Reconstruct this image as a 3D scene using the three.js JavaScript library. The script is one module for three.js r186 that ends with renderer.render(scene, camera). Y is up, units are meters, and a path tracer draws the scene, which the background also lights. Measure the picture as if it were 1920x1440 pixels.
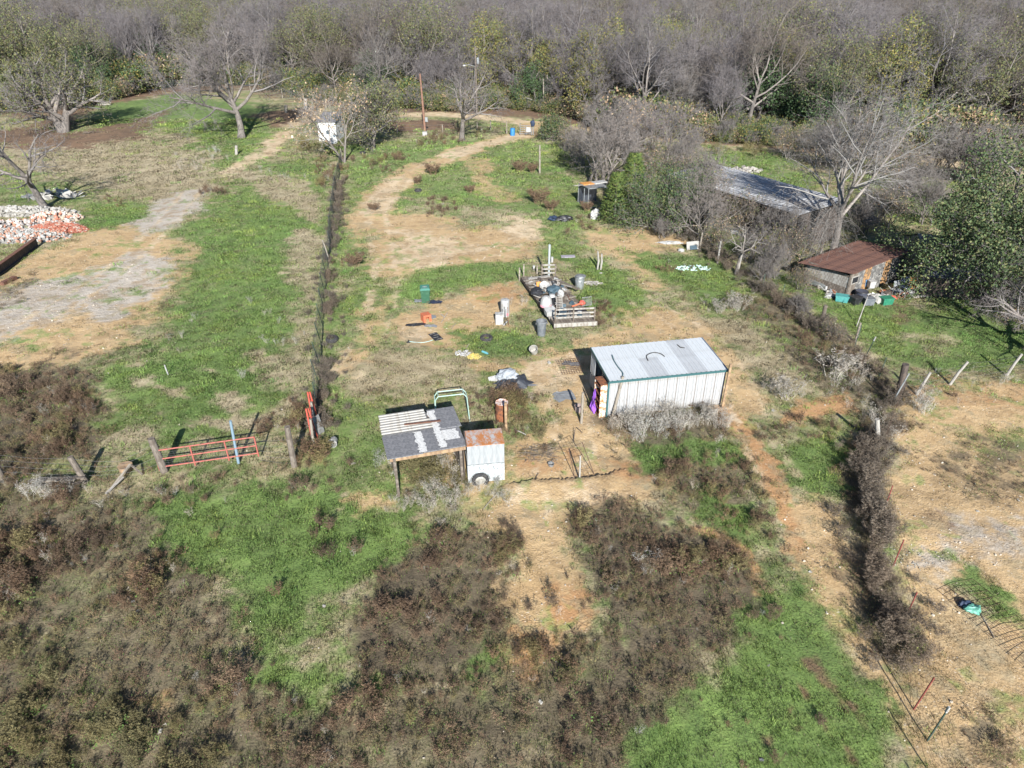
import * as THREE from 'three';
import { Sky } from 'three/addons/objects/Sky.js';

// ---------------------------------------------------------------- camera, sky, sun, exposure
const RAD = Math.PI / 180, EYE = 17.5, TILT = 30 * RAD, FOCAL = 1332;      // drone about 17.5 m up, looking 30 degrees down
const scene = new THREE.Scene();
const camera = new THREE.PerspectiveCamera(2 * Math.atan(720 / FOCAL) / RAD, 4 / 3, 0.5, 2500);
camera.position.set(0, EYE, 0);
camera.rotation.set(-TILT, 0, 0);
const SUN_UP = 28 * RAD, SUN_ROUND = 7 * RAD;                               // winter sun behind the drone, a little to its right
const sunDir = new THREE.Vector3(Math.sin(SUN_ROUND) * Math.cos(SUN_UP), Math.sin(SUN_UP), Math.cos(SUN_ROUND) * Math.cos(SUN_UP));
const sky = new Sky();
sky.name = 'sky';
sky.scale.setScalar(2000);
Object.assign(sky.material.uniforms.turbidity, { value: 3 });
sky.material.uniforms.rayleigh.value = 1.2;
sky.material.uniforms.mieCoefficient.value = 0.004;
sky.material.uniforms.sunPosition.value.copy(sunDir);
sky.userData = { kind: 'structure', label: 'clear pale blue winter sky', category: 'sky' };
scene.add(sky);
scene.environmentIntensity = 0.1;
const sun = new THREE.DirectionalLight(new THREE.Color(1, 0.955, 0.89), 5);
sun.name = 'sun';
sun.position.copy(sunDir).multiplyScalar(150).add(new THREE.Vector3(0, 0, -60));
sun.target.position.set(0, 0, -60);
sun.castShadow = true;
sun.shadow.mapSize.set(4096, 4096);
Object.assign(sun.shadow.camera, { left: -120, right: 120, top: 120, bottom: -120, near: 1, far: 400 });
scene.add(sun, sun.target);
const renderer = new THREE.WebGLRenderer({ antialias: true });
renderer.toneMapping = THREE.LinearToneMapping;
renderer.toneMappingExposure = 2.0;
renderer.shadowMap.enabled = true;

// ---------------------------------------------------------------- numbers and helpers
const V = (x, y, z) => new THREE.Vector3(x, y, z);
const UP = V(0, 1, 0);
const lerp = (a, b, t) => a + (b - a) * t, clamp = (x, a, b) => Math.max(a, Math.min(b, x)), sstep = (a, b, x) => { x = clamp((x - a) / (b - a), 0, 1); return x * x * (3 - 2 * x); };
function random(seed) { let s = seed >>> 0 || 1; return () => { s |= 0; s = (s + 0x6d2b79f5) | 0; let t = Math.imul(s ^ (s >>> 15), 1 | s); t = (t + Math.imul(t ^ (t >>> 7), 61 | t)) ^ t; return ((t ^ (t >>> 14)) >>> 0) / 4294967296; }; }
const NT = new Float32Array(65536);
{ const r = random(77); for (let i = 0; i < 65536; i++) NT[i] = r(); }
function noise(x, y) {                                                      // value noise, 0..1
  const ix = Math.floor(x), iy = Math.floor(y); let fx = x - ix, fy = y - iy;
  fx = fx * fx * (3 - 2 * fx); fy = fy * fy * (3 - 2 * fy);
  const a = (ix & 255), b = ((ix + 1) & 255), c = (iy & 255) << 8, d = ((iy + 1) & 255) << 8;
  const p = NT[a + c], q = NT[b + c], s = NT[a + d], t = NT[b + d];
  return p + (q - p) * fx + (s - p + (p - q - s + t) * fx) * fy;
}
const fbm = (x, y, n = 3) => { let s = 0, a = 0.5, t = 0; for (let i = 0; i < n; i++) { s += a * noise(x, y); t += a; a *= 0.5; const k = x; x = x * 1.7 + y * 1.1 + 13.7; y = y * 1.7 - k * 1.1 + 5.3; } return s / t; };
// survey of the site: the ground point (metres) seen at a spot of the 1920 x 1440 aerial photograph, on the level plane h metres up
function at(u, v, h = 0) {
  const x = (u - 960) / FOCAL, y = (720 - v) / FOCAL, c = Math.cos(TILT), s = Math.sin(TILT), t = (EYE - h) / (s - y * c);
  return V(x * t, h, -(c + y * s) * t);
}
const rise = (u, vb, vt) => { const g = at(u, vb), y = (720 - vt) / FOCAL, c = Math.cos(TILT), s = Math.sin(TILT); return EYE + (y * c - s) * g.z / -(c + y * s); };
const relief = (x, z) => z < -88 || Math.abs(x) > 66 ? 0 : ((fbm(x * 0.21 + 7, z * 0.21, 2) - 0.5) * 0.22 + (noise(x * 1.3, z * 1.3 + 40) - 0.5) * 0.07) * sstep(-88, -80, z) * (1 - sstep(58, 66, Math.abs(x)));
function onGround(u, v) { const p = at(u, v); p.y = relief(p.x, p.z) - 0.015; return p; }

class Mesher {                                                              // collects triangles for one mesh
  constructor() { this.p = []; this.n = []; this.u = []; this.c = []; this.i = []; this.col = [1, 1, 1]; }
  color(r, g, b) { this.col = [r, g, b]; return this; }
  vert(p, n, u = 0, v = 0) { this.p.push(p.x, p.y, p.z); this.n.push(n.x, n.y, n.z); this.u.push(u, v); this.c.push(...this.col); return this.p.length / 3 - 1; }
  tri(a, b, c) { const n = b.clone().sub(a).cross(c.clone().sub(a)).normalize(); const k = this.vert(a, n, a.x + a.z, a.y); this.vert(b, n, b.x + b.z, b.y); this.vert(c, n, c.x + c.z, c.y); this.i.push(k, k + 1, k + 2); return this; }
  quad(a, b, c, d) {
    const e1 = b.clone().sub(a), e2 = d.clone().sub(a), n = e1.clone().cross(e2).normalize(), w = e1.length(), h = e2.length();
    const k = this.vert(a, n, 0, 0); this.vert(b, n, w, 0); this.vert(c, n, w, h); this.vert(d, n, 0, h);
    this.i.push(k, k + 1, k + 2, k, k + 2, k + 3); return this;
  }
  hexa(q) { const [a, b, c, d, e, f, g, h] = q; return this.quad(d, c, b, a).quad(e, f, g, h).quad(a, b, f, e).quad(b, c, g, f).quad(c, d, h, g).quad(d, a, e, h); }   // four corners below, the same four above, counter-clockwise from above reversed
  box(c, w, h, d, turn = 0, tip = null) {                                   // c: centre of the base
    const m = new THREE.Matrix4(), q = new THREE.Quaternion().setFromAxisAngle(UP, turn);
    if (tip) q.multiply(new THREE.Quaternion().setFromEuler(new THREE.Euler(tip[0], tip[1] || 0, tip[2] || 0)));
    m.compose(c, q, V(1, 1, 1));
    const P = (x, y, z) => V(x * w / 2, y * h, z * d / 2).applyMatrix4(m);
    return this.hexa([P(-1, 0, 1), P(1, 0, 1), P(1, 0, -1), P(-1, 0, -1), P(-1, 1, 1), P(1, 1, 1), P(1, 1, -1), P(-1, 1, -1)]);
  }
  beam(a, b, w, h, roll = 0) {                                              // a bar of w x h from a to b
    const d = b.clone().sub(a).normalize(), s = (Math.abs(d.y) > 0.95 ? V(1, 0, 0) : UP.clone()).cross(d).normalize().applyAxisAngle(d, roll), t = d.clone().cross(s);
    const P = (o, i, j) => o.clone().addScaledVector(s, -i * w / 2).addScaledVector(t, j * h / 2);
    return this.hexa([P(a, -1, -1), P(a, 1, -1), P(b, 1, -1), P(b, -1, -1), P(a, -1, 1), P(a, 1, 1), P(b, 1, 1), P(b, -1, 1)]);
  }
  tube(pts, rad, sides = 6, cap = true) {
    const n = pts.length; let s = null; const rings = []; let len = 0;
    for (let k = 0; k < n; k++) {
      const d = pts[Math.min(k + 1, n - 1)].clone().sub(pts[Math.max(k - 1, 0)]).normalize();
      if (!s) s = (Math.abs(d.y) > 0.9 ? V(1, 0, 0) : UP.clone()).cross(d).normalize(); else s.addScaledVector(d, -s.dot(d)).normalize();
      const t = d.clone().cross(s), r = Array.isArray(rad) ? rad[k] : rad, ring = [];
      if (k) len += pts[k].distanceTo(pts[k - 1]);
      for (let j = 0; j <= (sides > 4 ? sides : sides - 1); j++) {
        const a = j / sides * 2 * Math.PI, nn = s.clone().multiplyScalar(Math.cos(a)).addScaledVector(t, Math.sin(a));
        ring.push(this.vert(pts[k].clone().addScaledVector(nn, r), nn, j / sides * Math.max(0.1, 6.28 * r), len));
      }
      rings.push(ring);
    }
    for (let k = 0; k + 1 < n; k++) for (let j = 0; j < sides; j++) {
      const R = rings[k], S = rings[k + 1], m = R.length, a = R[j], b = R[(j + 1) % m], c = S[(j + 1) % m], d = S[j];
      this.i.push(a, b, c, a, c, d);
    }
    if (cap && sides > 3) for (const [k, f] of [[0, -1], [n - 1, 1]]) {
      const d = pts[Math.min(k + 1, n - 1)].clone().sub(pts[Math.max(k - 1, 0)]).normalize().multiplyScalar(f), R = rings[k];
      const c0 = this.vert(pts[k], d), rim = []; for (let j = 0; j < sides; j++) { const q = R[j % R.length] * 3; rim.push(this.vert(V(this.p[q], this.p[q + 1], this.p[q + 2]), d, j * 0.1, 0.1)); }
      for (let j = 0; j < sides; j++) f > 0 ? this.i.push(c0, rim[j], rim[(j + 1) % sides]) : this.i.push(c0, rim[(j + 1) % sides], rim[j]);
    }
    return this;
  }
  rod(a, b, r0, r1 = r0, sides = 6) { return this.tube([a, b], [r0, r1], sides); }
  spike(a, b, r) {                                                          // a twig or a stalk: three thin faces to a point
    const dx = b.x - a.x, dy = b.y - a.y, dz = b.z - a.z; let sx = dy, sy = -dx, sz = 0; if (Math.abs(dx) + Math.abs(dy) < 1e-6) { sx = 1; sy = 0; }
    let l = Math.hypot(sx, sy, sz); sx /= l; sy /= l; const L = Math.hypot(dx, dy, dz) || 1, tx = (dy * sz - dz * sy) / L, ty = (dz * sx - dx * sz) / L, tz = (dx * sy - dy * sx) / L, k = this.p.length / 3;
    for (let j = 0; j < 3; j++) { const c = Math.cos(j * 2.094), q = Math.sin(j * 2.094), nx = sx * c + tx * q, ny = sy * c + ty * q, nz = sz * c + tz * q; this.p.push(a.x + nx * r, a.y + ny * r, a.z + nz * r); this.n.push(nx, ny, nz); this.u.push(0, 0); this.c.push(...this.col); }
    this.p.push(b.x, b.y, b.z); this.n.push(dx / L, dy / L, dz / L); this.u.push(0, 0); this.c.push(...this.col);
    this.i.push(k, k + 1, k + 3, k + 1, k + 2, k + 3, k + 2, k, k + 3); return this;
  }
  lathe(c, prof, sides = 16) {                                              // prof: [radius, height] pairs from the outside bottom round
    const N = prof.length;
    for (let k = 0; k + 1 < N; k++) { const [r0, h0] = prof[k], [r1, h1] = prof[k + 1], l = Math.hypot(r1 - r0, h1 - h0) || 1, nr = (h1 - h0) / l, ny = (r0 - r1) / l, ring = [];
      for (let j = 0; j <= sides; j++) { const a = -j / sides * 2 * Math.PI, ca = Math.cos(a), sa = Math.sin(a), n = V(nr * ca, ny, nr * sa); ring.push([this.vert(V(c.x + r0 * ca, c.y + h0, c.z + r0 * sa), n, j / sides * 2, h0), this.vert(V(c.x + r1 * ca, c.y + h1, c.z + r1 * sa), n, j / sides * 2, h1)]); }
      for (let j = 0; j < sides; j++) { const [a, d] = ring[j], [b, e] = ring[j + 1]; this.i.push(a, b, e, a, e, d); } }
    return this;
  }
  blob(c, rx, ry, rz, seed, bump = 0.25, detail = 3) {                      // crumpled lump (bags, sacks, stones)
    const g = new THREE.IcosahedronGeometry(1, detail), P = g.attributes.position, r = random(seed), ox = r() * 50;
    for (let k = 0; k < P.count; k += 3) { const q = []; for (let j = 0; j < 3; j++) { const x = P.getX(k + j), y = P.getY(k + j), z = P.getZ(k + j), f = 1 + bump * (2 * fbm(x * 1.9 + ox + z, y * 1.9 + ox - z * 0.7, 2) - 1) + bump * 0.5 * (2 * noise(x * 5 + ox, y * 5 + z * 4) - 1); q.push(V(c.x + x * rx * f, c.y + Math.max(y, -0.55) * ry * f, c.z + z * rz * f)); } this.tri(q[0], q[1], q[2]); }
    return this;
  }
  geometry() {
    const g = new THREE.BufferGeometry();
    g.setAttribute('position', new THREE.Float32BufferAttribute(this.p, 3)); g.setAttribute('normal', new THREE.Float32BufferAttribute(this.n, 3));
    g.setAttribute('uv', new THREE.Float32BufferAttribute(this.u, 2)); g.setAttribute('color', new THREE.Float32BufferAttribute(this.c, 3)); g.setIndex(this.i);
    return g;
  }
}
const M = () => new Mesher();
const taken = {};
const numbered = (n) => { taken[n] = (taken[n] ?? -1) + 1; return taken[n] ? n + '_' + String(taken[n]).padStart(3, '0') : n; };
function tag(o, label, category, group, kind) { o.userData = { label, category }; if (group) o.userData.group = group; if (kind) o.userData.kind = kind; return o; }
function thing(name, label, category, pos = V(0, 0, 0), turn = 0, group) { const o = new THREE.Group(); o.name = numbered(name); o.position.copy(pos); o.rotation.y = turn; scene.add(o); return tag(o, label, category, group); }
function part(name, mesher, mat, parent, label) { const m = new THREE.Mesh(mesher.isBufferGeometry ? mesher : mesher.geometry(), mat); m.name = name; m.castShadow = m.receiveShadow = true; parent.add(m); if (label) m.userData.label = label; return m; }
function single(name, mesher, mat, label, category, pos, turn = 0, group) { const m = part(numbered(name), mesher, mat, scene); m.position.copy(pos); m.rotation.y = turn; return tag(m, label, category, group); }
function copy(o, pos, turn, label) { const c = o.clone(); c.name = numbered(o.name.replace(/_\d{3}$/, '')); c.userData = { ...o.userData }; if (label) c.userData.label = label; c.position.copy(pos); c.rotation.y = turn; scene.add(c); return c; }

// ---------------------------------------------------------------- materials
const lin = (r, g, b) => new THREE.Color().setRGB(r, g, b);
function texture(w, h, f, colour = true) {
  const d = new Uint8Array(w * h * 4);
  for (let y = 0; y < h; y++) for (let x = 0; x < w; x++) { const c = f(x, y), k = (y * w + x) * 4; for (let j = 0; j < 3; j++) { const v = clamp(c[j], 0, 1); d[k + j] = 255 * (colour ? (v <= 0.0031308 ? v * 12.92 : 1.055 * v ** (1 / 2.4) - 0.055) : v); } d[k + 3] = 255; }
  const t = new THREE.DataTexture(d, w, h); if (colour) t.colorSpace = THREE.SRGBColorSpace;
  t.magFilter = THREE.LinearFilter; t.minFilter = THREE.LinearMipmapLinearFilter; t.generateMipmaps = true; t.wrapS = t.wrapT = THREE.RepeatWrapping; t.needsUpdate = true; return t;
}
const mix3 = (a, b, t) => [lerp(a[0], b[0], t), lerp(a[1], b[1], t), lerp(a[2], b[2], t)];
const wrapN = (x, y, f, n) => { const s = n * f / 1, X = x / n * s, Y = y / n * s, u = x / n, v = y / n; return lerp(lerp(noise(X, Y), noise(X - s + 256, Y), u), lerp(noise(X, Y - s + 256), noise(X - s + 256, Y - s + 256), u), v); };   // tiles over n pixels
function mat(color, rough = 0.85, more = {}) { return new THREE.MeshStandardMaterial({ color: Array.isArray(color) ? lin(...color) : color, roughness: rough, side: THREE.DoubleSide, ...more }); }
function patina(a, b, rough, scale = 1, amount = 0.5, stretch = 1, more = {}) {   // two-tone wear: colour a with stains of b
  const t = texture(256, 256, (x, y) => { const n = wrapN(x, y * stretch, 0.03, 256) * 0.5 + wrapN(x, y * stretch, 0.11, 256) * 0.32 + wrapN(x, y, 0.4, 256) * 0.18; return mix3(a, b, sstep(0.84 - amount, 1.16 - amount, 1 - n)); });
  t.repeat.set(1 / scale, 1 / scale);
  return mat([1, 1, 1], rough, { map: t, ...more });
}
const MAT = {
  white: patina([0.38, 0.385, 0.38], [0.26, 0.245, 0.22], 0.55, 0.7, 0.42), whiteDirty: patina([0.35, 0.34, 0.31], [0.2, 0.175, 0.14], 0.6, 1.2, 0.36), black: mat([0.018, 0.019, 0.022], 0.55), blackPlastic: patina([0.02, 0.021, 0.024], [0.09, 0.09, 0.095], 0.4, 0.8, 0.35),
  rubber: patina([0.028, 0.028, 0.03], [0.085, 0.08, 0.072], 0.85, 0.6, 0.42), grey: mat([0.2, 0.21, 0.22], 0.6), greyPlastic: patina([0.11, 0.12, 0.135], [0.17, 0.18, 0.19], 0.5, 0.9, 0.45),
  galv: patina([0.34, 0.36, 0.365], [0.2, 0.215, 0.22], 0.42, 0.8, 0.5, 0.6, { metalness: 0.35 }), dullSteel: patina([0.3, 0.32, 0.33], [0.18, 0.17, 0.16], 0.5, 0.7, 0.45, 1, { metalness: 0.4 }),
  rust: patina([0.26, 0.095, 0.04], [0.1, 0.045, 0.028], 0.9, 0.7, 0.5), rustDark: patina([0.1, 0.048, 0.034], [0.17, 0.08, 0.05], 0.9, 0.9, 0.5), redPaint: patina([0.5, 0.085, 0.06], [0.3, 0.1, 0.06], 0.6, 0.8, 0.42), pinkPaint: patina([0.36, 0.1, 0.08], [0.2, 0.085, 0.06], 0.65, 0.6, 0.42),
  wood: patina([0.2, 0.17, 0.14], [0.105, 0.085, 0.068], 0.92, 0.8, 0.5, 0.25), woodPale: patina([0.29, 0.26, 0.215], [0.17, 0.145, 0.115], 0.9, 0.8, 0.45, 0.25), woodDark: patina([0.11, 0.085, 0.07], [0.055, 0.045, 0.04], 0.92, 0.8, 0.5, 0.25), woodWhite: patina([0.34, 0.325, 0.295], [0.2, 0.175, 0.15], 0.85, 0.9, 0.42, 0.3), woodTan: patina([0.35, 0.24, 0.14], [0.22, 0.145, 0.09], 0.9, 0.9, 0.45, 0.3),
  green: patina([0.025, 0.09, 0.05], [0.045, 0.12, 0.07], 0.55, 0.7, 0.4), greenPipe: patina([0.3, 0.46, 0.4], [0.38, 0.4, 0.36], 0.5, 0.4, 0.42), teal: patina([0.05, 0.24, 0.23], [0.09, 0.3, 0.28], 0.5, 0.5), emerald: patina([0.015, 0.15, 0.085], [0.04, 0.2, 0.12], 0.5, 0.5), blue: patina([0.02, 0.15, 0.4], [0.04, 0.2, 0.42], 0.5, 0.6), blueTarp: patina([0.04, 0.07, 0.09], [0.06, 0.1, 0.125], 0.7, 0.4), orange: patina([0.5, 0.12, 0.05], [0.36, 0.13, 0.07], 0.75, 0.4), amber: patina([0.58, 0.25, 0.05], [0.4, 0.2, 0.07], 0.8, 0.5), yellow: patina([0.52, 0.4, 0.06], [0.42, 0.36, 0.16], 0.8, 0.3), purple: mat([0.26, 0.09, 0.5], 0.75), pink: mat([0.68, 0.3, 0.36], 0.5), cream: mat([0.7, 0.62, 0.45], 0.7), navy: mat([0.02, 0.035, 0.07], 0.7),
  wire: mat([0.16, 0.16, 0.16], 0.6, { metalness: 0.4 }), wireRust: mat([0.085, 0.05, 0.035], 0.85), tpost: mat([0.045, 0.075, 0.06], 0.7), tpostRed: mat([0.2, 0.05, 0.04], 0.75),
};
// ---------------------------------------------------------------- ground: what grows or lies where (patches outlined in metres)
const GREEN = 0, DRY = 1, DIRT = 2, PALE = 3, GRAVEL = 4, LITTER = 5, ORANGE = 6, SCRUB = 7;
const PATCH = [];
// a patch: kind, strength, raggedness in metres, outline (or a line with its half width)
function addPatch(kind, a, rag, pts, half = 0) {
  const q = []; for (let k = 0; k < pts.length; k += 2) { const p = at(pts[k], pts[k + 1]); q.push([p.x, p.z]); }
  const xs = q.map((p) => p[0]), zs = q.map((p) => p[1]), e = rag * 1.6 + half;
  PATCH.push({ kind, a, rag, half, q, x0: Math.min(...xs) - e, x1: Math.max(...xs) + e, z0: Math.min(...zs) - e, z1: Math.max(...zs) + e, id: PATCH.length * 3.7 });
}
function inside(P, x, z) {                                                  // metres inside the outline, negative outside
  let best = 1e9, odd = false; const q = P.q, n = q.length;
  for (let k = 0, j = P.half ? 0 : n - 1; k < n; j = k++) {
    const ax = q[j][0], az = q[j][1], bx = q[k][0], bz = q[k][1], dx = bx - ax, dz = bz - az, t = clamp(((x - ax) * dx + (z - az) * dz) / (dx * dx + dz * dz || 1), 0, 1), ex = x - ax - t * dx, ez = z - az - t * dz, d = ex * ex + ez * ez;
    if (d < best) best = d;
    if (!P.half && (az > z) !== (bz > z) && x < ax + (z - az) / (bz - az) * dx) odd = !odd;
  }
  best = Math.sqrt(best);
  return P.half ? P.half - best : odd ? best : -best;
}
const A = addPatch;
A(LITTER, 1, 4, [-500, 215, 0, 212, 120, 240, 190, 205, 330, 172, 470, 168, 580, 190, 700, 212, 860, 216, 1000, 222, 1100, 250, 1270, 262, 1460, 276, 1660, 292, 1920, 322, 2600, 400, 2600, -20, 960, -30, -700, -20]);
// left field and clearing
A(GREEN, 0.8, 2.2, [622, 420, 606, 560, 600, 640, 575, 760, 430, 830, 300, 840, 170, 790, 190, 700, 330, 630, 345, 520, 350, 440, 400, 370, 520, 310, 612, 300]);
A(GREEN, 0.85, 2.5, [180, 200, 330, 176, 480, 196, 520, 240, 470, 300, 400, 330, 300, 290, 160, 262]);
A(GREEN, 0.8, 1.5, [130, 385, 250, 380, 330, 390, 260, 440, 160, 455]);
A(GREEN, 0.5, 3, [0, 330, 100, 340, 210, 360, 150, 380, 40, 380, -60, 380]);
A(DRY, 0.75, 2.5, [0, 250, 130, 255, 330, 240, 420, 300, 400, 350, 300, 380, 180, 350, 0, 300]);
A(DRY, 0.8, 1, [430, 320, 560, 330, 610, 380, 600, 420, 560, 400, 480, 360]);
A(DRY, 0.75, 0.8, [555, 430, 612, 440, 606, 520, 590, 560, 540, 520, 520, 480]);
A(DRY, 0.7, 0.8, [560, 560, 600, 560, 596, 700, 560, 730, 500, 720, 480, 690, 540, 640]);
A(DRY, 0.85, 0.5, [300, 725, 350, 725, 360, 745, 310, 748]);
A(DRY, 0.85, 0.5, [400, 735, 440, 730, 470, 760, 440, 775, 405, 755]);
A(DRY, 0.8, 0.6, [345, 785, 390, 780, 400, 800, 350, 805]);
A(DRY, 0.85, 0.6, [235, 800, 290, 800, 300, 825, 240, 840, 200, 830]);
A(DRY, 0.85, 0.7, [400, 800, 480, 770, 560, 740, 560, 780, 480, 810]);
A(DRY, 0.8, 0.5, [370, 686, 410, 688, 412, 702, 372, 700]); A(DRY, 0.8, 0.5, [250, 712, 280, 712, 282, 726, 252, 724]); A(DRY, 0.75, 0.6, [460, 660, 500, 655, 520, 680, 470, 690]);
A(LITTER, 0.9, 2, [-60, 250, 60, 238, 150, 245, 260, 225, 330, 200, 260, 258, 160, 278, 40, 280]);
A(LITTER, 0.8, 1.5, [470, 215, 590, 200, 600, 225, 520, 240]);
// gravel lot on the left
A(DIRT, 0.95, 1.6, [-80, 560, 60, 490, 150, 440, 260, 420, 360, 470, 320, 540, 290, 600, 210, 650, 60, 700, -80, 740]);
A(GRAVEL, 0.85, 1.4, [-80, 600, 40, 530, 150, 520, 200, 540, 120, 600, 0, 640, -80, 660]); A(GRAVEL, 0.85, 1.2, [170, 500, 260, 470, 330, 490, 300, 540, 210, 600, 150, 590]);
A(GRAVEL, 0.95, 1, [250, 420, 330, 360, 380, 355, 372, 390, 330, 425, 270, 440]);
A(PALE, 0.9, 0.9, [488, 270, 540, 240, 555, 250, 520, 285, 490, 298]); A(PALE, 0.7, 0.8, [405, 325, 480, 285, 486, 296, 420, 332]); A(PALE, 0.6, 0.8, [530, 235, 600, 205, 606, 215, 545, 245]);
A(SCRUB, 0.9, 1, [-80, 690, 60, 690, 150, 700, 190, 770, 170, 850, 60, 890, -80, 890]);
A(SCRUB, 0.5, 1, [0, 540, 60, 520, 50, 560, 0, 580]);
for (const [u, v] of [[150, 530], [215, 505], [255, 545], [300, 520], [330, 470], [270, 590], [235, 620], [185, 480], [100, 560], [60, 650], [130, 660], [310, 570], [345, 440], [205, 560], [25, 640]]) A(v % 3 ? GREEN : SCRUB, 0.55, 0.9, [u - 14, v, u, v - 5, u + 16, v + 1, u + 2, v + 6]);
for (const [u, v] of [[720, 470], [760, 455], [820, 480], [880, 460], [930, 470], [790, 610], [850, 575], [900, 600], [1010, 700], [1050, 660], [1150, 640], [1250, 590], [1300, 640], [1040, 830], [1000, 880], [1120, 930]]) A(v % 2 ? DRY : ORANGE, 0.5, 0.8, [u - 16, v, u, v - 6, u + 18, v + 2, u + 2, v + 8]);
// yard: drive, bare earth
A(GREEN, 0.4, 2, [640, 420, 720, 440, 740, 520, 760, 560, 720, 640, 640, 660, 620, 560]);
A(GREEN, 0.55, 2, [640, 270, 820, 262, 960, 258, 1080, 290, 1090, 400, 1060, 460, 960, 430, 800, 410, 720, 420, 650, 400]);
A(DRY, 0.5, 2, [760, 380, 900, 380, 1000, 400, 960, 430, 800, 420]);
A(DIRT, 1, 1, [1010, 246, 940, 262, 880, 280, 830, 298, 760, 330, 720, 362, 696, 400, 700, 430], 1.5);
A(PALE, 0.85, 0.7, [1005, 246, 940, 262, 880, 279, 840, 294], 1.1); A(PALE, 0.7, 0.9, [745, 340, 720, 366, 700, 398], 1.2);
A(DIRT, 0.7, 1.1, [905, 300, 900, 325, 910, 350, 940, 375], 1.1);
A(DIRT, 1, 1.6, [690, 410, 780, 400, 900, 430, 1000, 430, 980, 480, 900, 500, 800, 520, 740, 530, 690, 480]);
A(PALE, 0.75, 1.2, [740, 430, 860, 440, 900, 470, 800, 510, 730, 500]); A(PALE, 0.8, 1, [940, 410, 1010, 412, 1020, 440, 960, 445]);
A(DIRT, 0.95, 1.2, [1110, 440, 1220, 425, 1290, 455, 1230, 470, 1240, 540, 1210, 540, 1190, 500, 1130, 480]);
A(GREEN, 0.9, 1, [770, 510, 880, 495, 990, 490, 980, 515, 900, 535, 830, 550, 770, 570, 740, 540]);
A(GREEN, 0.85, 1.2, [1040, 470, 1130, 490, 1180, 520, 1230, 590, 1150, 600, 1110, 560, 1090, 520]);
A(GREEN, 0.75, 1, [1180, 470, 1330, 480, 1400, 520, 1340, 560, 1280, 545, 1220, 510]);
A(DIRT, 1, 1.2, [745, 590, 800, 570, 880, 545, 960, 530, 980, 560, 940, 610, 880, 640, 800, 655, 750, 640]);
A(ORANGE, 0.6, 0.8, [880, 545, 960, 530, 975, 556, 900, 572]); A(PALE, 0.6, 0.6, [745, 612, 800, 600, 810, 630, 760, 645]);
A(GREEN, 0.85, 0.8, [860, 625, 900, 610, 960, 620, 1010, 640, 1000, 665, 930, 668, 880, 650]);
A(GREEN, 0.45, 1, [620, 740, 720, 740, 740, 830, 720, 920, 620, 920]); A(DIRT, 0.85, 0.5, [765, 850, 868, 838, 878, 905, 775, 915]); A(DRY, 0.6, 1, [640, 660, 760, 650, 880, 690, 900, 720, 760, 720, 660, 740]);
A(DIRT, 0.75, 1, [690, 590, 730, 560, 740, 600, 700, 680, 650, 690, 670, 640]);
A(DIRT, 0.95, 1.3, [900, 690, 1000, 668, 1100, 640, 1160, 600, 1230, 570, 1340, 610, 1400, 690, 1440, 780, 1380, 790, 1280, 640, 1100, 690, 1090, 800, 1130, 800, 1240, 860, 1250, 930, 1150, 960, 1080, 990, 920, 970, 960, 900, 970, 840, 1040, 800, 1030, 730, 960, 700]);
A(PALE, 0.6, 0.8, [960, 690, 1080, 660, 1080, 700, 1040, 740, 980, 730]); A(PALE, 0.6, 0.8, [960, 940, 1100, 910, 1160, 930, 1080, 970]); A(ORANGE, 0.85, 0.6, [1130, 860, 1240, 850, 1260, 900, 1180, 905]); A(ORANGE, 0.5, 0.8, [960, 860, 1080, 840, 1080, 890, 980, 900]);
A(DRY, 0.6, 1.2, [1300, 590, 1400, 600, 1500, 680, 1560, 730, 1440, 720, 1360, 640]);
A(SCRUB, 0.6, 1.2, [1380, 560, 1470, 560, 1620, 680, 1660, 740, 1600, 760, 1500, 700]);
A(ORANGE, 0.9, 0.8, [1490, 768, 1590, 742, 1600, 760, 1540, 780, 1470, 790]);
// right yard and beyond
A(GREEN, 0.78, 1.6, [1470, 520, 1560, 545, 1700, 565, 1860, 570, 1960, 640, 1960, 690, 1780, 690, 1690, 680, 1620, 640, 1560, 590]);
A(LITTER, 0.6, 1.5, [1640, 560, 1760, 575, 1800, 600, 1700, 605]); A(DRY, 0.6, 1, [1680, 630, 1780, 620, 1800, 665, 1720, 670]); A(ORANGE, 0.9, 0.3, [1740, 648, 1756, 648, 1756, 656, 1742, 656]);
A(GREEN, 0.75, 2, [1320, 285, 1450, 290, 1500, 320, 1540, 350, 1470, 350, 1380, 315]); A(GREEN, 0.7, 2, [1620, 330, 1760, 330, 1760, 400, 1660, 410]); A(DRY, 0.8, 1.5, [1650, 318, 1760, 318, 1770, 340, 1680, 335]);
A(GREEN, 0.6, 1.5, [1340, 420, 1420, 440, 1440, 480, 1360, 470]);
A(PALE, 0.9, 0.8, [700, 216, 830, 214, 930, 222, 1000, 232, 1140, 248, 1280, 262, 1380, 270, 1470, 279, 1620, 290, 1800, 310, 2100, 350], 1.7);
A(DIRT, 0.8, 0.8, [1000, 232, 1000, 250], 1.6);
A(LITTER, 0.9, 1, [720, 226, 850, 224, 860, 240, 760, 248, 720, 242]);
A(LITTER, 0.7, 1.2, [1280, 255, 1470, 266, 1660, 284, 1700, 296, 1500, 285, 1300, 268]);
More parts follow.
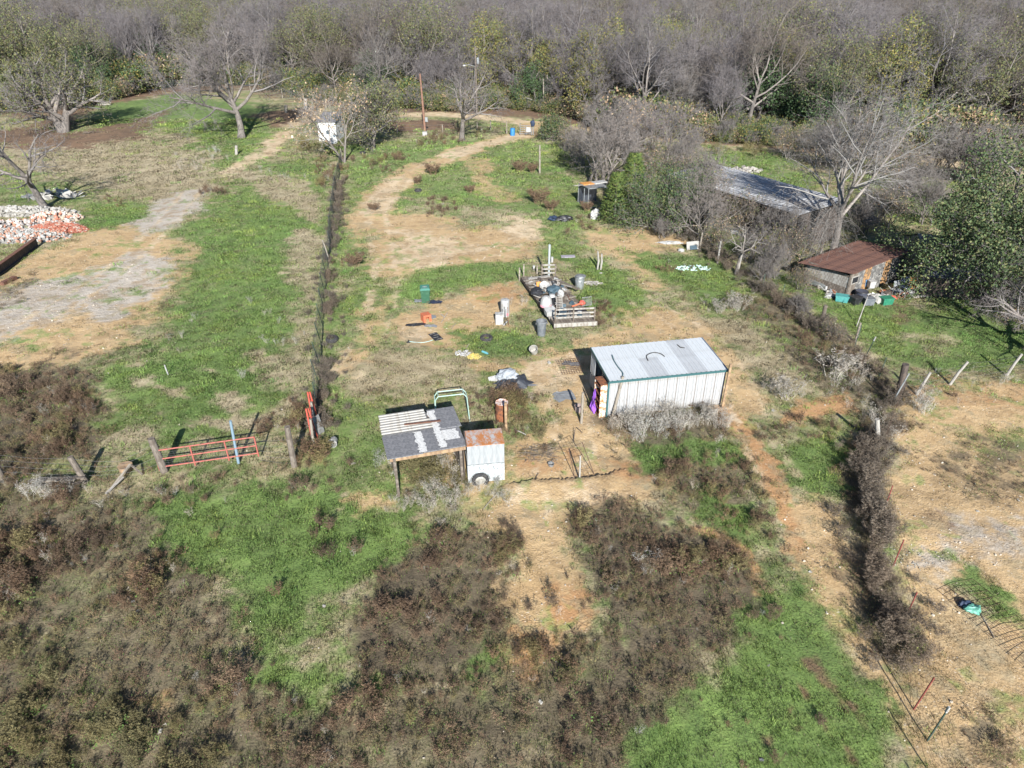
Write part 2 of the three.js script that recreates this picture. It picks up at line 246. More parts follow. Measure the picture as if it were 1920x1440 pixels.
// pen on the right
A(DIRT, 1, 1, [1690, 770, 1780, 740, 1920, 715, 2400, 690, 2400, 1700, 1830, 1700, 1760, 1440, 1705, 1250, 1668, 1050, 1655, 960, 1660, 850]);
A(ORANGE, 0.45, 1.2, [1700, 720, 1920, 700, 2200, 690, 2100, 760, 1760, 780]); A(GREEN, 0.5, 1.2, [1780, 800, 1960, 790, 2000, 830, 1900, 850, 1800, 830]); A(SCRUB, 0.5, 1.1, [1720, 850, 1820, 815, 1960, 840, 2000, 960, 1860, 950, 1760, 920]);
A(GRAVEL, 0.6, 0.9, [1690, 1060, 1740, 1010, 1830, 960, 1960, 970, 1960, 1060, 1860, 1070, 1760, 1080]); A(GREEN, 0.75, 0.5, [1770, 1040, 1820, 1050, 1880, 1100, 1960, 1180, 1960, 1220, 1850, 1140, 1790, 1090]); A(LITTER, 0.35, 0.6, [1690, 970, 1780, 950, 1800, 990, 1700, 1010]);
A(DRY, 0.4, 0.8, [1720, 1150, 1800, 1120, 1900, 1250, 1960, 1400, 1860, 1440, 1790, 1300]); A(SCRUB, 0.45, 0.5, [1780, 1370, 1860, 1340, 1920, 1400, 1920, 1460, 1800, 1460]);
// between shed and pen
A(SCRUB, 0.75, 1.2, [1140, 790, 1360, 775, 1400, 850, 1440, 930, 1450, 1020, 1380, 1020, 1280, 960, 1250, 900, 1180, 860]);
A(GREEN, 0.9, 0.6, [1190, 840, 1300, 820, 1380, 830, 1400, 860, 1300, 870, 1200, 880]); A(GREEN, 0.8, 0.8, [1320, 930, 1430, 940, 1440, 1020, 1380, 1030, 1300, 970]);
A(GREEN, 0.85, 0.9, [1450, 860, 1520, 820, 1600, 790, 1620, 860, 1590, 930, 1520, 930, 1470, 920]);
A(ORANGE, 0.95, 0.5, [1370, 770, 1400, 810, 1430, 860, 1455, 920, 1480, 970, 1510, 1030], 0.55); A(DIRT, 0.9, 0.8, [1460, 930, 1540, 930, 1580, 960, 1620, 1060, 1640, 1140, 1590, 1160, 1530, 1100, 1490, 1020]);
A(ORANGE, 0.7, 0.5, [1300, 990, 1360, 1010, 1400, 1070, 1420, 1110], 0.3);
A(DIRT, 0.7, 0.4, [1530, 1120, 1600, 1180, 1650, 1260, 1690, 1330, 1740, 1440], 0.5);
// foreground
A(SCRUB, 0.62, 1.2, [-300, 920, 130, 920, 300, 950, 390, 1060, 450, 1160, 520, 1290, 640, 1320, 900, 1250, 1150, 1180, 1420, 1180, 1300, 1320, 1240, 1440, 1400, 1800, -600, 1800]);
A(GREEN, 0.82, 1, [270, 940, 380, 905, 520, 915, 640, 930, 720, 935, 790, 960, 770, 1040, 660, 1100, 600, 1160, 560, 1210, 610, 1280, 560, 1330, 500, 1290, 455, 1160, 390, 1070, 300, 1000]);
A(GREEN, 0.55, 1, [560, 1300, 640, 1260, 660, 1340, 560, 1400]); A(GREEN, 0.7, 0.7, [860, 1190, 920, 1160, 930, 1230, 880, 1260]); A(GREEN, 0.6, 1, [1180, 1380, 1260, 1350, 1300, 1440, 1160, 1460]);
A(SCRUB, 0.95, 0.8, [650, 1200, 700, 1090, 790, 1040, 850, 1000, 950, 1010, 960, 1080, 940, 1190, 820, 1250, 680, 1260]);
A(DIRT, 0.9, 1, [940, 960, 1070, 970, 1085, 1060, 1110, 1120, 1120, 1180, 1030, 1190, 960, 1130, 940, 1040]); A(ORANGE, 0.8, 0.7, [1020, 1110, 1110, 1090, 1125, 1150, 1060, 1170]); A(ORANGE, 0.5, 0.8, [940, 1170, 1020, 1180, 1060, 1260, 980, 1290]);
A(SCRUB, 1, 0.7, [1060, 965, 1160, 940, 1260, 970, 1340, 1020, 1410, 1090, 1425, 1150, 1340, 1230, 1300, 1320, 1180, 1290, 1140, 1180, 1100, 1080]);
A(GREEN, 0.85, 0.9, [1290, 1310, 1360, 1230, 1430, 1140, 1500, 1100, 1545, 1170, 1600, 1230, 1660, 1310, 1740, 1460, 1760, 1700, 1200, 1700, 1220, 1400]);
A(SCRUB, 0.9, 0.8, [1600, 800, 1660, 780, 1650, 900, 1680, 1060, 1700, 1240, 1650, 1240, 1600, 1120, 1590, 960]);
for (const [a, b] of [[1520, 1240], [1560, 1290], [1600, 1330], [1480, 1330], [1580, 1390], [1650, 1380], [1440, 1390], [1540, 1350], [1490, 1270]]) A(LITTER, 0.75, 0.3, [a, b, a + 22, b + 34], 0.13);
A(DIRT, 0.7, 0.6, [660, 930, 720, 935, 730, 955, 670, 960]); A(ORANGE, 0.6, 0.5, [270, 1300, 320, 1290, 330, 1360, 290, 1380]);

// wheel ruts: pairs of pale tracks along the drive and over the yard
for (const path of [[1000, 250, 930, 268, 860, 288, 790, 318, 735, 356, 706, 400, 712, 450, 740, 500], [712, 450, 726, 520, 716, 580, 690, 640, 650, 700], [740, 500, 900, 480, 990, 440], [1200, 560, 1290, 610, 1370, 690, 1400, 760, 1430, 830, 1470, 920], [1080, 690, 1060, 760, 1080, 830, 1030, 900, 990, 960], [360, 360, 300, 430, 200, 520, 60, 610], [540, 245, 490, 285, 420, 330]]) for (const o of [-0.75, 0.75]) {
  const q = []; for (let k = 0; k + 3 < path.length + 2; k += 2) { const a = at(path[Math.max(0, k - 2)], path[Math.max(1, k - 1)]), b = at(path[Math.min(path.length - 2, k + 2)], path[Math.min(path.length - 1, k + 3)]), c = at(path[k], path[k + 1]), d = b.sub(a).normalize(); q.push([c.x - d.z * o, c.z + d.x * o]); }
  const xs = q.map((w) => w[0]), zs = q.map((w) => w[1]); PATCH.push({ kind: PALE, a: 0.5, rag: 0.3, half: 0.16, q, x0: Math.min(...xs) - 1, x1: Math.max(...xs) + 1, z0: Math.min(...zs) - 1, z1: Math.max(...zs) + 1 });
}
const HUE = [[0.15, 0.225, 0.055], [0.42, 0.355, 0.235], [0.49, 0.35, 0.19], [0.58, 0.465, 0.315], [0.47, 0.425, 0.365], [0.2, 0.122, 0.07], [0.44, 0.255, 0.12], [0.15, 0.12, 0.075]];
const HUE2 = [[0.085, 0.14, 0.035], [0.27, 0.22, 0.13], [0.385, 0.262, 0.132], [0.45, 0.335, 0.205], [0.32, 0.28, 0.23], [0.105, 0.066, 0.042], [0.33, 0.18, 0.08], [0.07, 0.056, 0.036]];
const cells = new Map();
function near(x, z) {                                                       // the patches that reach into this 3 m cell
  const i = Math.floor(x / 3), j = Math.floor(z / 3), key = i * 4096 + j; let l = cells.get(key);
  if (!l) { l = PATCH.filter((P) => P.x0 < i * 3 + 3 && P.x1 > i * 3 && P.z0 < j * 3 + 3 && P.z1 > j * 3); cells.set(key, l); }
  return l;
}
const W8 = new Float32Array(8);
function survey(x, z) {                                                     // the share of each kind of ground at a place, in W8
  W8.fill(0); W8[GREEN] = 0.34; W8[DRY] = 0.4; W8[SCRUB] = 0.13; W8[DIRT] = 0.13;
  const list = near(x, z);
  if (!list.length) return;
  const rag = fbm(x * 0.55, z * 0.55, 2) * 0.6 + fbm(x * 2.3 + 31, z * 2.3, 2) * 0.4 - 0.5;
  for (const P of list) if (x > P.x0 && x < P.x1 && z > P.z0 && z < P.z1) {
    const m = P.a * sstep(-0.8, 0.8, (inside(P, x, z) + rag * 3.4 * P.rag) / P.rag);
    if (m > 0.003) { for (let k = 0; k < 8; k++) W8[k] *= 1 - m; W8[P.kind] += m; }
  }
}
const RGB = [0, 0, 0], F8 = new Float32Array(8);
function paintGround(x, z, fine) {
  survey(x, z);
  let sum = 0;
  for (let k = 0; k < 8; k++) { const w = W8[k]; if (w < 0.01) { F8[k] = 0; continue; } const n = noise(x * 0.9 + k * 17.3, z * 0.9 - k * 9.1) * 0.4 + noise(x * 3.4 - k * 7, z * 3.4 + k * 3) * 0.35 + (fine ? noise(x * 11 + k * 5, z * 11) * 0.25 : 0.125), f = Math.max(0, w + (n - 0.5) * 1.5 * Math.min(1, w * 3)); F8[k] = f * f + 0.04 * w; sum += F8[k]; }
  const g1 = fbm(x * 1.6 + 50, z * 1.6, 2), g2 = fine ? noise(x * 19, z * 19) * 0.6 + noise(x * 43, z * 43) * 0.4 : noise(x * 8, z * 8), g3 = noise(x * 0.31 + 5, z * 0.31 - 9), t = clamp(g1 * 0.95 + g2 * 0.95 + (g3 - 0.5) * 0.5 - 0.46, -0.1, 1.1);
  RGB[0] = RGB[1] = RGB[2] = 0;
  for (let k = 0; k < 8; k++) if (F8[k]) { const w = F8[k] / sum, a = HUE[k], b = HUE2[k]; RGB[0] += w * (b[0] + (a[0] - b[0]) * t); RGB[1] += w * (b[1] + (a[1] - b[1]) * t); RGB[2] += w * (b[2] + (a[2] - b[2]) * t); }
  const soil = (F8[DIRT] + F8[PALE] + F8[ORANGE] + F8[GRAVEL]) / sum;
  if (soil > 0.2) {                                                         // thin growth, stains and damp clods on bare soil
    const a = fbm(x * 1.9 + 70, z * 1.9 - 20, 3), b = fbm(x * 0.8 - 30, z * 0.8 + 12, 2), k1 = sstep(0.56, 0.72, a * 0.7 + b * 0.35) * 0.7, k2 = sstep(0.56, 0.74, 1 - a * 0.6 - b * 0.35) * 0.55, gr = noise(x * 0.7 + 8, z * 0.7) > 0.55 ? HUE[GREEN] : HUE2[DRY], q = noise(x * 7.5, z * 7.5);
    for (let j = 0; j < 3; j++) { RGB[j] = lerp(RGB[j], gr[j], k1 * soil * (0.4 + 0.8 * q)); RGB[j] = lerp(RGB[j], HUE2[DIRT][j] * 0.72, k2 * soil); }
  }
  if (fine) {                                                               // loose stones and bits of straw
    const bare = (F8[DIRT] + F8[PALE] + F8[GRAVEL] * 2.5 + F8[ORANGE] * 0.7) / sum, s = noise(x * 26 + 9, z * 26 - 4), c = noise(x * 31 - 9, z * 31 + 14);
    if (bare > 0.3 && s > 0.86) { const q = (s - 0.86) / 0.14 * Math.min(1, bare); for (let j = 0; j < 3; j++) RGB[j] = lerp(RGB[j], [0.66, 0.6, 0.52][j], q * 0.8); }
    if (c > 0.85) { const q = (c - 0.85) / 0.15 * 0.5; for (let j = 0; j < 3; j++) RGB[j] = lerp(RGB[j], [0.1, 0.075, 0.045][j], q); }
  }
  return RGB;
}
function groundSheet(x0, x1, z0, z1, w, h, fine) {                          // z0 near, z1 far
  const t = texture(w, h, (i, j) => paintGround(lerp(x0, x1, (i + 0.5) / w), lerp(z0, z1, (j + 0.5) / h), fine));
  t.wrapS = t.wrapT = THREE.ClampToEdgeWrapping; t.repeat.set(1 / (x1 - x0), 1 / (z0 - z1)); t.offset.set(-x0 / (x1 - x0), z0 / (z0 - z1));
  return t;
}
const bumpTile = texture(512, 512, (x, y) => { const n = wrapN(x, y, 0.04, 512) * 0.45 + wrapN(x, y, 0.13, 512) * 0.35 + wrapN(x, y, 0.42, 512) * 0.2; return [n, n, n]; }, false);
const bumpAt = (m) => { const b = bumpTile.clone(); b.repeat.set(1 / m, 1 / m); b.needsUpdate = true; return b; };
const groundMats = [
  new THREE.MeshStandardMaterial({ map: groundSheet(-30, 30, -6, -36, 2048, 1024, true), roughness: 0.97, bumpMap: bumpAt(3.1), bumpScale: 0.05 }),
  new THREE.MeshStandardMaterial({ map: groundSheet(-62, 62, -36, -88, 2048, 860, true), roughness: 0.97, bumpMap: bumpAt(4.3), bumpScale: 0.07 }),
  new THREE.MeshStandardMaterial({ map: groundSheet(-170, 170, 40, -300, 1024, 1024, false), roughness: 0.98, bumpMap: bumpAt(6.7), bumpScale: 0.08 }),
];
{
  const p = [], uv = [], idx = [], g = new THREE.BufferGeometry();
  const rect = (x0, x1, z0, z1, nx, nz, m) => {
    const s = p.length / 3, i0 = idx.length;
    for (let j = 0; j <= nz; j++) for (let i = 0; i <= nx; i++) { const x = lerp(x0, x1, i / nx), z = lerp(z0, z1, j / nz); p.push(x, relief(x, z), z); uv.push(x, -z); }
    for (let j = 0; j < nz; j++) for (let i = 0; i < nx; i++) { const a = s + j * (nx + 1) + i, b = a + 1, c = a + nx + 1, d = c + 1; idx.push(a, b, d, a, d, c); }
    g.addGroup(i0, idx.length - i0, m);
  };
  rect(-30, 30, -6, -36, 240, 120, 0); rect(-62, 62, -36, -88, 248, 104, 1);
  rect(-62, -30, -6, -36, 64, 60, 2); rect(30, 62, -6, -36, 64, 60, 2); rect(-62, 62, 40, -6, 124, 46, 2);
  rect(-900, -62, 40, -88, 24, 32, 2); rect(62, 900, 40, -88, 24, 32, 2); rect(-900, 900, -88, -900, 40, 30, 2); rect(-900, 900, 500, 40, 8, 4, 2);
  g.setAttribute('position', new THREE.Float32BufferAttribute(p, 3)); g.setAttribute('uv', new THREE.Float32BufferAttribute(uv, 2)); g.setIndex(idx); g.computeVertexNormals();
  const ground = new THREE.Mesh(g, groundMats); ground.name = 'ground'; ground.receiveShadow = true; scene.add(ground);
  tag(ground, 'patchy ground of green grass, dry straw, tan dirt and gravel', 'ground', null, 'structure');
}
// ---------------------------------------------------------------- low growth: grass, straw, dead weeds (nobody could count it)
const leafMat = new THREE.MeshStandardMaterial({ color: 0xffffff, roughness: 0.85, side: THREE.DoubleSide, vertexColors: true });
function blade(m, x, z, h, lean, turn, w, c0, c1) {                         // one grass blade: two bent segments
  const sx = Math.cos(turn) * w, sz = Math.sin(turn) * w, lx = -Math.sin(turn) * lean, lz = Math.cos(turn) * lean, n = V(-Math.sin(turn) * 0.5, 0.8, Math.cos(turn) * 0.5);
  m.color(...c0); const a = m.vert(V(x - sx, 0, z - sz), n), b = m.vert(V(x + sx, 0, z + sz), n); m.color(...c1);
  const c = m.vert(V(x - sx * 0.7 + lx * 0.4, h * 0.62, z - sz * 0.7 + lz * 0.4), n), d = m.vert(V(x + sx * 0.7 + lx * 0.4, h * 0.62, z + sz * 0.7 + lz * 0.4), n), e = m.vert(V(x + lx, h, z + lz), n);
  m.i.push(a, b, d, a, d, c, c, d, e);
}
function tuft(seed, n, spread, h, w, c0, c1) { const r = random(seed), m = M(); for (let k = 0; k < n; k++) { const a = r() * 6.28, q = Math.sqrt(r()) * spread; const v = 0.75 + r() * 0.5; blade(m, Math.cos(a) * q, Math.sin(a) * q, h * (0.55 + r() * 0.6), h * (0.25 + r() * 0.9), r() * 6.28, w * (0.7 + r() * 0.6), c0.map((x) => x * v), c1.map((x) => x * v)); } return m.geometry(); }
// a dead forb: stems that fork into fine side twigs with seed heads
function weed(seed, stems, h, spread, twigs, fine, r0, c, c2, leafy = 0) {
  const r = random(seed), m = M();
  for (let s = 0; s < stems; s++) {
    const a = r() * 6.28, lean = spread * (0.25 + 0.75 * Math.sqrt(r())), hh = h * (0.65 + r() * 0.45), p0 = V(Math.cos(a) * lean * 0.3, 0, Math.sin(a) * lean * 0.3), p1 = V(Math.cos(a + 0.3) * lean * 0.55, hh * 0.55, Math.sin(a + 0.3) * lean * 0.55), p2 = V(Math.cos(a) * lean, hh, Math.sin(a) * lean), v = 0.7 + r() * 0.6;
    m.color(...c2.map((x) => x * v * 1.15)); m.spike(p0, p1.clone().lerp(p2, 0.2), r0); m.spike(p1, p2, r0 * 0.8);
    for (let t = 0; t < twigs; t++) {
      const f = 0.3 + 0.7 * r(), o = f < 0.5 ? p0.clone().lerp(p1, f * 2) : p1.clone().lerp(p2, f * 2 - 1), b = r() * 6.28, l = h * (0.18 + r() * 0.2) * (1.25 - f * 0.6), q = V(o.x + Math.cos(b) * l * 0.75, o.y + l * (0.35 + r() * 0.5), o.z + Math.sin(b) * l * 0.75), v2 = 0.7 + r() * 0.6;
      m.color(...c.map((x) => x * v2)); m.spike(o, q, r0 * 0.6);
      for (let k = 0; k < fine; k++) { const g = 0.35 + 0.65 * r(), w = o.clone().lerp(q, g), b2 = r() * 6.28, l2 = h * (0.05 + 0.07 * r()), v3 = 0.6 + r() * 0.8; m.color(...(r() < 0.5 ? c2 : c).map((x) => x * v3)); m.spike(w, V(w.x + Math.cos(b2) * l2, w.y + l2 * (r() - 0.1), w.z + Math.sin(b2) * l2), r0 * (0.9 + r())); }
    }
  }
  for (let k = 0; k < leafy; k++) { const a = r() * 6.28, q = Math.sqrt(r()) * spread, y = h * (0.1 + 0.5 * r()), l = 0.05 + 0.05 * r(), v = 0.7 + 0.6 * r(); m.color(0.09 * v, 0.16 * v, 0.035 * v); m.tri(V(Math.cos(a) * q, y, Math.sin(a) * q), V(Math.cos(a) * q + l, y + l * 0.4, Math.sin(a) * q + l * (r() - 0.5)), V(Math.cos(a) * q + l * 0.3, y + l * 0.5, Math.sin(a) * q + l)); }
  return m.geometry();
}
function strew(name, geos, places, label, category, tint = 0.25) {           // one InstancedMesh for each variant
  const r = random(places.length + 5), by = geos.map(() => []); places.forEach((p) => by[Math.floor(r() * geos.length)].push(p));
  geos.forEach((g, k) => {
    if (!by[k].length) return;
    const im = new THREE.InstancedMesh(g, leafMat, by[k].length), m4 = new THREE.Matrix4(), q = new THREE.Quaternion(), e = new THREE.Euler(), c = new THREE.Color();
    by[k].forEach(([x, z, s, hs = 1, hue], i) => { e.set((r() - 0.5) * 0.25, r() * 6.28, (r() - 0.5) * 0.25); q.setFromEuler(e); m4.compose(V(x, relief(x, z) - 0.01, z), q, V(s, s * hs, s)); im.setMatrixAt(i, m4); const v = 1 + (r() - 0.5) * 2 * tint; hue ? c.setRGB(hue[0] * v, hue[1] * v, hue[2] * v) : c.setRGB(v, v, v); im.setColorAt(i, c); });
    im.name = numbered(name); im.castShadow = im.receiveShadow = true; scene.add(im); tag(im, label, category, null, 'stuff');
  });
}
const BROWN = [0.122, 0.08, 0.05], BROWN2 = [0.245, 0.162, 0.1], ASH = [0.34, 0.31, 0.265], ASH2 = [0.42, 0.385, 0.33], OLIVE = [0.14, 0.12, 0.055], OLIVE2 = [0.22, 0.19, 0.085];
{
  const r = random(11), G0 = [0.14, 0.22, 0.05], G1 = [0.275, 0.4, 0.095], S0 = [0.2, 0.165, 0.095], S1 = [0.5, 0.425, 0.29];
  const zones = [[-30, 30, -9, -30, 34, 0.0052, 0.24, 34, 0.062], [-34, 34, -30, -46, 22, 0.0065, 0.3, 36, 0.07], [-48, 48, -46, -68, 11, 0.0085, 0.4, 40, 0.08], [-76, 76, -68, -104, 5, 0.013, 0.55, 40, 0.1]];
  for (const [x0, x1, z0, z1, dens, bw, spread, nb, bh] of zones) {
    const n = Math.round((x1 - x0) * (z0 - z1) * dens), green = [], straw = [], low = [];
    for (let k = 0; k < n; k++) {
      const z = lerp(z0, z1, r()), x = lerp(x0, x1, r()); if (Math.abs(x) > -z * 0.86 + 5) continue;
      survey(x, z); const f = r(), cl = noise(x * 1.1 + 3, z * 1.1) * 0.5 + noise(x * 3.7, z * 3.7 + 8) * 0.5, pt = noise(x * 0.55 + 61, z * 0.55 - 17) * 0.6 + cl * 0.4, g = W8[GREEN] * (cl > 0.34 ? 1 : 0.35) * (0.35 + 0.65 * sstep(0.32, 0.5, pt)), d = W8[DRY] * 0.7 + W8[GREEN] * 0.3 * (1 - sstep(0.3, 0.5, pt)) + (W8[DIRT] + W8[ORANGE] + W8[PALE]) * 0.03 + W8[LITTER] * 0.02, sc = W8[SCRUB], s = 0.75 + r() * 0.5;
      if (f < g) { const y = noise(x * 0.35, z * 0.35) + noise(x * 1.7 + 20, z * 1.7) * 0.6 - 0.8; green.push([x, z, s, (0.45 + cl * 1.0) * (r() < 0.05 ? 2.4 : 1), [1 + 0.45 * y, 1 + 0.1 * y, 1]]); if (r() < 0.2) straw.push([x, z, s, 0.8]); } else if (f < g + d) straw.push([x, z, s, 0.8]);
      if (sc > 0.12 && r() < sc * (z0 > -40 ? 0.42 : 0.28)) { if (r() < 0.42) green.push([x + 0.1, z, s, 1.3, [0.85, 0.85, 0.8]]); else low.push([x, z, (x > 14 && z > -32 ? 0.1 : 0.2) + r() * 0.2, 0.9]); }
    }
    const k0 = Math.round(-z0);
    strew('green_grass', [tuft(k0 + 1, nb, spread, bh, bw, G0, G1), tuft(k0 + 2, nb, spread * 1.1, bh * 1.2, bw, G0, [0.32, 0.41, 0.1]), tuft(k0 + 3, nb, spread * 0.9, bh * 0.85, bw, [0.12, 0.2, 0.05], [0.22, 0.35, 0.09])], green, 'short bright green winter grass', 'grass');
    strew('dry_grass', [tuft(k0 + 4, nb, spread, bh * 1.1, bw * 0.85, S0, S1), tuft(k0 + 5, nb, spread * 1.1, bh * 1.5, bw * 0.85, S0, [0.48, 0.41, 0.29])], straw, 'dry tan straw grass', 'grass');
    strew('low_weeds', [1, 2].map((k) => weed(90 + k0 + k, 8, 1, 0.75, 7, 4, 0.011, BROWN, k > 1 ? OLIVE2 : BROWN2, 8)), low, 'low sparse brown weeds', 'weeds');
  }
}
// dead weeds in thick stands: kind, plants per square metre, height, outline
{
  const sets = { brown: [], ash: [], olive: [], hedge: [] }, r = random(23);
  const stand = (kind, dens, h, pts, gap = 0.42) => {
    h *= kind === 'ash' ? 0.75 : kind === 'hedge' ? 0.85 : h > 0.5 ? 0.6 : 0.8; gap += kind === 'hedge' ? 0 : 0.06;
    const P = { q: [], half: 0 }; for (let k = 0; k < pts.length; k += 2) { const p = at(pts[k], pts[k + 1]); P.q.push([p.x, p.z]); }
    const xs = P.q.map((p) => p[0]), zs = P.q.map((p) => p[1]), x0 = Math.min(...xs) - 0.6, x1 = Math.max(...xs) + 0.6, z0 = Math.min(...zs) - 0.6, z1 = Math.max(...zs) + 0.6, n = Math.round((x1 - x0) * (z1 - z0) * dens);
    for (let k = 0; k < n; k++) {
      const x = lerp(x0, x1, r()), z = lerp(z0, z1, r()), cl = fbm(x * 0.75 + 17, z * 0.75 + h * 9, 2), solid = kind === 'hedge', d = inside(P, x, z) + (cl - 0.5) * (solid ? 0.7 : 1.9) - (solid ? 0 : 0.15);
      if ((d < 0 && !(d > -0.9 && r() < 0.12)) || (!solid && (cl < gap || noise(x * 2.6 + 7, z * 2.6) < 0.24))) continue;
      const s = h * (0.42 + 0.85 * sstep(0.3, 0.75, cl)) * (0.75 + r() * 0.5) * (0.55 + 0.45 * sstep(-0.3, 0.8, d)) * (solid ? 0.62 / (0.42 + 0.85 * sstep(0.3, 0.75, cl)) + 0.3 : 1), hue = noise(x * 0.5 + 91, z * 0.5), v = kind === 'brown' && hue > 0.62 && h < 1 && r() < 0.5 ? 'olive' : kind === 'brown' && r() < 0.1 ? 'ash' : kind;
      sets[v].push([x, z, s, 0.85 + r() * 0.3, [1 + (hue - 0.5) * 0.16, 1, 1 - (hue - 0.5) * 0.14]]);
    }
  };
  stand('brown', 9, 0.75, [-60, 930, 130, 925, 270, 960, 340, 1040, 410, 1090, 440, 1170, 480, 1270, 430, 1330, 300, 1230, 200, 1180, 60, 1160, -80, 1150], 0.26);
  stand('olive', 9, 0.7, [-150, 1150, 60, 1160, 200, 1190, 300, 1250, 400, 1350, 520, 1460, -200, 1500], 0.24);
  stand('brown', 8, 0.6, [480, 1290, 620, 1300, 700, 1260, 860, 1260, 900, 1320, 860, 1460, 520, 1460, 430, 1350], 0.3);
  stand('brown', 9, 0.7, [650, 1200, 700, 1090, 790, 1035, 850, 1000, 950, 1010, 965, 1060, 945, 1180, 820, 1245, 680, 1255], 0.33);
  stand('brown', 11, 0.8, [1060, 970, 1155, 940, 1260, 970, 1340, 1020, 1405, 1090, 1420, 1140, 1330, 1210, 1180, 1210, 1130, 1140, 1095, 1070], 0.2);
  stand('brown', 8, 0.55, [1140, 1190, 1330, 1190, 1310, 1300, 1180, 1330, 1000, 1330, 900, 1300, 900, 1220, 1000, 1190], 0.4);
  stand('brown', 6, 0.45, [900, 1310, 1180, 1330, 1230, 1400, 1160, 1470, 880, 1470], 0.42);
  stand('brown', 4, 0.4, [950, 1010, 1060, 1030, 1120, 1150, 1000, 1180], 0.5);
  stand('brown', 8, 0.7, [-80, 700, 60, 695, 140, 700, 190, 770, 165, 840, 60, 880, -80, 890], 0.3);
  stand('brown', 5, 0.5, [300, 900, 480, 905, 620, 910, 560, 930, 300, 960], 0.5); stand('brown', 11, 0.95, [440, 880, 500, 850, 600, 840, 620, 900, 560, 930, 470, 930], 0.32);
  stand('brown', 7, 0.8, [490, 780, 560, 745, 590, 760, 580, 800, 500, 810], 0.3); stand('ash', 6, 0.9, [0, 905, 150, 890, 240, 900, 230, 930, 60, 940, 0, 940], 0.3);
  stand('ash', 10, 0.7, [722, 925, 790, 905, 930, 908, 945, 935, 860, 965, 750, 978], 0.12); stand('ash', 5, 0.7, [715, 830, 732, 830, 740, 900, 722, 900], 0.2); stand('olive', 12, 0.85, [760, 868, 868, 856, 878, 908, 770, 916], 0.05); stand('ash', 3, 0.8, [760, 868, 868, 856, 878, 908, 770, 916], 0.2);
  stand('brown', 9, 0.8, [875, 750, 950, 730, 1022, 760, 1026, 820, 970, 845, 890, 830], 0.2); stand('olive', 6, 0.9, [955, 760, 1025, 765, 1030, 820, 975, 840], 0.2); stand('ash', 9, 0.6, [860, 778, 930, 768, 940, 800, 870, 812], 0.2); stand('brown', 4, 0.4, [950, 850, 1000, 840, 1010, 870, 960, 880], 0.3);
  stand('ash', 11, 0.95, [1140, 795, 1230, 778, 1350, 765, 1360, 800, 1290, 825, 1180, 840, 1130, 830], 0.14); stand('brown', 4, 0.5, [1180, 830, 1360, 800, 1400, 860, 1420, 900, 1300, 880, 1200, 880], 0.42); stand('brown', 6, 0.5, [1230, 890, 1360, 895, 1430, 930, 1450, 1010, 1390, 1010, 1290, 970], 0.36);
  stand('hedge', 3.5, 0.9, [1285, 436, 1350, 470, 1440, 540, 1550, 600, 1620, 660, 1690, 735, 1670, 750, 1600, 690, 1520, 622, 1420, 558, 1330, 488, 1270, 450]); stand('hedge', 7, 1.0, [1640, 735, 1700, 740, 1680, 800, 1660, 860, 1625, 850]); stand('hedge', 9, 1.25, [1598, 850, 1650, 830, 1655, 930, 1670, 1040, 1700, 1180, 1705, 1250, 1665, 1250, 1640, 1130, 1615, 980], 0.12); stand('ash', 5, 1.0, [1625, 780, 1690, 740, 1740, 750, 1690, 850, 1650, 870], 0.2);
  stand('ash', 3, 1, [1540, 660, 1600, 650, 1640, 710, 1590, 745, 1530, 720], 0.3); stand('ash', 3, 0.8, [1430, 720, 1500, 705, 1520, 745, 1450, 755], 0.3); stand('ash', 4, 0.8, [1690, 715, 1920, 690, 1980, 700, 1950, 740, 1750, 752], 0.3); stand('brown', 3, 0.6, [1690, 750, 1800, 745, 1790, 800, 1690, 820], 0.4);
  stand('brown', 4, 0.55, [1480, 600, 1560, 610, 1620, 690, 1560, 700, 1480, 650], 0.42); stand('ash', 2.5, 0.7, [1290, 560, 1400, 545, 1420, 585, 1320, 590], 0.32); stand('brown', 5, 0.6, [1400, 800, 1560, 790, 1600, 800, 1590, 850, 1500, 830, 1430, 830], 0.36);
  stand('brown', 5, 0.16, [1720, 855, 1820, 820, 1950, 845, 1980, 950, 1860, 945, 1770, 920], 0.34); stand('brown', 3, 0.2, [1780, 1360, 1860, 1340, 1920, 1400, 1900, 1450, 1800, 1450], 0.4);
  stand('ash', 4, 0.75, [955, 545, 985, 530, 1010, 560, 1030, 600, 1000, 615, 975, 590], 0.2); stand('brown', 7, 0.6, [975, 590, 1030, 590, 1035, 620, 1000, 628], 0.25); stand('brown', 6, 0.55, [1115, 570, 1150, 575, 1150, 600, 1118, 610], 0.3);
  stand('brown', 3, 0.35, [920, 630, 1000, 640, 990, 660, 930, 660], 0.4); stand('brown', 4, 0.6, [640, 480, 690, 480, 690, 510, 640, 515], 0.3); stand('hedge', 5, 0.9, [616, 440, 636, 440, 628, 560, 620, 740, 599, 740, 608, 600]); stand('hedge', 4, 0.95, [628, 340, 648, 340, 638, 440, 620, 440]); stand('hedge', 6, 0.9, [585, 740, 612, 740, 605, 850, 575, 850]); stand('brown', 4, 0.7, [600, 740, 640, 730, 640, 800, 600, 830], 0.35);
  stand('ash', 1.5, 0.9, [330, 290, 400, 280, 430, 300, 380, 320, 330, 318], 0.3); stand('ash', 1, 0.6, [480, 320, 580, 318, 600, 335, 500, 345], 0.35); stand('brown', 1.5, 0.7, [300, 350, 430, 355, 420, 370, 300, 365], 0.4); stand('brown', 2, 0.7, [180, 370, 250, 372, 245, 392, 185, 390], 0.3);
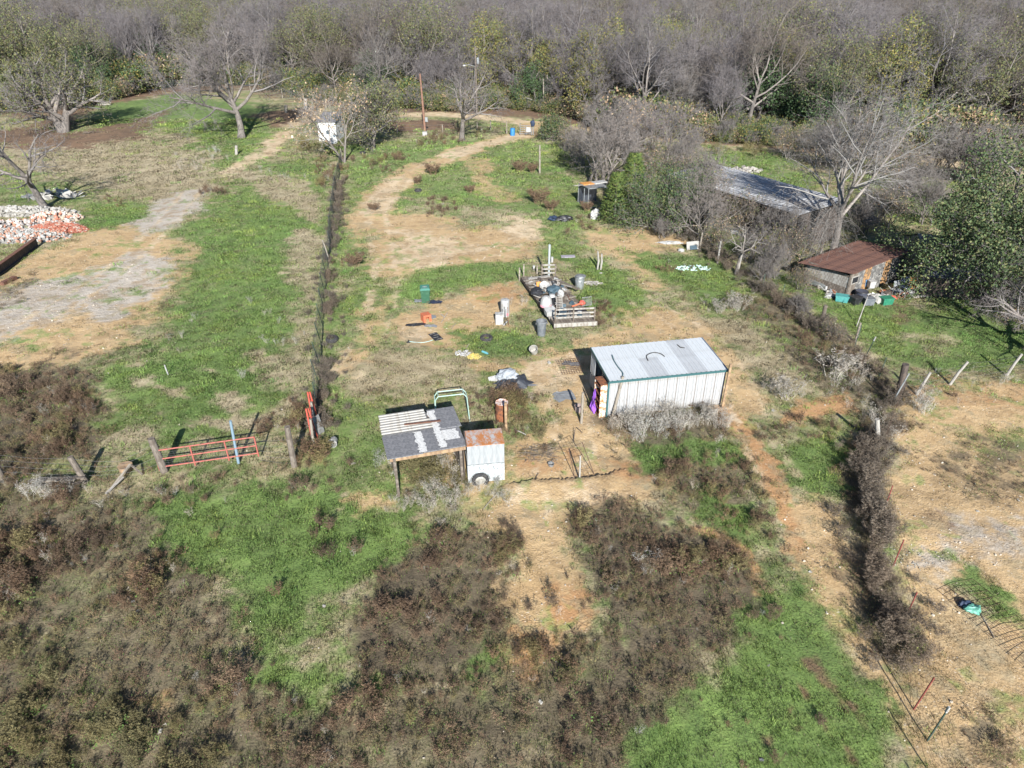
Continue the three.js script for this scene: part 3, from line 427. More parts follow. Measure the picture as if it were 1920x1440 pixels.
  stand('brown', 1.6, 0.8, [660, 300, 760, 290, 740, 330, 660, 330], 0.35); stand('brown', 2, 0.6, [780, 370, 880, 380, 900, 400, 800, 410], 0.42); stand('brown', 2.5, 0.8, [1060, 410, 1180, 400, 1190, 430, 1070, 440], 0.35); stand('brown', 2, 0.6, [1230, 480, 1300, 500, 1290, 530, 1230, 510], 0.4);
  stand('brown', 1.6, 0.9, [580, 300, 660, 300, 650, 350, 600, 350], 0.3); stand('olive', 1.5, 1, [560, 265, 620, 268, 610, 290, 560, 285], 0.3); stand('brown', 1.2, 0.8, [820, 240, 960, 250, 900, 270, 760, 280], 0.42); stand('olive', 1.5, 1.4, [1330, 275, 1430, 282, 1420, 296, 1330, 290], 0.3);
  stand('brown', 1.6, 0.5, [300, 940, 560, 920, 760, 960, 740, 1050, 620, 1130, 560, 1220, 460, 1160, 380, 1050], 0.55); stand('brown', 2, 0.3, [1480, 1180, 1640, 1300, 1700, 1440, 1420, 1440], 0.6); stand('ash', 1.5, 0.5, [330, 600, 480, 560, 560, 640, 480, 760, 340, 760], 0.62);
  stand('brown', 5, 0.3, [1640, 1160, 1700, 1300, 1720, 1420, 1700, 1420, 1660, 1290], 0.4); stand('brown', 4, 0.35, [1420, 1170, 1480, 1150, 1500, 1190, 1440, 1220], 0.35);
  strew('brown_weeds', [1, 2, 3, 4].map((k) => weed(100 + k, 14, 1, 0.6, 8, 5, 0.0075, BROWN, k % 2 ? BROWN2 : BROWN, k === 2 ? 20 : 4)), sets.brown, 'thick stand of brown dead weeds', 'weeds');
  strew('bleached_weeds', [1, 2, 3].map((k) => weed(200 + k, 8, 1, 0.5, 6, 2, 0.0062, ASH, ASH2)), sets.ash, 'stand of pale bleached grey dead weeds', 'weeds');
  strew('hedge_brush', [1, 2].map((k) => weed(350 + k, 16, 1, 0.55, 10, 8, 0.0042, [0.115, 0.09, 0.068], [0.2, 0.165, 0.125])), sets.hedge, 'tall brown brush along the pen fence', 'brush');
  strew('olive_weeds', [1, 2, 3].map((k) => weed(300 + k, 14, 1, 0.6, 8, 5, 0.0075, OLIVE, OLIVE2, 30)), sets.olive, 'stand of olive brown weeds', 'weeds');
}
// ---------------------------------------------------------------- trees
const barkMat = patina([0.2, 0.178, 0.16], [0.1, 0.087, 0.078], 0.95, 0.9, 0.5, 0.4, { vertexColors: true });
const twigMat = new THREE.MeshStandardMaterial({ color: 0xffffff, roughness: 0.9, side: THREE.DoubleSide, vertexColors: true });
const foliageMat = new THREE.MeshStandardMaterial({ color: 0xffffff, roughness: 0.75, side: THREE.DoubleSide, vertexColors: true });
const turned = (d, ang, az) => { const s = (Math.abs(d.y) > 0.9 ? V(1, 0, 0) : UP.clone()).cross(d).normalize().applyAxisAngle(d, az); return d.clone().applyAxisAngle(s, ang).normalize(); };
function leafAt(m, p, l, r) {                                               // a folded leaf
  const d = V(r() - 0.5, r() - 0.35, r() - 0.5).normalize(), s = V(r() - 0.5, r() - 0.5, r() - 0.5).cross(d).normalize(), n = d.clone().cross(s), a = p, b = p.clone().addScaledVector(d, l * 0.5).addScaledVector(s, l * 0.3).addScaledVector(n, l * 0.08), c = p.clone().addScaledVector(d, l), e = p.clone().addScaledVector(d, l * 0.5).addScaledVector(s, -l * 0.3).addScaledVector(n, l * 0.08);
  m.tri(a, b, c).tri(a, c, e);
}
// grows a tree: levels of branches, the last ones fine twigs, leaves on them
function growTree(seed, o) {
  const r = random(seed), trunk = M(), wood = M(), leaves = M(), L = o.levels ?? 4, T = (o.tone ?? [0.3, 0.275, 0.262]).map((x) => x * 0.54), tips = [];
  const go = (p, d, len, rad, lvl) => {
    const seg = [6, 5, 4, 3, 2, 2][lvl], pts = [p.clone()], rs = [rad], dir = d.clone(), wig = (o.wiggle ?? 0.2) * (lvl ? 1 : 0.45);
    for (let k = 1; k <= seg; k++) {
      dir.x += (r() - 0.5) * 2 * wig; dir.y += (r() - 0.5) * 1.6 * wig + (o.up?.[lvl] ?? 0.05); dir.z += (r() - 0.5) * 2 * wig; dir.normalize();
      pts.push(pts[k - 1].clone().addScaledVector(dir, len / seg)); rs.push(Math.max(rad * (1 - (lvl ? 0.72 : 0.5) * k / seg), 0.004));
    }
    if (lvl === 0) { rs[0] *= 1.45; rs[1] *= 1.05; }
    const v = 0.8 + r() * 0.4;
    if (lvl < 2) { trunk.color(v * (lvl ? 1.25 : 1), v * (lvl ? 1.25 : 1), v * (lvl ? 1.25 : 1)); trunk.tube(pts, rs, lvl ? 6 : 9, false); }
    else if (lvl < L) { const b = lvl === 2 ? 1.25 : 1; wood.color(T[0] * v * b, T[1] * v * b, T[2] * v * b); lvl === L - 1 && lvl > 2 ? pts.slice(0, -1).forEach((q, k) => wood.spike(q, pts[k + 1].clone().lerp(pts[Math.min(k + 2, seg)], 0.25), rs[k])) : wood.tube(pts, rs, lvl === 2 ? 4 : 3, false); }
    else { wood.color(T[0] * v * 1.05, T[1] * v, T[2] * v); wood.spike(p, pts[seg], o.twig ?? 0.009); tips.push(pts[seg], p.clone().lerp(pts[seg], 0.5)); for (let k = 0; k < (o.fine ?? 2); k++) { const q = p.clone().lerp(pts[seg], 0.2 + 0.6 * r()), e = turned(d, 0.5 + r() * 0.7, r() * 6.28); wood.spike(q, q.clone().addScaledVector(e, len * (0.4 + 0.5 * r())), (o.twig ?? 0.009) * 0.8); } return; }
    const kids = o.kids[lvl], t0 = o.from?.[lvl] ?? 0.3;
    for (let k = 0; k < kids; k++) {
      const t = t0 + (1 - t0) * (k + 0.2 + 0.8 * r()) / kids, f = t * seg, i = Math.min(seg - 1, Math.floor(f)), q = pts[i].clone().lerp(pts[i + 1], f - i), rr = lerp(rs[i], rs[i + 1], f - i), dd = pts[i + 1].clone().sub(pts[i]).normalize();
      go(q, turned(dd, (o.angle[lvl] ?? 45) * RAD * (0.7 + 0.6 * r()) * (lvl === 0 ? 1.25 - 0.5 * (t - t0) / (1 - t0) : 1), k * 2.4 + r()), len * (o.ratio[lvl] ?? 0.5) * (1.15 - 0.45 * (t - t0) / (1 - t0)) * (0.75 + 0.5 * r()), Math.min(rr * 0.72, rad * 0.6), lvl + 1);
    }
    if (lvl === 0 && o.leader !== false) go(pts[seg], turned(dir, 0.15, r() * 6.28), len * (o.ratio[0] ?? 0.6), rs[seg] * 0.9, 1);
  };
  const n = o.stems ?? 1;
  for (let s = 0; s < n; s++) go(V((r() - 0.5) * 0.3 * (n - 1), -0.15, (r() - 0.5) * 0.3 * (n - 1)), n > 1 ? turned(UP, 0.2 + 0.35 * r(), s * 6.28 / n + r()) : V(o.lean ?? 0, 1, 0).normalize(), o.trunk, o.girth, 0);
  if (o.leaves) for (let k = 0; k < o.leaves; k++) {
    const t = tips[Math.floor(r() * tips.length)], s = o.leafSpread ?? 0.35, c = o.leafTones[Math.floor(r() * o.leafTones.length)], v = 0.75 + r() * 0.5; leaves.color(c[0] * v, c[1] * v, c[2] * v);
    leafAt(leaves, V(t.x + (r() - 0.5) * 2 * s, t.y + (r() - 0.5) * 2 * s, t.z + (r() - 0.5) * 2 * s), (o.leaf ?? 0.14) * (0.7 + 0.6 * r()), r);
  }
  return { trunk: trunk.geometry(), branches: wood.geometry(), foliage: o.leaves ? leaves.geometry() : null };
}
function treeThing(name, g, label, pos, turn = 0, scale = 1, group) {
  const t = thing(name, label, 'tree', pos, turn, group); t.scale.setScalar(scale);
  part('trunk', g.trunk, barkMat, t); part('branches', g.branches, twigMat, t); if (g.foliage) part('foliage', g.foliage, foliageMat, t);
  return t;
}
const YELLOWGREEN = [[0.13, 0.15, 0.04], [0.18, 0.165, 0.045], [0.09, 0.115, 0.035], [0.24, 0.19, 0.05]], OLIVEGREEN = [[0.1, 0.115, 0.045], [0.13, 0.14, 0.05], [0.075, 0.095, 0.04], [0.17, 0.15, 0.06]], DARKGREEN = [[0.035, 0.07, 0.025], [0.05, 0.09, 0.03], [0.065, 0.11, 0.035], [0.03, 0.055, 0.022]], OAKGREEN = [[0.06, 0.095, 0.03], [0.085, 0.12, 0.04], [0.04, 0.068, 0.025], [0.05, 0.08, 0.03], [0.14, 0.145, 0.06]], TANLEAF = [[0.3, 0.21, 0.13], [0.36, 0.27, 0.18], [0.25, 0.16, 0.09]];
const BARE = { levels: 4, trunk: 3.6, girth: 0.24, kids: [6, 5, 6, 7], angle: [48, 42, 42, 45], ratio: [1.25, 0.6, 0.52, 0.5], from: [0.45, 0.25, 0.15, 0.1], up: [0, 0.07, 0.04, 0.03], wiggle: 0.2, twig: 0.016, fine: 2 };
// ------- the wood behind the clearing
{
  const LAV = [0.262, 0.245, 0.245], GRY = [0.29, 0.275, 0.255], BRN = [0.235, 0.205, 0.175];
  const kinds = {
    grey: [1, 2, 3, 4].map((k) => growTree(400 + k, { ...BARE, trunk: 3 + k * 0.4, tone: [LAV, GRY, LAV, BRN][k - 1], kids: [7, 6, 6, 8], girth: 0.2, twig: 0.014 })),
    broom: [1, 2].map((k) => growTree(420 + k, { ...BARE, trunk: 3.4, kids: [7, 6, 6, 7], angle: [34, 30, 32, 34], up: [0, 0.1, 0.08, 0.06], tone: LAV, girth: 0.18, twig: 0.014 })),
    olive: [1, 2, 3].map((k) => growTree(440 + k, { ...BARE, kids: [6, 5, 5, 5], tone: BRN, leaves: 6500, leaf: 0.155, leafSpread: 0.5, leafTones: OLIVEGREEN, twig: 0.014 })),
    yellow: [1, 2].map((k) => growTree(460 + k, { ...BARE, trunk: 4, kids: [7, 5, 5, 5], ratio: [1, 0.55, 0.5, 0.5], from: [0.2, 0.2, 0.15, 0.1], leaves: 7500, leaf: 0.155, leafSpread: 0.45, leafTones: YELLOWGREEN, twig: 0.014 })),
    dark: [1, 2].map((k) => growTree(480 + k, { ...BARE, trunk: 2.6, kids: [7, 5, 5, 5], from: [0.15, 0.2, 0.15, 0.1], leaves: 6500, leaf: 0.2, leafSpread: 0.45, leafTones: DARKGREEN, twig: 0.014 })),
    tan: [growTree(490, { ...BARE, trunk: 4.5, kids: [6, 5, 5, 5], ratio: [0.9, 0.55, 0.5, 0.5], leaves: 2600, leaf: 0.2, leafSpread: 0.4, leafTones: TANLEAF, twig: 0.015 })],
  };
  const words = { grey: 'bare grey spreading tree', broom: 'bare broom-shaped tree', olive: 'thin olive-leaved tree', yellow: 'yellow-green leafy tree', dark: 'dense dark evergreen tree', tan: 'slim tan-leaved tree' };
  const where = (x, z, depth) => { const u = 960 + x / (-z * 1.08) * FOCAL, b = u < 230 ? 'behind the twin-trunked tree' : u < 590 ? 'behind the big bare tree' : u < 850 ? 'behind the reddish utility pole' : u < 1090 ? 'beyond the farm gate' : u < 1290 ? 'behind the wrecked pickup' : u < 1600 ? 'behind the pole barn' : 'behind the oak'; return (depth < 8 ? ' at the edge of the wood ' : depth < 20 ? ' inside the wood ' : ' deep in the wood ') + b; };
  const protos = {}, edge = [-520, 214, -60, 212, 30, 208, 100, 215, 165, 192, 250, 168, 330, 158, 470, 160, 590, 182, 640, 195, 730, 204, 860, 207, 960, 210, 1080, 226, 1120, 246, 1270, 258, 1460, 273, 1660, 288, 1920, 316, 2500, 385];
  const line = []; for (let k = 0; k < edge.length; k += 2) { const p = at(edge[k], edge[k + 1]); line.push([p.x, p.z]); }
  line.sort((a, b) => a[0] - b[0]);
  const front = (x) => { for (let k = 0; k + 1 < line.length; k++) if (x <= line[k + 1][0]) return lerp(line[k][1], line[k + 1][1], clamp((x - line[k][0]) / (line[k + 1][0] - line[k][0]), 0, 1)); return line[line.length - 1][1]; };
  const pick = (x, z, r, depth) => {
    const u = 960 + x / (-z * 1.08) * FOCAL, q = r();
    if (u > 1500 && u < 1740 && depth < 16) return q < 0.7 ? 'yellow' : 'grey';
    if (u > 1340 && u < 1500 && depth < 12) return q < 0.4 ? 'dark' : q < 0.7 ? 'olive' : 'grey';
    if (u > 870 && u < 1090 && depth < 20) return q < 0.38 ? 'yellow' : q < 0.54 ? 'olive' : q < 0.66 ? 'tan' : q < 0.76 ? 'dark' : 'grey';
    if (depth > 24) return q < 0.52 ? 'grey' : q < 0.86 ? 'broom' : q < 0.96 ? 'olive' : 'yellow';
    if (u > 1090) return q < 0.44 ? 'grey' : q < 0.7 ? 'broom' : q < 0.86 ? 'olive' : q < 0.94 ? 'yellow' : 'dark';
    if (u < 420 && depth < 24) return q < 0.36 ? 'grey' : q < 0.76 ? 'olive' : q < 0.88 ? 'dark' : 'broom';
    return q < 0.56 ? 'grey' : q < 0.72 ? 'olive' : q < 0.78 ? 'dark' : q < 0.95 ? 'broom' : 'yellow';
  };
  const r = random(5), far = {}, brush = []; let count = 0;
  for (let gz = -92; gz > -270; gz -= 4.6) for (let gx = -200; gx < 200; gx += 4.8) {
    const x = gx + (r() - 0.5) * 4.4, z = gz + (r() - 0.5) * 4.2, depth = front(x) - z, s0 = r(), kq = r(), tr = r() * 6.28, kind = pick(x, z, () => kq, depth);
    if (depth < 1.5 || Math.abs(x) > -z * 0.84 + 12) continue;
    const g = kinds[kind], v = Math.floor(s0 * 97) % g.length, s = (0.92 + 0.58 * r()) * (depth < 5 ? 0.85 : 1);
    if (depth < 32 && z > -150 && count < 300) {
      const key = kind + v;
      if (!protos[key]) protos[key] = treeThing(kind === 'grey' || kind === 'broom' ? 'bare_tree' : 'woodland_tree', g[v], words[kind] + where(x, z, depth), V(x, 0, z), tr, s, 'trees of the wood behind the clearing');
      else { const c = copy(protos[key], V(x, 0, z), tr, words[kind] + where(x, z, depth)); c.scale.setScalar(s); }
      count++;
    } else (far[kind + v] ??= { g: g[v], list: [] }).list.push([x, z, s, tr]);
  }
  for (const { g, list } of Object.values(far)) for (const [geo, m, n, lab] of [[g.trunk, barkMat, 'far_woodland_trunks', 'trunks of the far-off wood'], [g.branches, twigMat, 'far_woodland', 'far-off bare winter wood'], [g.foliage, foliageMat, 'far_woodland_leaves', 'leaves of the far-off wood']]) if (geo) {
    const im = new THREE.InstancedMesh(geo, m, list.length), m4 = new THREE.Matrix4(), q = new THREE.Quaternion(); list.forEach(([x, z, s, t], i) => im.setMatrixAt(i, m4.compose(V(x, 0, z), q.setFromAxisAngle(UP, t), V(s, s, s))));
    im.name = numbered(n); scene.add(im); tag(im, lab, 'woodland', null, 'stuff');
  }
  // undergrowth along and inside the wood
  const b1 = growTree(500, { levels: 3, stems: 6, trunk: 1.1, girth: 0.03, kids: [4, 4, 4], angle: [40, 45, 50], ratio: [0.7, 0.6, 0.5], twig: 0.012, fine: 2, tone: BRN, leaves: 900, leaf: 0.17, leafSpread: 0.4, leafTones: [...OLIVEGREEN, ...TANLEAF] }), b2 = growTree(501, { levels: 3, stems: 7, trunk: 1.2, girth: 0.03, kids: [4, 4, 5], angle: [40, 45, 50], ratio: [0.7, 0.6, 0.5], twig: 0.012, fine: 3, tone: GRY }), b3 = growTree(502, { levels: 3, stems: 6, trunk: 1.2, girth: 0.03, kids: [4, 4, 4], angle: [40, 45, 50], ratio: [0.7, 0.6, 0.5], twig: 0.012, fine: 1, leaves: 2200, leaf: 0.16, leafSpread: 0.4, leafTones: [...DARKGREEN, ...YELLOWGREEN] });
  const lists = [[], [], []];
  for (let k = 0; k < 7000; k++) { const x = (r() - 0.5) * 260, z = front(x) + 2.6 - 6 * noise(x * 0.12, 7) - 40 * r() * r(), u = 960 + x / (-z * 1.08) * FOCAL; if (Math.abs(x) > -z * 0.8 + 8) continue; const q = r(); lists[q < 0.36 ? 1 : q < 0.68 ? 0 : 2].push([x, z, (0.5 + r() * r() * 1.7) * (0.5 + noise(x * 0.1 + 40, z * 0.1)), r() * 6.28]); }
  [b1, b2, b3].forEach((g, k) => { for (const [geo, m, n, lab] of [[g.branches, twigMat, 'brushwood', 'tangled bare brush under the trees'], [g.foliage, foliageMat, 'brush_leaves', 'leaves of the brush under the trees']]) if (geo) { const im = new THREE.InstancedMesh(geo, m, lists[k].length), m4 = new THREE.Matrix4(), q = new THREE.Quaternion(); lists[k].forEach(([x, z, s, t], i) => im.setMatrixAt(i, m4.compose(V(x, 0, z), q.setFromAxisAngle(UP, t), V(s, s, s)))); im.name = numbered(n); scene.add(im); tag(im, lab, 'brush', null, 'stuff'); } });
}
// ------- bare thicket round the barn and the right fence
{
  const g = [growTree(520, { levels: 4, stems: 5, trunk: 1.7, girth: 0.055, kids: [5, 4, 5, 5], angle: [36, 38, 42, 45], ratio: [0.95, 0.6, 0.5, 0.5], from: [0.25, 0.2, 0.1, 0.1], up: [0.02, 0.04, 0.02, 0.02], twig: 0.01, fine: 2, tone: [0.3, 0.28, 0.255] }), growTree(521, { levels: 4, stems: 4, trunk: 1.5, girth: 0.05, kids: [5, 4, 5, 5], angle: [40, 40, 42, 45], ratio: [0.95, 0.6, 0.5, 0.5], from: [0.25, 0.2, 0.1, 0.1], twig: 0.01, fine: 1, tone: [0.26, 0.235, 0.2], leaves: 1300, leaf: 0.11, leafTones: OLIVEGREEN.concat(TANLEAF) })], words = ['bare grey thicket shrub round the pole barn and fence', 'thin-leaved brown thicket shrub round the pole barn and fence'], first = [], r = random(522);
  for (const [u, v, s] of [[1270, 330, 1.2], [1290, 350, 1], [1335, 405, 1.25], [1300, 395, 1.3], [1360, 420, 0.9], [1395, 440, 1.1], [1320, 380, 1.3], [1430, 455, 0.75], [1465, 470, 0.9], [1345, 470, 0.7], [1410, 490, 0.6], [1450, 520, 0.65], [1480, 500, 0.8], [1500, 545, 0.5], [1290, 440, 0.9], [1262, 425, 0.8], [1215, 345, 1.1], [1150, 300, 1.1], [1090, 310, 0.9], [1065, 285, 1], [1200, 285, 1.3], [1290, 300, 1], [1480, 300, 1], [1530, 310, 1.1], [1580, 322, 1.2], [1640, 330, 1.2], [1700, 335, 1.2], [1760, 335, 1.3], [1800, 345, 1.3], [1850, 350, 1.4], [1720, 370, 1], [1640, 410, 0.9], [1690, 400, 0.9], [1610, 440, 0.9], [1660, 425, 0.8], [1740, 420, 1], [1900, 560, 1.1], [1915, 600, 0.8], [1870, 575, 0.7], [1560, 640, 0.4], [1240, 445, 0.6], [1425, 530, 0.5], [1495, 590, 0.45]]) { const k = r() < 0.62 ? 0 : 1; const t = first[k] ? copy(first[k], onGround(u, v), r() * 6) : (first[k] = treeThing('thicket_shrub', g[k], words[k], onGround(u, v), r() * 6, 1, 'thicket round the pole barn and fence')); t.scale.setScalar(s * (0.9 + 0.3 * r())); t.userData.category = 'shrub'; }
}
// ------- single trees and bushes
treeThing('pecan_tree', growTree(601, { ...BARE, trunk: 4.2, girth: 0.34, kids: [9, 7, 7, 9], angle: [50, 42, 42, 45], ratio: [1.3, 0.55, 0.5, 0.5], from: [0.55, 0.3, 0.15, 0.1], up: [0, 0.13, 0.05, 0.02], wiggle: 0.26, twig: 0.013, fine: 3 }), 'big bare spreading tree with a thick pale trunk beside the broken path', onGround(453, 258), 0.4, 1.28);
treeThing('dead_tree', growTree(602, { ...BARE, trunk: 2.2, girth: 0.2, lean: -0.3, kids: [5, 4, 5, 5], angle: [52, 45, 45, 45], ratio: [1.15, 0.55, 0.5, 0.5], from: [0.6, 0.25, 0.2, 0.1], wiggle: 0.3, twig: 0.01, fine: 1 }), 'small leaning bare tree growing beside the rubble heap', onGround(88, 390), 1.2, 1.75);
treeThing('bare_tree', growTree(603, { ...BARE, trunk: 2.6, girth: 0.26, kids: [6, 5, 6, 6], angle: [40, 40, 42, 45], ratio: [1.3, 0.55, 0.5, 0.5], from: [0.65, 0.3, 0.15, 0.1], up: [0, 0.05, 0.02, 0.02], twig: 0.011 }), 'bare pale tree with upright limbs beside the drive near the utility pole', onGround(866, 263), 2.2, 1.35);
treeThing('leafy_tree', growTree(604, { ...BARE, trunk: 2.2, girth: 0.34, stems: 2, kids: [6, 5, 5, 6], angle: [55, 45, 45, 45], ratio: [1.25, 0.6, 0.5, 0.5], leaves: 7500, leaf: 0.115, leafSpread: 0.45, leafTones: OLIVEGREEN, twig: 0.013 }), 'twin-trunked olive-leaved tree standing out on the brown leaf litter', onGround(122, 247), 0.3, 1.75);
treeThing('sapling', growTree(605, { levels: 4, stems: 2, trunk: 2.4, girth: 0.075, kids: [5, 4, 5, 5], angle: [30, 35, 40, 45], ratio: [0.85, 0.6, 0.5, 0.5], from: [0.4, 0.2, 0.1, 0.1], up: [0.02, 0.06, 0.04, 0.02], twig: 0.009, fine: 2, tone: [0.42, 0.39, 0.35], leaves: 700, leaf: 0.14, leafTones: TANLEAF }), 'slender pale-stemmed sapling at the end of the fence line', onGround(648, 303), 0, 1.7);
treeThing('leafy_tree', growTree(606, { levels: 4, stems: 5, trunk: 2.2, girth: 0.09, kids: [5, 4, 5, 5], angle: [42, 42, 42, 45], ratio: [0.95, 0.6, 0.5, 0.5], from: [0.3, 0.2, 0.1, 0.1], twig: 0.011, leaves: 6000, leaf: 0.13, leafSpread: 0.4, leafTones: OLIVEGREEN }), 'bushy round olive tree beside the white shed', onGround(692, 283), 1, 1.6);
treeThing('bare_tree', growTree(607, { levels: 4, stems: 5, trunk: 2.4, girth: 0.11, kids: [5, 5, 5, 6], angle: [35, 38, 40, 42], ratio: [1.1, 0.6, 0.5, 0.5], from: [0.3, 0.2, 0.1, 0.1], up: [0.03, 0.05, 0.03, 0.02], twig: 0.011, tone: [0.36, 0.33, 0.3] }), 'many-stemmed vase-shaped bare tree behind the wire kennel', onGround(1118, 346), 0.8, 1.35);
treeThing('bare_tree', growTree(608, { levels: 4, stems: 3, trunk: 2.2, girth: 0.08, kids: [5, 4, 5, 6], angle: [38, 38, 40, 42], ratio: [1, 0.6, 0.5, 0.5], twig: 0.011, tone: [0.4, 0.36, 0.32], leaves: 500, leaf: 0.16, leafTones: TANLEAF }), 'pale bare small tree in front of the wrecked pickup', onGround(1176, 308), 2, 1.25);
treeThing('bare_tree', growTree(609, { levels: 4, stems: 3, trunk: 2.4, girth: 0.08, kids: [5, 4, 5, 6], angle: [38, 38, 40, 42], ratio: [1, 0.6, 0.5, 0.5], twig: 0.011, leaves: 260, leaf: 0.15, leafTones: YELLOWGREEN }), 'thin bare tree with a few yellow leaves left of the long grey roof', onGround(1240, 312), 4, 1.2);
const shrub = (seed, h, tones, n, leaf, more = {}) => growTree(seed, { levels: 3, stems: 7, trunk: h * 0.42, girth: 0.06, kids: [5, 5, 6], angle: [45, 45, 50], ratio: [0.75, 0.6, 0.5], from: [0.15, 0.15, 0.1], up: [0, 0, 0], twig: 0.012, fine: 1, leaves: n, leaf, leafSpread: 0.35, leafTones: tones, ...more });
treeThing('evergreen_shrub', shrub(610, 4, DARKGREEN.concat(OLIVEGREEN), 4200, 0.2), 'dark round shrub beside the farm gate', onGround(1036, 264), 0, 0.95);
treeThing('evergreen_shrub', shrub(611, 5.6, DARKGREEN.concat(OLIVEGREEN.slice(0, 2)), 17000, 0.12, { stems: 9 }), 'large dark green shrub right of the cedar', onGround(1240, 428), 0, 1.12);
treeThing('evergreen_shrub', shrub(612, 3.6, OAKGREEN, 4200, 0.12), 'low leafy shrub between the big dark shrub and the long grey roof', onGround(1300, 425), 1, 1);
treeThing('bare_tree', growTree(613, { levels: 4, stems: 3, trunk: 1.9, girth: 0.07, kids: [5, 4, 5, 6], angle: [38, 40, 42, 45], ratio: [1, 0.6, 0.5, 0.5], twig: 0.009, tone: [0.34, 0.31, 0.28] }), 'small bare tree on the fence line in front of the long grey roof', onGround(1318, 452), 0, 1.25);
treeThing('bare_tree', growTree(614, { ...BARE, trunk: 3.2, girth: 0.2, kids: [8, 7, 7, 8], angle: [36, 40, 42, 45], ratio: [1.2, 0.55, 0.5, 0.5], from: [0.7, 0.25, 0.15, 0.1], up: [0, 0.06, 0.03, 0.01], twig: 0.008, fine: 2, tone: [0.36, 0.345, 0.325] }), 'tall bare grey tree rising behind the rusty-roofed shed', onGround(1556, 494), 2.6, 1.45);
{ // a low tree whose twigs arch out and droop
  const r = random(615), m = M(), tk = M(), T = [0.2, 0.185, 0.17];
  for (let k = 0; k < 120; k++) { const a = r() * 6.28, h0 = 1.6 + r() * 2.6, l = 0.9 + r() * 2.1, up = 0.3 + r() * 0.7, p0 = V(Math.cos(a) * 0.08, h0, Math.sin(a) * 0.08), p1 = V(Math.cos(a) * l * 0.5, h0 + up, Math.sin(a) * l * 0.5), b = a + (r() - 0.5) * 0.7, p2 = V(Math.cos(b) * l, h0 - r() * 1.5, Math.sin(b) * l), v = 0.65 + r() * 0.7; m.color(T[0] * v, T[1] * v, T[2] * v); m.tube([p0, p0.clone().lerp(p1, 0.5).add(V(0, 0.08, 0)), p1, p1.clone().lerp(p2, 0.5).add(V(0, 0.12, 0)), p2], [0.014, 0.012, 0.009, 0.006, 0.002], 3, false); for (let j = 0; j < 12; j++) { const w = p0.clone().lerp(p1, r()).lerp(p2, r()), c = r() * 6.28, e = 0.25 + r() * 0.5; m.spike(w, V(w.x + Math.cos(c) * e * 0.7, w.y + e * (r() - 0.75), w.z + Math.sin(c) * e * 0.7), 0.006); } }
  tk.color(1, 1, 1).tube([V(0, -0.1, 0), V(0.05, 1.8, 0), V(0, 4.3, 0.05)], [0.13, 0.1, 0.05], 7);
  const t = thing('drooping_tree', 'low bare tree with drooping twigs leaning over the rusty roof', 'tree', onGround(1530, 508)); part('trunk', tk, barkMat, t); part('branches', m, twigMat, t);
}
treeThing('live_oak', growTree(616, { ...BARE, levels: 4, trunk: 2.6, girth: 0.42, kids: [9, 6, 6, 6], angle: [60, 45, 45, 45], ratio: [1.35, 0.6, 0.5, 0.5], from: [0.3, 0.2, 0.15, 0.1], up: [0, 0.03, 0.02, 0.02], twig: 0.012, fine: 1, leaves: 42000, leaf: 0.12, leafSpread: 0.42, leafTones: OAKGREEN }), 'big leafy green oak over the dark metal-roofed outbuilding', onGround(1862, 548), 0.5, 1.3);
treeThing('bare_tree', growTree(617, { ...BARE, trunk: 2, girth: 0.22, kids: [8, 6, 6, 7], angle: [68, 42, 42, 45], ratio: [1.5, 0.55, 0.5, 0.5], from: [0.4, 0.25, 0.15, 0.1], up: [0, 0.03, 0.02, 0.01], twig: 0.009, fine: 2 }), 'bare low-branched tree casting a shadow over the grass by the oak', onGround(1930, 656), 0.5, 1.1);
treeThing('dead_tree', growTree(618, { levels: 3, trunk: 2.1, girth: 0.11, kids: [4, 4, 4], angle: [50, 50, 50], ratio: [0.6, 0.6, 0.5], from: [0.6, 0.2, 0.1], twig: 0.01, fine: 1, wiggle: 0.3, tone: [0.45, 0.42, 0.38] }), 'pale dead snag with broken limbs on the right fence line', onGround(1380, 512), 0.7, 1.1);
treeThing('bare_tree', growTree(619, { levels: 4, stems: 3, trunk: 1.4, girth: 0.05, kids: [4, 4, 4, 5], angle: [38, 40, 42, 45], ratio: [1, 0.6, 0.5, 0.5], twig: 0.008, leaves: 500, leaf: 0.1, leafTones: YELLOWGREEN }), 'small thin tree with yellowish leaves by the rusty shed fence', onGround(1440, 500), 0.7, 0.9);
{ // cedar: layered sprays round a leader
  const r = random(620), leaf = M(), tr = M(); tr.tube([V(0, -0.1, 0), V(0.03, 1.8, 0), V(0, 3.7, 0)], [0.09, 0.06, 0.02], 6);
  for (let k = 0; k < 900; k++) { const h = 0.25 + 3.6 * r() ** 0.9, R = 1.15 * (1 - h / 4.1) ** 0.75 + 0.1, a = r() * 6.28, q = R * (0.45 + 0.6 * Math.sqrt(r())), p = V(Math.cos(a) * q, h, Math.sin(a) * q); for (let j = 0; j < 9; j++) { const c = [[0.075, 0.12, 0.022], [0.14, 0.17, 0.035], [0.04, 0.075, 0.018]][Math.floor(r() * 3)], v = 0.8 + r() * 0.4, b = a + (r() - 0.5) * 2.2, l = 0.14 + r() * 0.16; leaf.color(c[0] * v, c[1] * v, c[2] * v); leaf.spike(p, V(p.x + Math.cos(b) * l, p.y + l * (r() - 0.25), p.z + Math.sin(b) * l), 0.022); } }
  for (const [u, v, s, l] of [[1151, 418, 1.05, 'bright green cedar covering the right side of the wire kennel'], [1182, 396, 1.25, 'taller cedar between the kennel cedar and the dark shrub']]) { const t = thing('cedar_tree', l, 'tree', onGround(u, v), u, null); t.scale.setScalar(s); const g = part('trunk', tr, barkMat, t), f = part('foliage', leaf, foliageMat, t); }
}
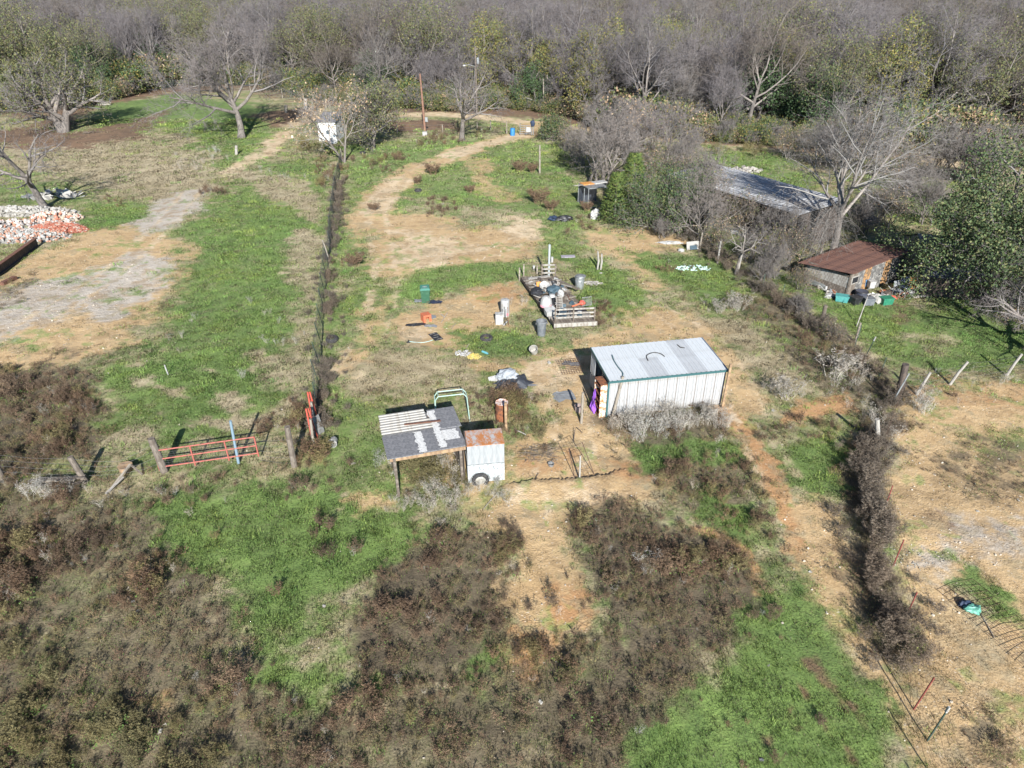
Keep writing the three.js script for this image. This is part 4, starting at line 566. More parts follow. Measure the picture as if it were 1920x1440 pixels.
{ // dead bushes standing alone in the yard
  const g = [1, 2].map((k) => weed(640 + k, 26, 1, 0.75, 12, 8, 0.0075, BROWN, BROWN2)), ga = weed(650, 20, 1, 0.75, 9, 3, 0.0085, ASH.map((x) => x * 0.85), ASH2.map((x) => x * 0.85));
  const list = [[812, 328, 1.25, 0, 'round brown dead bush at the inner bend of the drive'], [783, 345, 0.8, 1, 'small brown dead bush on the drive side of the round one'], [975, 322, 1.25, 0, 'brown dead bush left of the lone fence post by the drive'], [998, 324, 1.1, 1, 'brown dead bush against the lone fence post by the drive'], [1010, 382, 1.5, 0, 'wide brown dead bush in the yard left of the kennel'], [1032, 395, 1.05, 1, 'smaller brown dead bush toward the kennel'], [666, 500, 1.0, 0, 'brown dead bush beside the fence line and the bare drive'], [1350, 585, 1.0, 2, 'grey dead bush on the slope right of the deck'], [1385, 580, 1.15, 2, 'paler spiky grey dead bush on the slope toward the right fence'], [1560, 705, 1.6, 2, 'largest spiky grey dead bush before the right fence corner'], [1475, 748, 1.2, 2, 'round grey dead bush above the orange dirt strip'], [880, 360, 0.8, 1, 'low brown dead bush in the middle of the yard'], [700, 395, 0.8, 1, 'low brown dead bush left of the drive'], [1100, 395, 0.9, 1, 'brown dead bush at the foot of the kennel']];
  for (const [u, v, s, k, l] of list) { const o = thing('dead_bush', l, 'bush', onGround(u, v), u * 0.7); o.scale.set(s, s * 0.85, s); part('twigs', k === 2 ? ga : g[k], leafMat, o); }
}
// ---------------------------------------------------------------- built things
const heading = (a, b) => Math.atan2(-(b.z - a.z), b.x - a.x);             // turn that lays local x along a -> b
function ribbed(m, o, ux, uy, un, w, l, ribs, h = 0.018, rw = 0.022) {      // ribbed metal sheet: ribs run along uy
  const xs = [[0, 0]]; for (let k = 0; k < ribs; k++) { const c = w * (k + 0.5) / ribs; xs.push([c - rw * 1.6, 0], [c - rw * 0.8, h], [c + rw * 0.8, h], [c + rw * 1.6, 0]); } xs.push([w, 0]);
  for (let k = 0; k + 1 < xs.length; k++) { const P = (q, t) => o.clone().addScaledVector(ux, q[0]).addScaledVector(un, q[1]).addScaledVector(uy, t); m.quad(P(xs[k], 0), P(xs[k + 1], 0), P(xs[k + 1], l), P(xs[k], l)); }
  return m;
}
// ------- white metal shed
{
  const a = at(1137, 780), b = at(1351, 757), th = heading(a, b); a.y = relief(a.x, a.z) - 0.05;
  const W = 5.6, D = 2.75, HF = 1.92, HB = 2.12, N = 12, pw = W / N, s = thing('metal_shed', 'white ribbed metal shed with an open end and dark green trim', 'shed', a, th);
  const wallM = patina([0.345, 0.35, 0.355], [0.27, 0.26, 0.24], 0.5, 1.6, 0.4, 0.3), roofA = patina([0.49, 0.52, 0.54], [0.42, 0.44, 0.45], 0.5, 1.7, 0.4, 0.3), roofB = patina([0.4, 0.42, 0.44], [0.34, 0.355, 0.37], 0.55, 1.4, 0.45, 0.3), trim = mat([0.035, 0.1, 0.105], 0.5), inner = patina([0.4, 0.4, 0.38], [0.25, 0.24, 0.22], 0.7, 1.2, 0.45);
  for (let k = 0; k < N; k++) {
    part('wall_panel', ribbed(M(), V(k * pw + 0.002, 0.05, 0), V(1, 0, 0), UP, V(0, 0, 1), pw - 0.04, HF - 0.1, 2, 0.022, 0.014), wallM, s);
    part('wall_panel', ribbed(M(), V((k + 1) * pw - 0.002, 0.05, -D), V(-1, 0, 0), UP, V(0, 0, -1), pw - 0.006, HB - 0.1, 2, 0.014, 0.015), wallM, s);
    const sl = V(0, HB - HF, -D - 0.2).normalize(), nn = V(0, 1, 0).addScaledVector(sl, -sl.y).normalize(), full = Math.hypot(D + 0.2, HB - HF), grey = k === 8 || k === 9;
    const o = V(k * pw, HF + 0.03, 0.1);
    if (k === 4 || k === 5) { part('roof_sheet', ribbed(M(), o.clone(), V(1, 0, 0), sl, nn, pw - 0.004, full * 0.56, 2, 0.022), roofB, s, 'greyer weathered roof sheet'); part('roof_sheet', ribbed(M(), o.clone().addScaledVector(sl, full * 0.54).addScaledVector(nn, 0.006), V(1, 0, 0), sl, nn, pw - 0.004, full * 0.46, 2, 0.022), roofA, s); }
    else part('roof_sheet', ribbed(M(), o, V(1, 0, 0), sl, nn, pw - 0.004, full, 2, 0.022), grey ? roofB : roofA, s, grey ? 'greyer weathered roof sheet' : undefined);
  }
  for (let k = 0; k < 6; k++) { const z = -k * D / 6; part('wall_panel', ribbed(M(), V(W, 0.05, z - 0.002), V(0, 0, -1), UP, V(1, 0, 0), D / 6 - 0.005, HF - 0.1 + k * 0.033, 2, 0.014, 0.015), wallM, s); }
  for (let k = 0; k < 4; k++) part('end_panel', ribbed(M(), V(0, 0.95, -D + k * 0.2), V(0, 0, 1), UP, V(-1, 0, 0), 0.195, 1.12 - k * 0.012, 1, 0.025, 0.03), wallM, s);
  part('seam_backing', M().box(V(W / 2, 0.06, -0.03), W - 0.02, HF - 0.14, 0.02), patina([0.25, 0.22, 0.2], [0.16, 0.14, 0.12], 0.8, 0.8, 0.45), s, 'dingy sheathing showing in the panel seams');
  part('kick_board', M().box(V(0.01, 0.25, -D + 0.4), 0.03, 0.66, 0.78), MAT.grey, s, 'grey board below the end panels');
  part('fascia', M().beam(V(-0.03, HF - 0.03, 0.1), V(W + 0.03, HF - 0.03, 0.1), 0.03, 0.11), trim, s); part('fascia', M().beam(V(-0.03, HF - 0.02, 0.12), V(-0.03, HB, -D - 0.1), 0.03, 0.12), trim, s); part('fascia', M().beam(V(W + 0.03, HF - 0.02, 0.12), V(W + 0.03, HB, -D - 0.1), 0.03, 0.1), mat([0.12, 0.18, 0.26], 0.5), s, 'blue grey edge trim');
  part('corner_trim', M().beam(V(-0.02, 0, 0.02), V(-0.02, HF - 0.08, 0.02), 0.09, 0.09), trim, s);
  for (const z of [-0.08, -D + 0.08]) for (let k = 0; k < 4; k++) part('stud', M().beam(V(0.08 + k * (W - 0.2) / 3, 0, z), V(0.08 + k * (W - 0.2) / 3, (z < -1 ? HB : HF) - 0.08, z), 0.09, 0.09), MAT.woodPale, s);
  for (let k = 0; k < 4; k++) part('rafter', M().beam(V(0.08 + k * (W - 0.2) / 3, HF - 0.1, -0.02), V(0.08 + k * (W - 0.2) / 3, HB - 0.1, -D + 0.02), 0.05, 0.1), MAT.woodPale, s);
  part('sill', M().box(V(W * 0.62, -0.12, 0.03), W * 0.74, 0.16, 0.05), MAT.woodTan, s);
  const L = (x, y, z) => V(x, y, z).applyAxisAngle(UP, th).add(a), roofY = (z) => HF + 0.062 + (0.1 - z) / (D + 0.2) * (HB - HF);
  const hose = (pts, r) => M().tube(new THREE.CatmullRomCurve3(pts).getPoints(24), r, 6);
  single('roof_hose', hose([V(0.75, roofY(-1.9) + 0.02, -1.95), V(0.7, roofY(-1.5), -1.5), V(0.72, roofY(-0.8), -0.8), V(0.76, roofY(-0.45), -0.42), V(0.66, roofY(-0.15), -0.12)], 0.028), mat([0.06, 0.12, 0.14], 0.5), 'dark straight hose with a bent end lying down the shed roof', 'hose', a, th);
  single('roof_hose', hose([V(2.25, roofY(-1.2), -1.2), V(2.35, roofY(-1.65), -1.65), V(2.75, roofY(-1.85), -1.85), V(3.05, roofY(-1.7), -1.7), V(3.15, roofY(-1.42), -1.42)], 0.022), MAT.rubber, 'black hose curved into an arch on the shed roof', 'hose', a, th);
  single('roof_scrap', M().tube([V(4.15, roofY(-2.35), -2.35), V(4.2, roofY(-2.1), -2.1), V(4.38, roofY(-2.0), -2.0)], 0.024, 5), MAT.rubber, 'small bent black scrap near the back edge of the shed roof', 'scrap', a, th);
  // props against the shed
  { const p = onGround(1147, 783), q = at(1168, 706, 2.0); single('brace_pole', M().rod(V(0, -0.1, 0), q.clone().sub(p), 0.075, 0.07, 8), MAT.woodPale, 'slanting weathered pole leaning on the front corner of the metal shed', 'pole', p); }
  { const p = onGround(1354, 764); single('wooden_post', M().beam(V(0, -0.1, 0), V(0.06, rise(1354, 764, 680), 0), 0.1, 0.1), MAT.woodTan, 'square tan post at the far front corner of the metal shed', 'post', p); }
  { const g = thing('metal_cabinet', 'rusty metal shelf cabinet standing at the shed opening', 'cabinet', L(-0.22, 0, -0.32), th + 0.06), rw = patina([0.66, 0.62, 0.55], [0.4, 0.15, 0.05], 0.75, 0.9, 0.52), h = 1.72;
    part('side_panel', M().box(V(0, 0, 0.32), 0.34, h, 0.02), rw, g, 'white side streaked with rust'); part('side_panel', M().box(V(0, 0, -0.42), 0.34, h, 0.02), rw, g); part('back_panel', M().box(V(0.17, 0, -0.05), 0.02, h, 0.72), MAT.rustDark, g); part('top', M().box(V(0, h, -0.05), 0.36, 0.03, 0.78), MAT.rust, g, 'brick red rusted top');
    for (let k = 0; k < 5; k++) part('shelf', M().box(V(0, 0.06 + k * 0.36, -0.05), 0.33, 0.025, 0.7), MAT.rust, g); }
  { const m = M(), r = random(3), col = []; const P = (i, j) => V(-0.5 + 0.12 * Math.sin(j * 2 + i * 3) * (1 - j / 5) + (r() - 0.5) * 0.03, 0.02 + j * 0.26, -0.35 - i * 0.13 * (1 - j / 6)); for (let j = 0; j <= 5; j++) { col.push([]); for (let i = 0; i <= 4; i++) col[j].push(P(i, j)); } for (let j = 0; j < 5; j++) for (let i = 0; i < 4; i++) m.tri(col[j][i], col[j][i + 1], col[j + 1][i + 1]).tri(col[j][i], col[j + 1][i + 1], col[j + 1][i]); for (let j = 0; j < 5; j++) for (let i = 0; i < 4; i++) { const o = V(0.02, 0, 0.02); m.tri(col[j][i].clone().add(o), col[j][i + 1].clone().add(o), col[j + 1][i + 1].clone().add(o)).tri(col[j][i].clone().add(o), col[j + 1][i + 1].clone().add(o), col[j + 1][i].clone().add(o)); }
    single('purple_cloth', m, MAT.purple, 'purple cloth hanging beside the rusty cabinet', 'cloth', a, th); }
}
// ------- lean-to shelter with a patched roof
{
  const a = at(748, 930), b = at(877, 907), th = heading(a, b); a.y = relief(a.x, a.z) - 0.03;
  const s = thing('lean_to', 'open lean-to with a patched grey shingle roof on timber posts', 'shelter', a, th), shingle = patina([0.12, 0.125, 0.135], [0.2, 0.2, 0.21], 0.95, 0.42, 0.5), tape = patina([0.62, 0.62, 0.6], [0.22, 0.22, 0.23], 0.85, 0.5, 0.36), osb = MAT.woodTan;
  const R = (x, z, up = 0) => V(x, 1.86 - z * -0.028 + up, z);
  const slab = (x0, x1, z0, z1, up, t = 0.03) => M().hexa([R(x0, z0, up), R(x1, z0, up), R(x1, z1, up), R(x0, z1, up), R(x0, z0, up + t), R(x1, z0, up + t), R(x1, z1, up + t), R(x0, z1, up + t)]);
  part('roof_sheet', slab(-0.3, 1.06, 0.06, -1.55, 0.0), shingle, s); part('roof_sheet', slab(1.08, 2.75, 0.02, -1.62, 0.012), shingle, s); part('roof_sheet', slab(1.72, 2.86, -1.4, -3.0, 0.045), shingle, s); part('roof_sheet', slab(-0.25, 1.7, -1.57, -2.9, 0.0), shingle, s);
  for (let [x0, x1, z0, z1, up, n] of [[0.93, 1.22, 0.0, -1.5, 0.045, 9], [1.72, 2.0, -0.05, -2.9, 0.078, 14], [2.0, 2.62, -0.55, -1.3, 0.052, 4]]) { const m = M(), r = random(x0 * 99); n *= 2; let e = 0, f = 0, g2 = 0; for (let k = 0; k < n; k++) { const za = lerp(z0, z1, k / n), zb = lerp(z0, z1, (k + 1) / n), e2 = (r() - 0.5) * 0.12, f2 = (r() - 0.5) * 0.12; m.quad(R(x0 + e, za, up), R(x1 + f, za, up), R(x1 + f2, zb, up), R(x0 + e2, zb, up)); e = e2; f = f2; } void g2; part('seam_patch', m, tape, s, 'torn white patch tape'); }
  for (const [x, z, h] of [[0, 0, 1.84], [0.1, -2.7, 1.78], [2.5, -2.7, 1.78], [2.55, -0.1, 1.84], [1.3, -2.75, 1.78]]) part('post', M().beam(V(x, -0.2, z), V(x - 0.04, h, z), 0.1, 0.1), MAT.wood, s);
  for (const [z0, z1] of [[0, 0], [-2.7, -2.7]]) part('roof_beam', M().beam(V(-0.2, 1.78 + z0 * 0.028, z0), V(2.7, 1.78 + z1 * 0.028, z1), 0.05, 0.14), osb, s);
  for (let k = 0; k < 9; k++) part('side_board', M().box(V(2.64, -0.05, -0.22 - k * 0.3), 0.025, 1.72 + (k % 3) * 0.03, 0.28), k % 2 ? MAT.wood : MAT.woodDark, s);
  for (let k = 0; k < 10; k++) part('back_board', M().box(V(0.2 + k * 0.25, 0, -2.8), 0.24, 1.6 + (k * 7 % 4) * 0.03, 0.025), osb, s);
  for (let k = 0; k < 4; k++) part('side_board', M().box(V(0.02, -0.05, -1.5 - k * 0.32), 0.025, 1.6, 0.2), MAT.woodDark, s);
  for (const [x0, x1, z, tilt, l] of [[-0.3, 1.72, -1.5, 0.03, 'white ribbed metal sheet laid on the lean-to roof nearer its front'], [-0.26, 1.6, -2.25, 0.05, 'white ribbed metal sheet laid along the back of the lean-to roof']]) {
    const m = ribbed(M(), R(x0, z, 0.1 + tilt), V(0, 0, -1), V(1, 0, 0), UP, 0.74, x1 - x0, 4, 0.03, 0.035); single('metal_sheet', m, MAT.whiteDirty, l, 'metal sheet', a, th); }
  single('loose_plank', M().beam(R(0.65, -1.9, 0.22), R(2.1, -1.86, 0.17), 0.09, 0.03), MAT.rustDark, 'brown rusty strip lying across the white sheets', 'plank', a, th);
  // bent pipe hay frame behind
  const p = onGround(848, 792), g = thing('hay_feeder', 'pale green bent pipe frame standing behind the lean-to', 'frame', p, th * 0.6);
  for (const z of [0, -0.42]) part('hoop', M().tube([V(-0.72, -0.05, z), V(-0.7, 1.28, z), V(-0.56, 1.47, z), V(0.56, 1.5, z), V(0.7, 1.32, z), V(0.8, -0.05, z)], 0.028, 7), MAT.greenPipe, g);
  for (const [x, y] of [[-0.7, 1.28], [0.7, 1.32], [-0.56, 1.47], [0.56, 1.5]]) part('crosspiece', M().rod(V(x, y, 0), V(x, y, -0.42), 0.022), MAT.greenPipe, g);
}
// ------- box trailer
function tyreGeo(R, w, seed = 1) { const m = M(), prof = [], r0 = R * 0.6, n = 10; for (let k = 0; k <= n; k++) { const a = -Math.PI / 2 + Math.PI * k / n + Math.PI; prof.push([R - (R - r0) * 0.5 - Math.cos(a) * (R - r0) * 0.5 * (Math.abs(Math.cos(a)) > 0.5 ? 1 : 0.92), w / 2 + Math.sin(a) * -w / 2]); } prof.push([r0 + 0.015, w * 0.9], [r0 + 0.03, w * 0.5], [r0 + 0.015, w * 0.1], prof[0]); m.lathe(V(0, 0, 0), prof, 22); for (let k = 0; k < 30; k++) { const a = k / 30 * 6.283; m.box(V(Math.cos(a) * (R + 0.002), w * 0.28 + (k % 2) * w * 0.24, Math.sin(a) * (R + 0.002)), 0.016, w * 0.2, 0.04, -a); } return m; }
{
  const a = at(878, 909), b = at(946, 903), th = heading(a, b); a.y = relief(a.x, a.z) - 0.02;
  const s = thing('box_trailer', 'old box trailer of grey sheet metal with one wheel and a rusty roof', 'trailer', a, th), W = 1.45, D = 0.98, Hh = 1.88;
  const upper = patina([0.29, 0.31, 0.325], [0.37, 0.39, 0.4], 0.5, 0.7, 0.5, 0.15, { metalness: 0.2 }), lower = patina([0.46, 0.48, 0.49], [0.17, 0.2, 0.21], 0.6, 0.55, 0.42, 0.5), roof = patina([0.36, 0.36, 0.36], [0.38, 0.15, 0.05], 0.8, 1.3, 0.54, 0.6);
  part('lower_side', M().box(V(W / 2, 0.1, -D / 2), W, 0.86, D), lower, s, 'flaking white paint on the lower half');
  for (let k = 0; k < 3; k++) part('upper_panel', M().box(V(W / 6 + k * W / 3, 0.965, -0.012), W / 3 - 0.008, Hh - 0.98, 0.02), upper, s);
  part('upper_box', M().box(V(W / 2, 0.962, -D / 2 - 0.012), W - 0.03, Hh - 0.98, D - 0.05), upper, s);
  part('belt_rail', M().beam(V(-0.005, 0.96, 0.006), V(W + 0.005, 0.96, 0.006), 0.02, 0.035), MAT.galv, s);
  for (let k = 0; k < 2; k++) part('roof_panel', M().box(V(W * (0.25 + k * 0.5), Hh - 0.015 + k * 0.004, -D / 2), W / 2 + 0.01, 0.022, D + 0.05, 0, [0.03, 0, 0]), roof, s);
  part('gutter', M().beam(V(-0.02, Hh - 0.03, -0.02), V(-0.02, Hh, -D), 0.05, 0.06), MAT.woodDark, s);
  const t = part('wheel', tyreGeo(0.34, 0.2), MAT.rubber, s); t.position.set(0.48, 0.22, -0.06); t.rotation.x = Math.PI / 2; part('hub', M().lathe(V(0, 0, 0), [[0.2, 0.05], [0.2, 0.14], [0.13, 0.17], [0.06, 0.15], [0.001, 0.16]], 16), MAT.whiteDirty, t);
  part('fender', M().tube(Array.from({ length: 13 }, (_, k) => V(0.48 + Math.cos(Math.PI * k / 12) * 0.385, 0.2 + Math.sin(Math.PI * k / 12) * 0.385, 0.01)), 0.022, 5), MAT.galv, s);
}
// ------- posts, barrel, gate panel round the gap
const post = (name, u, vb, ut, vt, w, m, label, cat = 'post', round = true) => { const p = onGround(u, vb), h = Math.max(0.2, rise(u, vb, vt)), q = at(ut, vt, h), top = V((q.x - p.x), h - p.y, 0); return single(name, round ? M().tube([V(0, -0.2, 0), top.clone().multiplyScalar(0.5), top], [w * 1.05, w, w * 0.92], 8) : M().beam(V(0, -0.2, 0), top, w * 2, w * 2), m, label, cat, p); };
post('wooden_post', 1090, 792, 1093, 736, 0.06, MAT.woodPale, 'lone grey post standing in front of the shed opening');
{ const p = onGround(941, 786), g = thing('rusty_barrel', 'rusty steel barrel with a pale dented lid standing in the weeds', 'barrel', p); part('body', M().lathe(V(0, 0, 0), [[0.28, 0], [0.29, 0.02], [0.285, 0.3], [0.3, 0.31], [0.285, 0.33], [0.285, 0.6], [0.3, 0.61], [0.285, 0.63], [0.285, 0.9], [0.3, 0.92]], 20), MAT.rust, g); part('lid', M().lathe(V(0, 0, 0), [[0.3, 0.92], [0.29, 0.94], [0.27, 0.9], [0.15, 0.89], [0.001, 0.905]], 20), patina([0.6, 0.57, 0.54], [0.3, 0.12, 0.06], 0.7, 0.5, 0.5), g); }
post('wooden_post', 949, 806, 948, 755, 0.055, MAT.woodTan, 'tan split post beside the rusty barrel', 'post', false);
post('steel_post', 1087, 897, 1088, 855, 0.035, MAT.whiteDirty, 'short white pipe post at the end of the dirt ledge');
{ const p = onGround(1092, 892), g = thing('wire_gate', 'bent rusty wire gate panel propped by the white pipe post', 'gate', p, 0.5), m = M();
  part('frame', M().tube([V(-0.3, 0, -0.1), V(-0.42, 1.25, -0.45), V(0.25, 1.3, -0.5), V(0.5, 0.02, 0.1), V(-0.3, 0, -0.1)], 0.018, 5), MAT.wireRust, g);
  for (let k = 1; k < 6; k++) m.rod(V(-0.3 - 0.02 * k, k * 0.21, -0.1 - 0.058 * k), V(0.5 - 0.042 * k, k * 0.215, 0.1 - 0.1 * k), 0.006, 0.006, 4); for (let k = 1; k < 4; k++) m.rod(V(-0.3 + 0.2 * k, 0.01, -0.1 + 0.05 * k), V(-0.42 + 0.168 * k, 1.26, -0.45 - 0.012 * k), 0.006, 0.006, 4); part('wire', m, MAT.wireRust, g); }
{ // eroded ledge: earth stands a hand higher on the near side of a ragged edge
  const line = [[925, 918], [950, 911], [975, 908], [1000, 904], [1025, 903], [1050, 902], [1072, 899], [1088, 897], [1105, 897], [1125, 893], [1140, 893], [1152, 885], [1172, 878], [1190, 876]], r = random(44), top = [], base = [], nearE = [], m = { p: [], uv: [], i: [] }, pts = [];
  for (let k = 0; k + 1 < line.length; k++) for (let j = 0; j < 7; j++) pts.push(at(lerp(line[k][0], line[k + 1][0], j / 7), lerp(line[k][1], line[k + 1][1], j / 7) + (r() - 0.5) * 3.4));
  const n = pts.length, g = new THREE.BufferGeometry(), rows = [[0.02, -0.14, -0.03], [0, 0.02, 0.0], [-0.02, 0.115, 0.03], [-0.3, 0.1, 0.35], [-1.0, 0.045, 1.0], [-2.0, -0.03, 2.0]];
  pts.forEach((p, k) => { const e = Math.min(1, k / 12, (n - 1 - k) / 16), f = 0.75 + 0.5 * r(); for (const [, h, dz] of rows) { const x = p.x + (dz > 0.1 ? (noise(k * 0.2, dz * 3) - 0.5) * 0.1 : 0), z = p.z + dz * (0.75 + 0.25 * e); m.p.push(x, relief(x, z) + (h > 0 ? h * e * (h > 0.09 ? f : 1) - 0.012 * (1 - e) : h) + (dz > 1.9 ? -0.02 : 0), z); m.uv.push(x, -z); } });
  for (let k = 0; k + 1 < n; k++) for (let j = 0; j + 1 < rows.length; j++) { const a = k * rows.length + j, b = a + rows.length; m.i.push(a, a + 1, b + 1, a, b + 1, b); }
  g.setAttribute('position', new THREE.Float32BufferAttribute(m.p, 3)); g.setAttribute('uv', new THREE.Float32BufferAttribute(m.uv, 2)); g.setIndex(m.i); g.computeVertexNormals();
  const mm = groundMats[0].clone(); mm.side = THREE.DoubleSide; const o = new THREE.Mesh(g, mm); o.name = 'ground_ledge'; o.castShadow = o.receiveShadow = true; scene.add(o); tag(o, 'low eroded dirt ledge across the gap between trailer and gate panel', 'ledge', null, 'structure');
}
// ------- crumpled sheets, bags, buckets, tyres, bins
function drape(w, d, h, seed, nx = 14, nz = 14) { const m = M(), P = []; for (let j = 0; j <= nz; j++) { P.push([]); for (let i = 0; i <= nx; i++) { const x = (i / nx - 0.5) * w, z = (j / nz - 0.5) * d, e = Math.min(1, Math.min(i, nx - i, j, nz - j) / 3), wob = 1 + (noise(i * 0.5 + seed, j * 0.5) - 0.5) * 0.5; P[j].push(V(x * wob, 0.025 + h * e * (0.25 + 1.3 * fbm(i * 0.33 + seed * 7, j * 0.33, 3) ** 1.6) + 0.05 * noise(i * 1.3, j * 1.3 + seed), z * wob)); } } for (let j = 0; j < nz; j++) for (let i = 0; i < nx; i++) m.tri(P[j][i], P[j + 1][i], P[j + 1][i + 1]).tri(P[j][i], P[j + 1][i + 1], P[j][i + 1]); return m; }
single('tarp_heap', drape(1.7, 1.15, 0.32, 3), mat([0.035, 0.04, 0.05], 0.6), 'black crumpled tarp on the dirt left of the shed', 'tarp', onGround(962, 722), 0.5);
single('mattress_pad', M().blob(V(0, 0.3, 0), 0.55, 0.3, 0.42, 8, 0.3), patina([0.36, 0.39, 0.42], [0.2, 0.22, 0.24], 0.9, 0.7, 0.45), 'rolled grey padding on top of the black tarp', 'padding', onGround(951, 712), 0.2);
single('white_sheet', M().box(V(0, 0.02, 0), 0.5, 0.05, 0.42, 0.3, [0.5, 0, 0.2]), MAT.white, 'small white panel tilted against the black tarp', 'panel', onGround(926, 712));
const bucket = (u, v, r, h, m, label, tip = null, cat = 'bucket') => { const g = thing('bucket', label, cat, onGround(u, v)); const b = part('body', M().lathe(V(0, 0, 0), [[0.001, 0.01], [r * 0.82, 0], [r * 0.84, 0.02], [r, h], [r * 1.05, h], [r * 0.95, h * 0.98], [r * 0.8, 0.03], [0.001, 0.03]], 16), m, g); part('handle', M().tube(Array.from({ length: 9 }, (_, k) => V(Math.cos(Math.PI * k / 8) * r, h * 0.95 - Math.sin(Math.PI * k / 8) * r * 0.3, Math.sin(Math.PI * k / 8) * r * 0.95)), 0.008, 4), MAT.wire, g); if (tip) { g.rotation.set(...tip); g.position.y += r * 0.9; } return g; };
bucket(627, 830, 0.2, 0.36, MAT.white, 'white bucket lying on its side right of the red gate scraps', [1.45, 0.6, 0]);
bucket(1002, 664, 0.22, 0.36, MAT.whiteDirty, 'pale grey bucket on the grass edge in front of the grey bin', [0.5, 0.2, 0.2]);
bucket(1033, 874, 0.13, 0.14, MAT.dullSteel, 'small dark pail among the twigs beside the trailer');
function tyre(u, v, label, tilt = 0.08, w = 0.21) { const p = onGround(u, v), m = single('tyre', tyreGeo(0.34, w), MAT.rubber, label, 'tyre', p, u); m.rotation.x = tilt; return m; }
tyre(912, 634, 'worn tyre lying flat on the grass edge in the yard'); tyre(623, 640, 'worn tyre lying flat against the wire fence line', 0.05, 0.26); tyre(784, 358, 'small dark tyre lying in the grass inside the drive bend');
single('tyre', tyreGeo(0.34, 0.2), MAT.rubber, 'dark tyre half hidden at the edge of the bushy olive tree', 'tyre', onGround(680, 287), 0);
function wheelie(u, v, m, w, h, label, lidMat, turn, lettering) {
  const p = onGround(u, v), g = thing('wheeled_bin', label, 'bin', p, turn), k = (x, z, y) => V(x * w * (0.4 + 0.12 * y / h), y, z * w * (0.42 + 0.14 * y / h)); const ring = (y) => [k(-1, 1, y), k(1, 1, y), k(1, -1, y), k(-1, -1, y)];
  part('body', M().hexa([...ring(0.06), ...ring(h * 0.86)]), m, g); part('rim', M().box(V(0, h * 0.82, 0), w * 1.08, 0.05, w * 1.16), m, g);
  const lid = part('lid', M().hexa([V(-w * 0.55, h * 0.87, w * 0.6), V(w * 0.55, h * 0.87, w * 0.6), V(w * 0.55, h * 0.87, -w * 0.6), V(-w * 0.55, h * 0.87, -w * 0.6), V(-w * 0.48, h * 0.96, w * 0.45), V(w * 0.48, h * 0.96, w * 0.45), V(w * 0.48, h, -w * 0.5), V(-w * 0.48, h, -w * 0.5)]), lidMat, g);
  if (lettering) part('marking', lettering(w, h), MAT.white, lid, 'worn white print on the lid');
  part('handle', M().rod(V(-w * 0.4, h * 0.86, -w * 0.68), V(w * 0.4, h * 0.86, -w * 0.68), 0.02), m, g);
  for (const x of [-1, 1]) part('wheel', M().tube([V(x * w * 0.4, 0.1, -w * 0.42), V(x * w * 0.5, 0.1, -w * 0.42)], 0.11, 12), MAT.black, g);
  return g;
}
const lidMark = (w, h) => { const m = M(), P = (x, t, e = 0.004) => V(x * w, lerp(h * 0.963, h * 0.996, t) + e, lerp(w * 0.38, -w * 0.42, t)); for (const [x0, x1, t0, t1] of [[-0.22, -0.1, 0.35, 0.62], [-0.06, 0.06, 0.3, 0.66], [0.1, 0.22, 0.35, 0.62], [-0.4, 0.4, 0.03, 0.08]]) m.quad(P(x0, t0), P(x1, t0), P(x1, t1), P(x0, t1)); return m; };
wheelie(798, 565, MAT.green, 0.56, 1.05, 'green wheeled rubbish bin in the yard', mat([0.045, 0.17, 0.13], 0.45), 0.15, lidMark);
{ const p = onGround(1015, 628), g = thing('rubbish_bin', 'tapered grey plastic bin in front of the deck', 'bin', p, 0.1); part('body', M().lathe(V(0, 0, 0), [[0.001, 0], [0.21, 0], [0.225, 0.05], [0.28, 0.84], [0.32, 0.86], [0.31, 0.92], [0.27, 0.9], [0.23, 0.2], [0.001, 0.18]], 18), MAT.greyPlastic, g); for (const s of [-1, 1]) part('handle', M().box(V(s * 0.31, 0.74, 0), 0.05, 0.05, 0.14), MAT.greyPlastic, g); }
{ const p = onGround(1086, 542), g = thing('dustbin', 'ribbed galvanised dustbin beside the deck', 'bin', p); part('body', M().lathe(V(0, 0, 0), [[0.001, 0], [0.26, 0], [0.27, 0.2], [0.28, 0.22], [0.275, 0.24], [0.3, 0.55], [0.315, 0.57], [0.305, 0.59], [0.32, 0.8], [0.34, 0.81], [0.33, 0.83], [0.29, 0.8], [0.25, 0.1], [0.001, 0.08]], 20), MAT.galv, g); part('lid', M().lathe(V(0.06, 0.02, -0.05), [[0.34, 0.8], [0.33, 0.83], [0.2, 0.87], [0.001, 0.89]], 16), MAT.dullSteel, g, 'dented lid pushed askew'); }
single('mat', drape(0.75, 0.5, 0.03, 5, 6, 5), mat([0.02, 0.03, 0.06], 0.7), 'dark blue mat on the ground beside the green bin', 'mat', onGround(817, 566)); single('mat', drape(0.5, 0.45, 0.06, 6, 6, 5), MAT.grey, 'grey rag on the ground against the green bin', 'rag', onGround(784, 564));
{ const p = onGround(799, 600), g = thing('plastic_crate', 'orange plastic crate with an open front on the bare earth', 'crate', p, 0.5), w = 0.46, h = 0.42; for (const [x, z, sx, sz] of [[-1, 0, 0.03, w], [1, 0, 0.03, w], [0, -1, w, 0.03]]) part('side', M().box(V(x * w / 2, 0, z * w / 2), sx, h, sz), MAT.orange, g); part('top', M().box(V(0, h, 0), w + 0.03, 0.03, w + 0.03), MAT.orange, g); for (const x of [-1, 1]) part('front_rail', M().box(V(x * w * 0.36, 0, w / 2), 0.12, h, 0.03), MAT.orange, g); part('front_rail', M().box(V(0, h - 0.1, w / 2), w * 0.5, 0.1, 0.028), MAT.orange, g); }
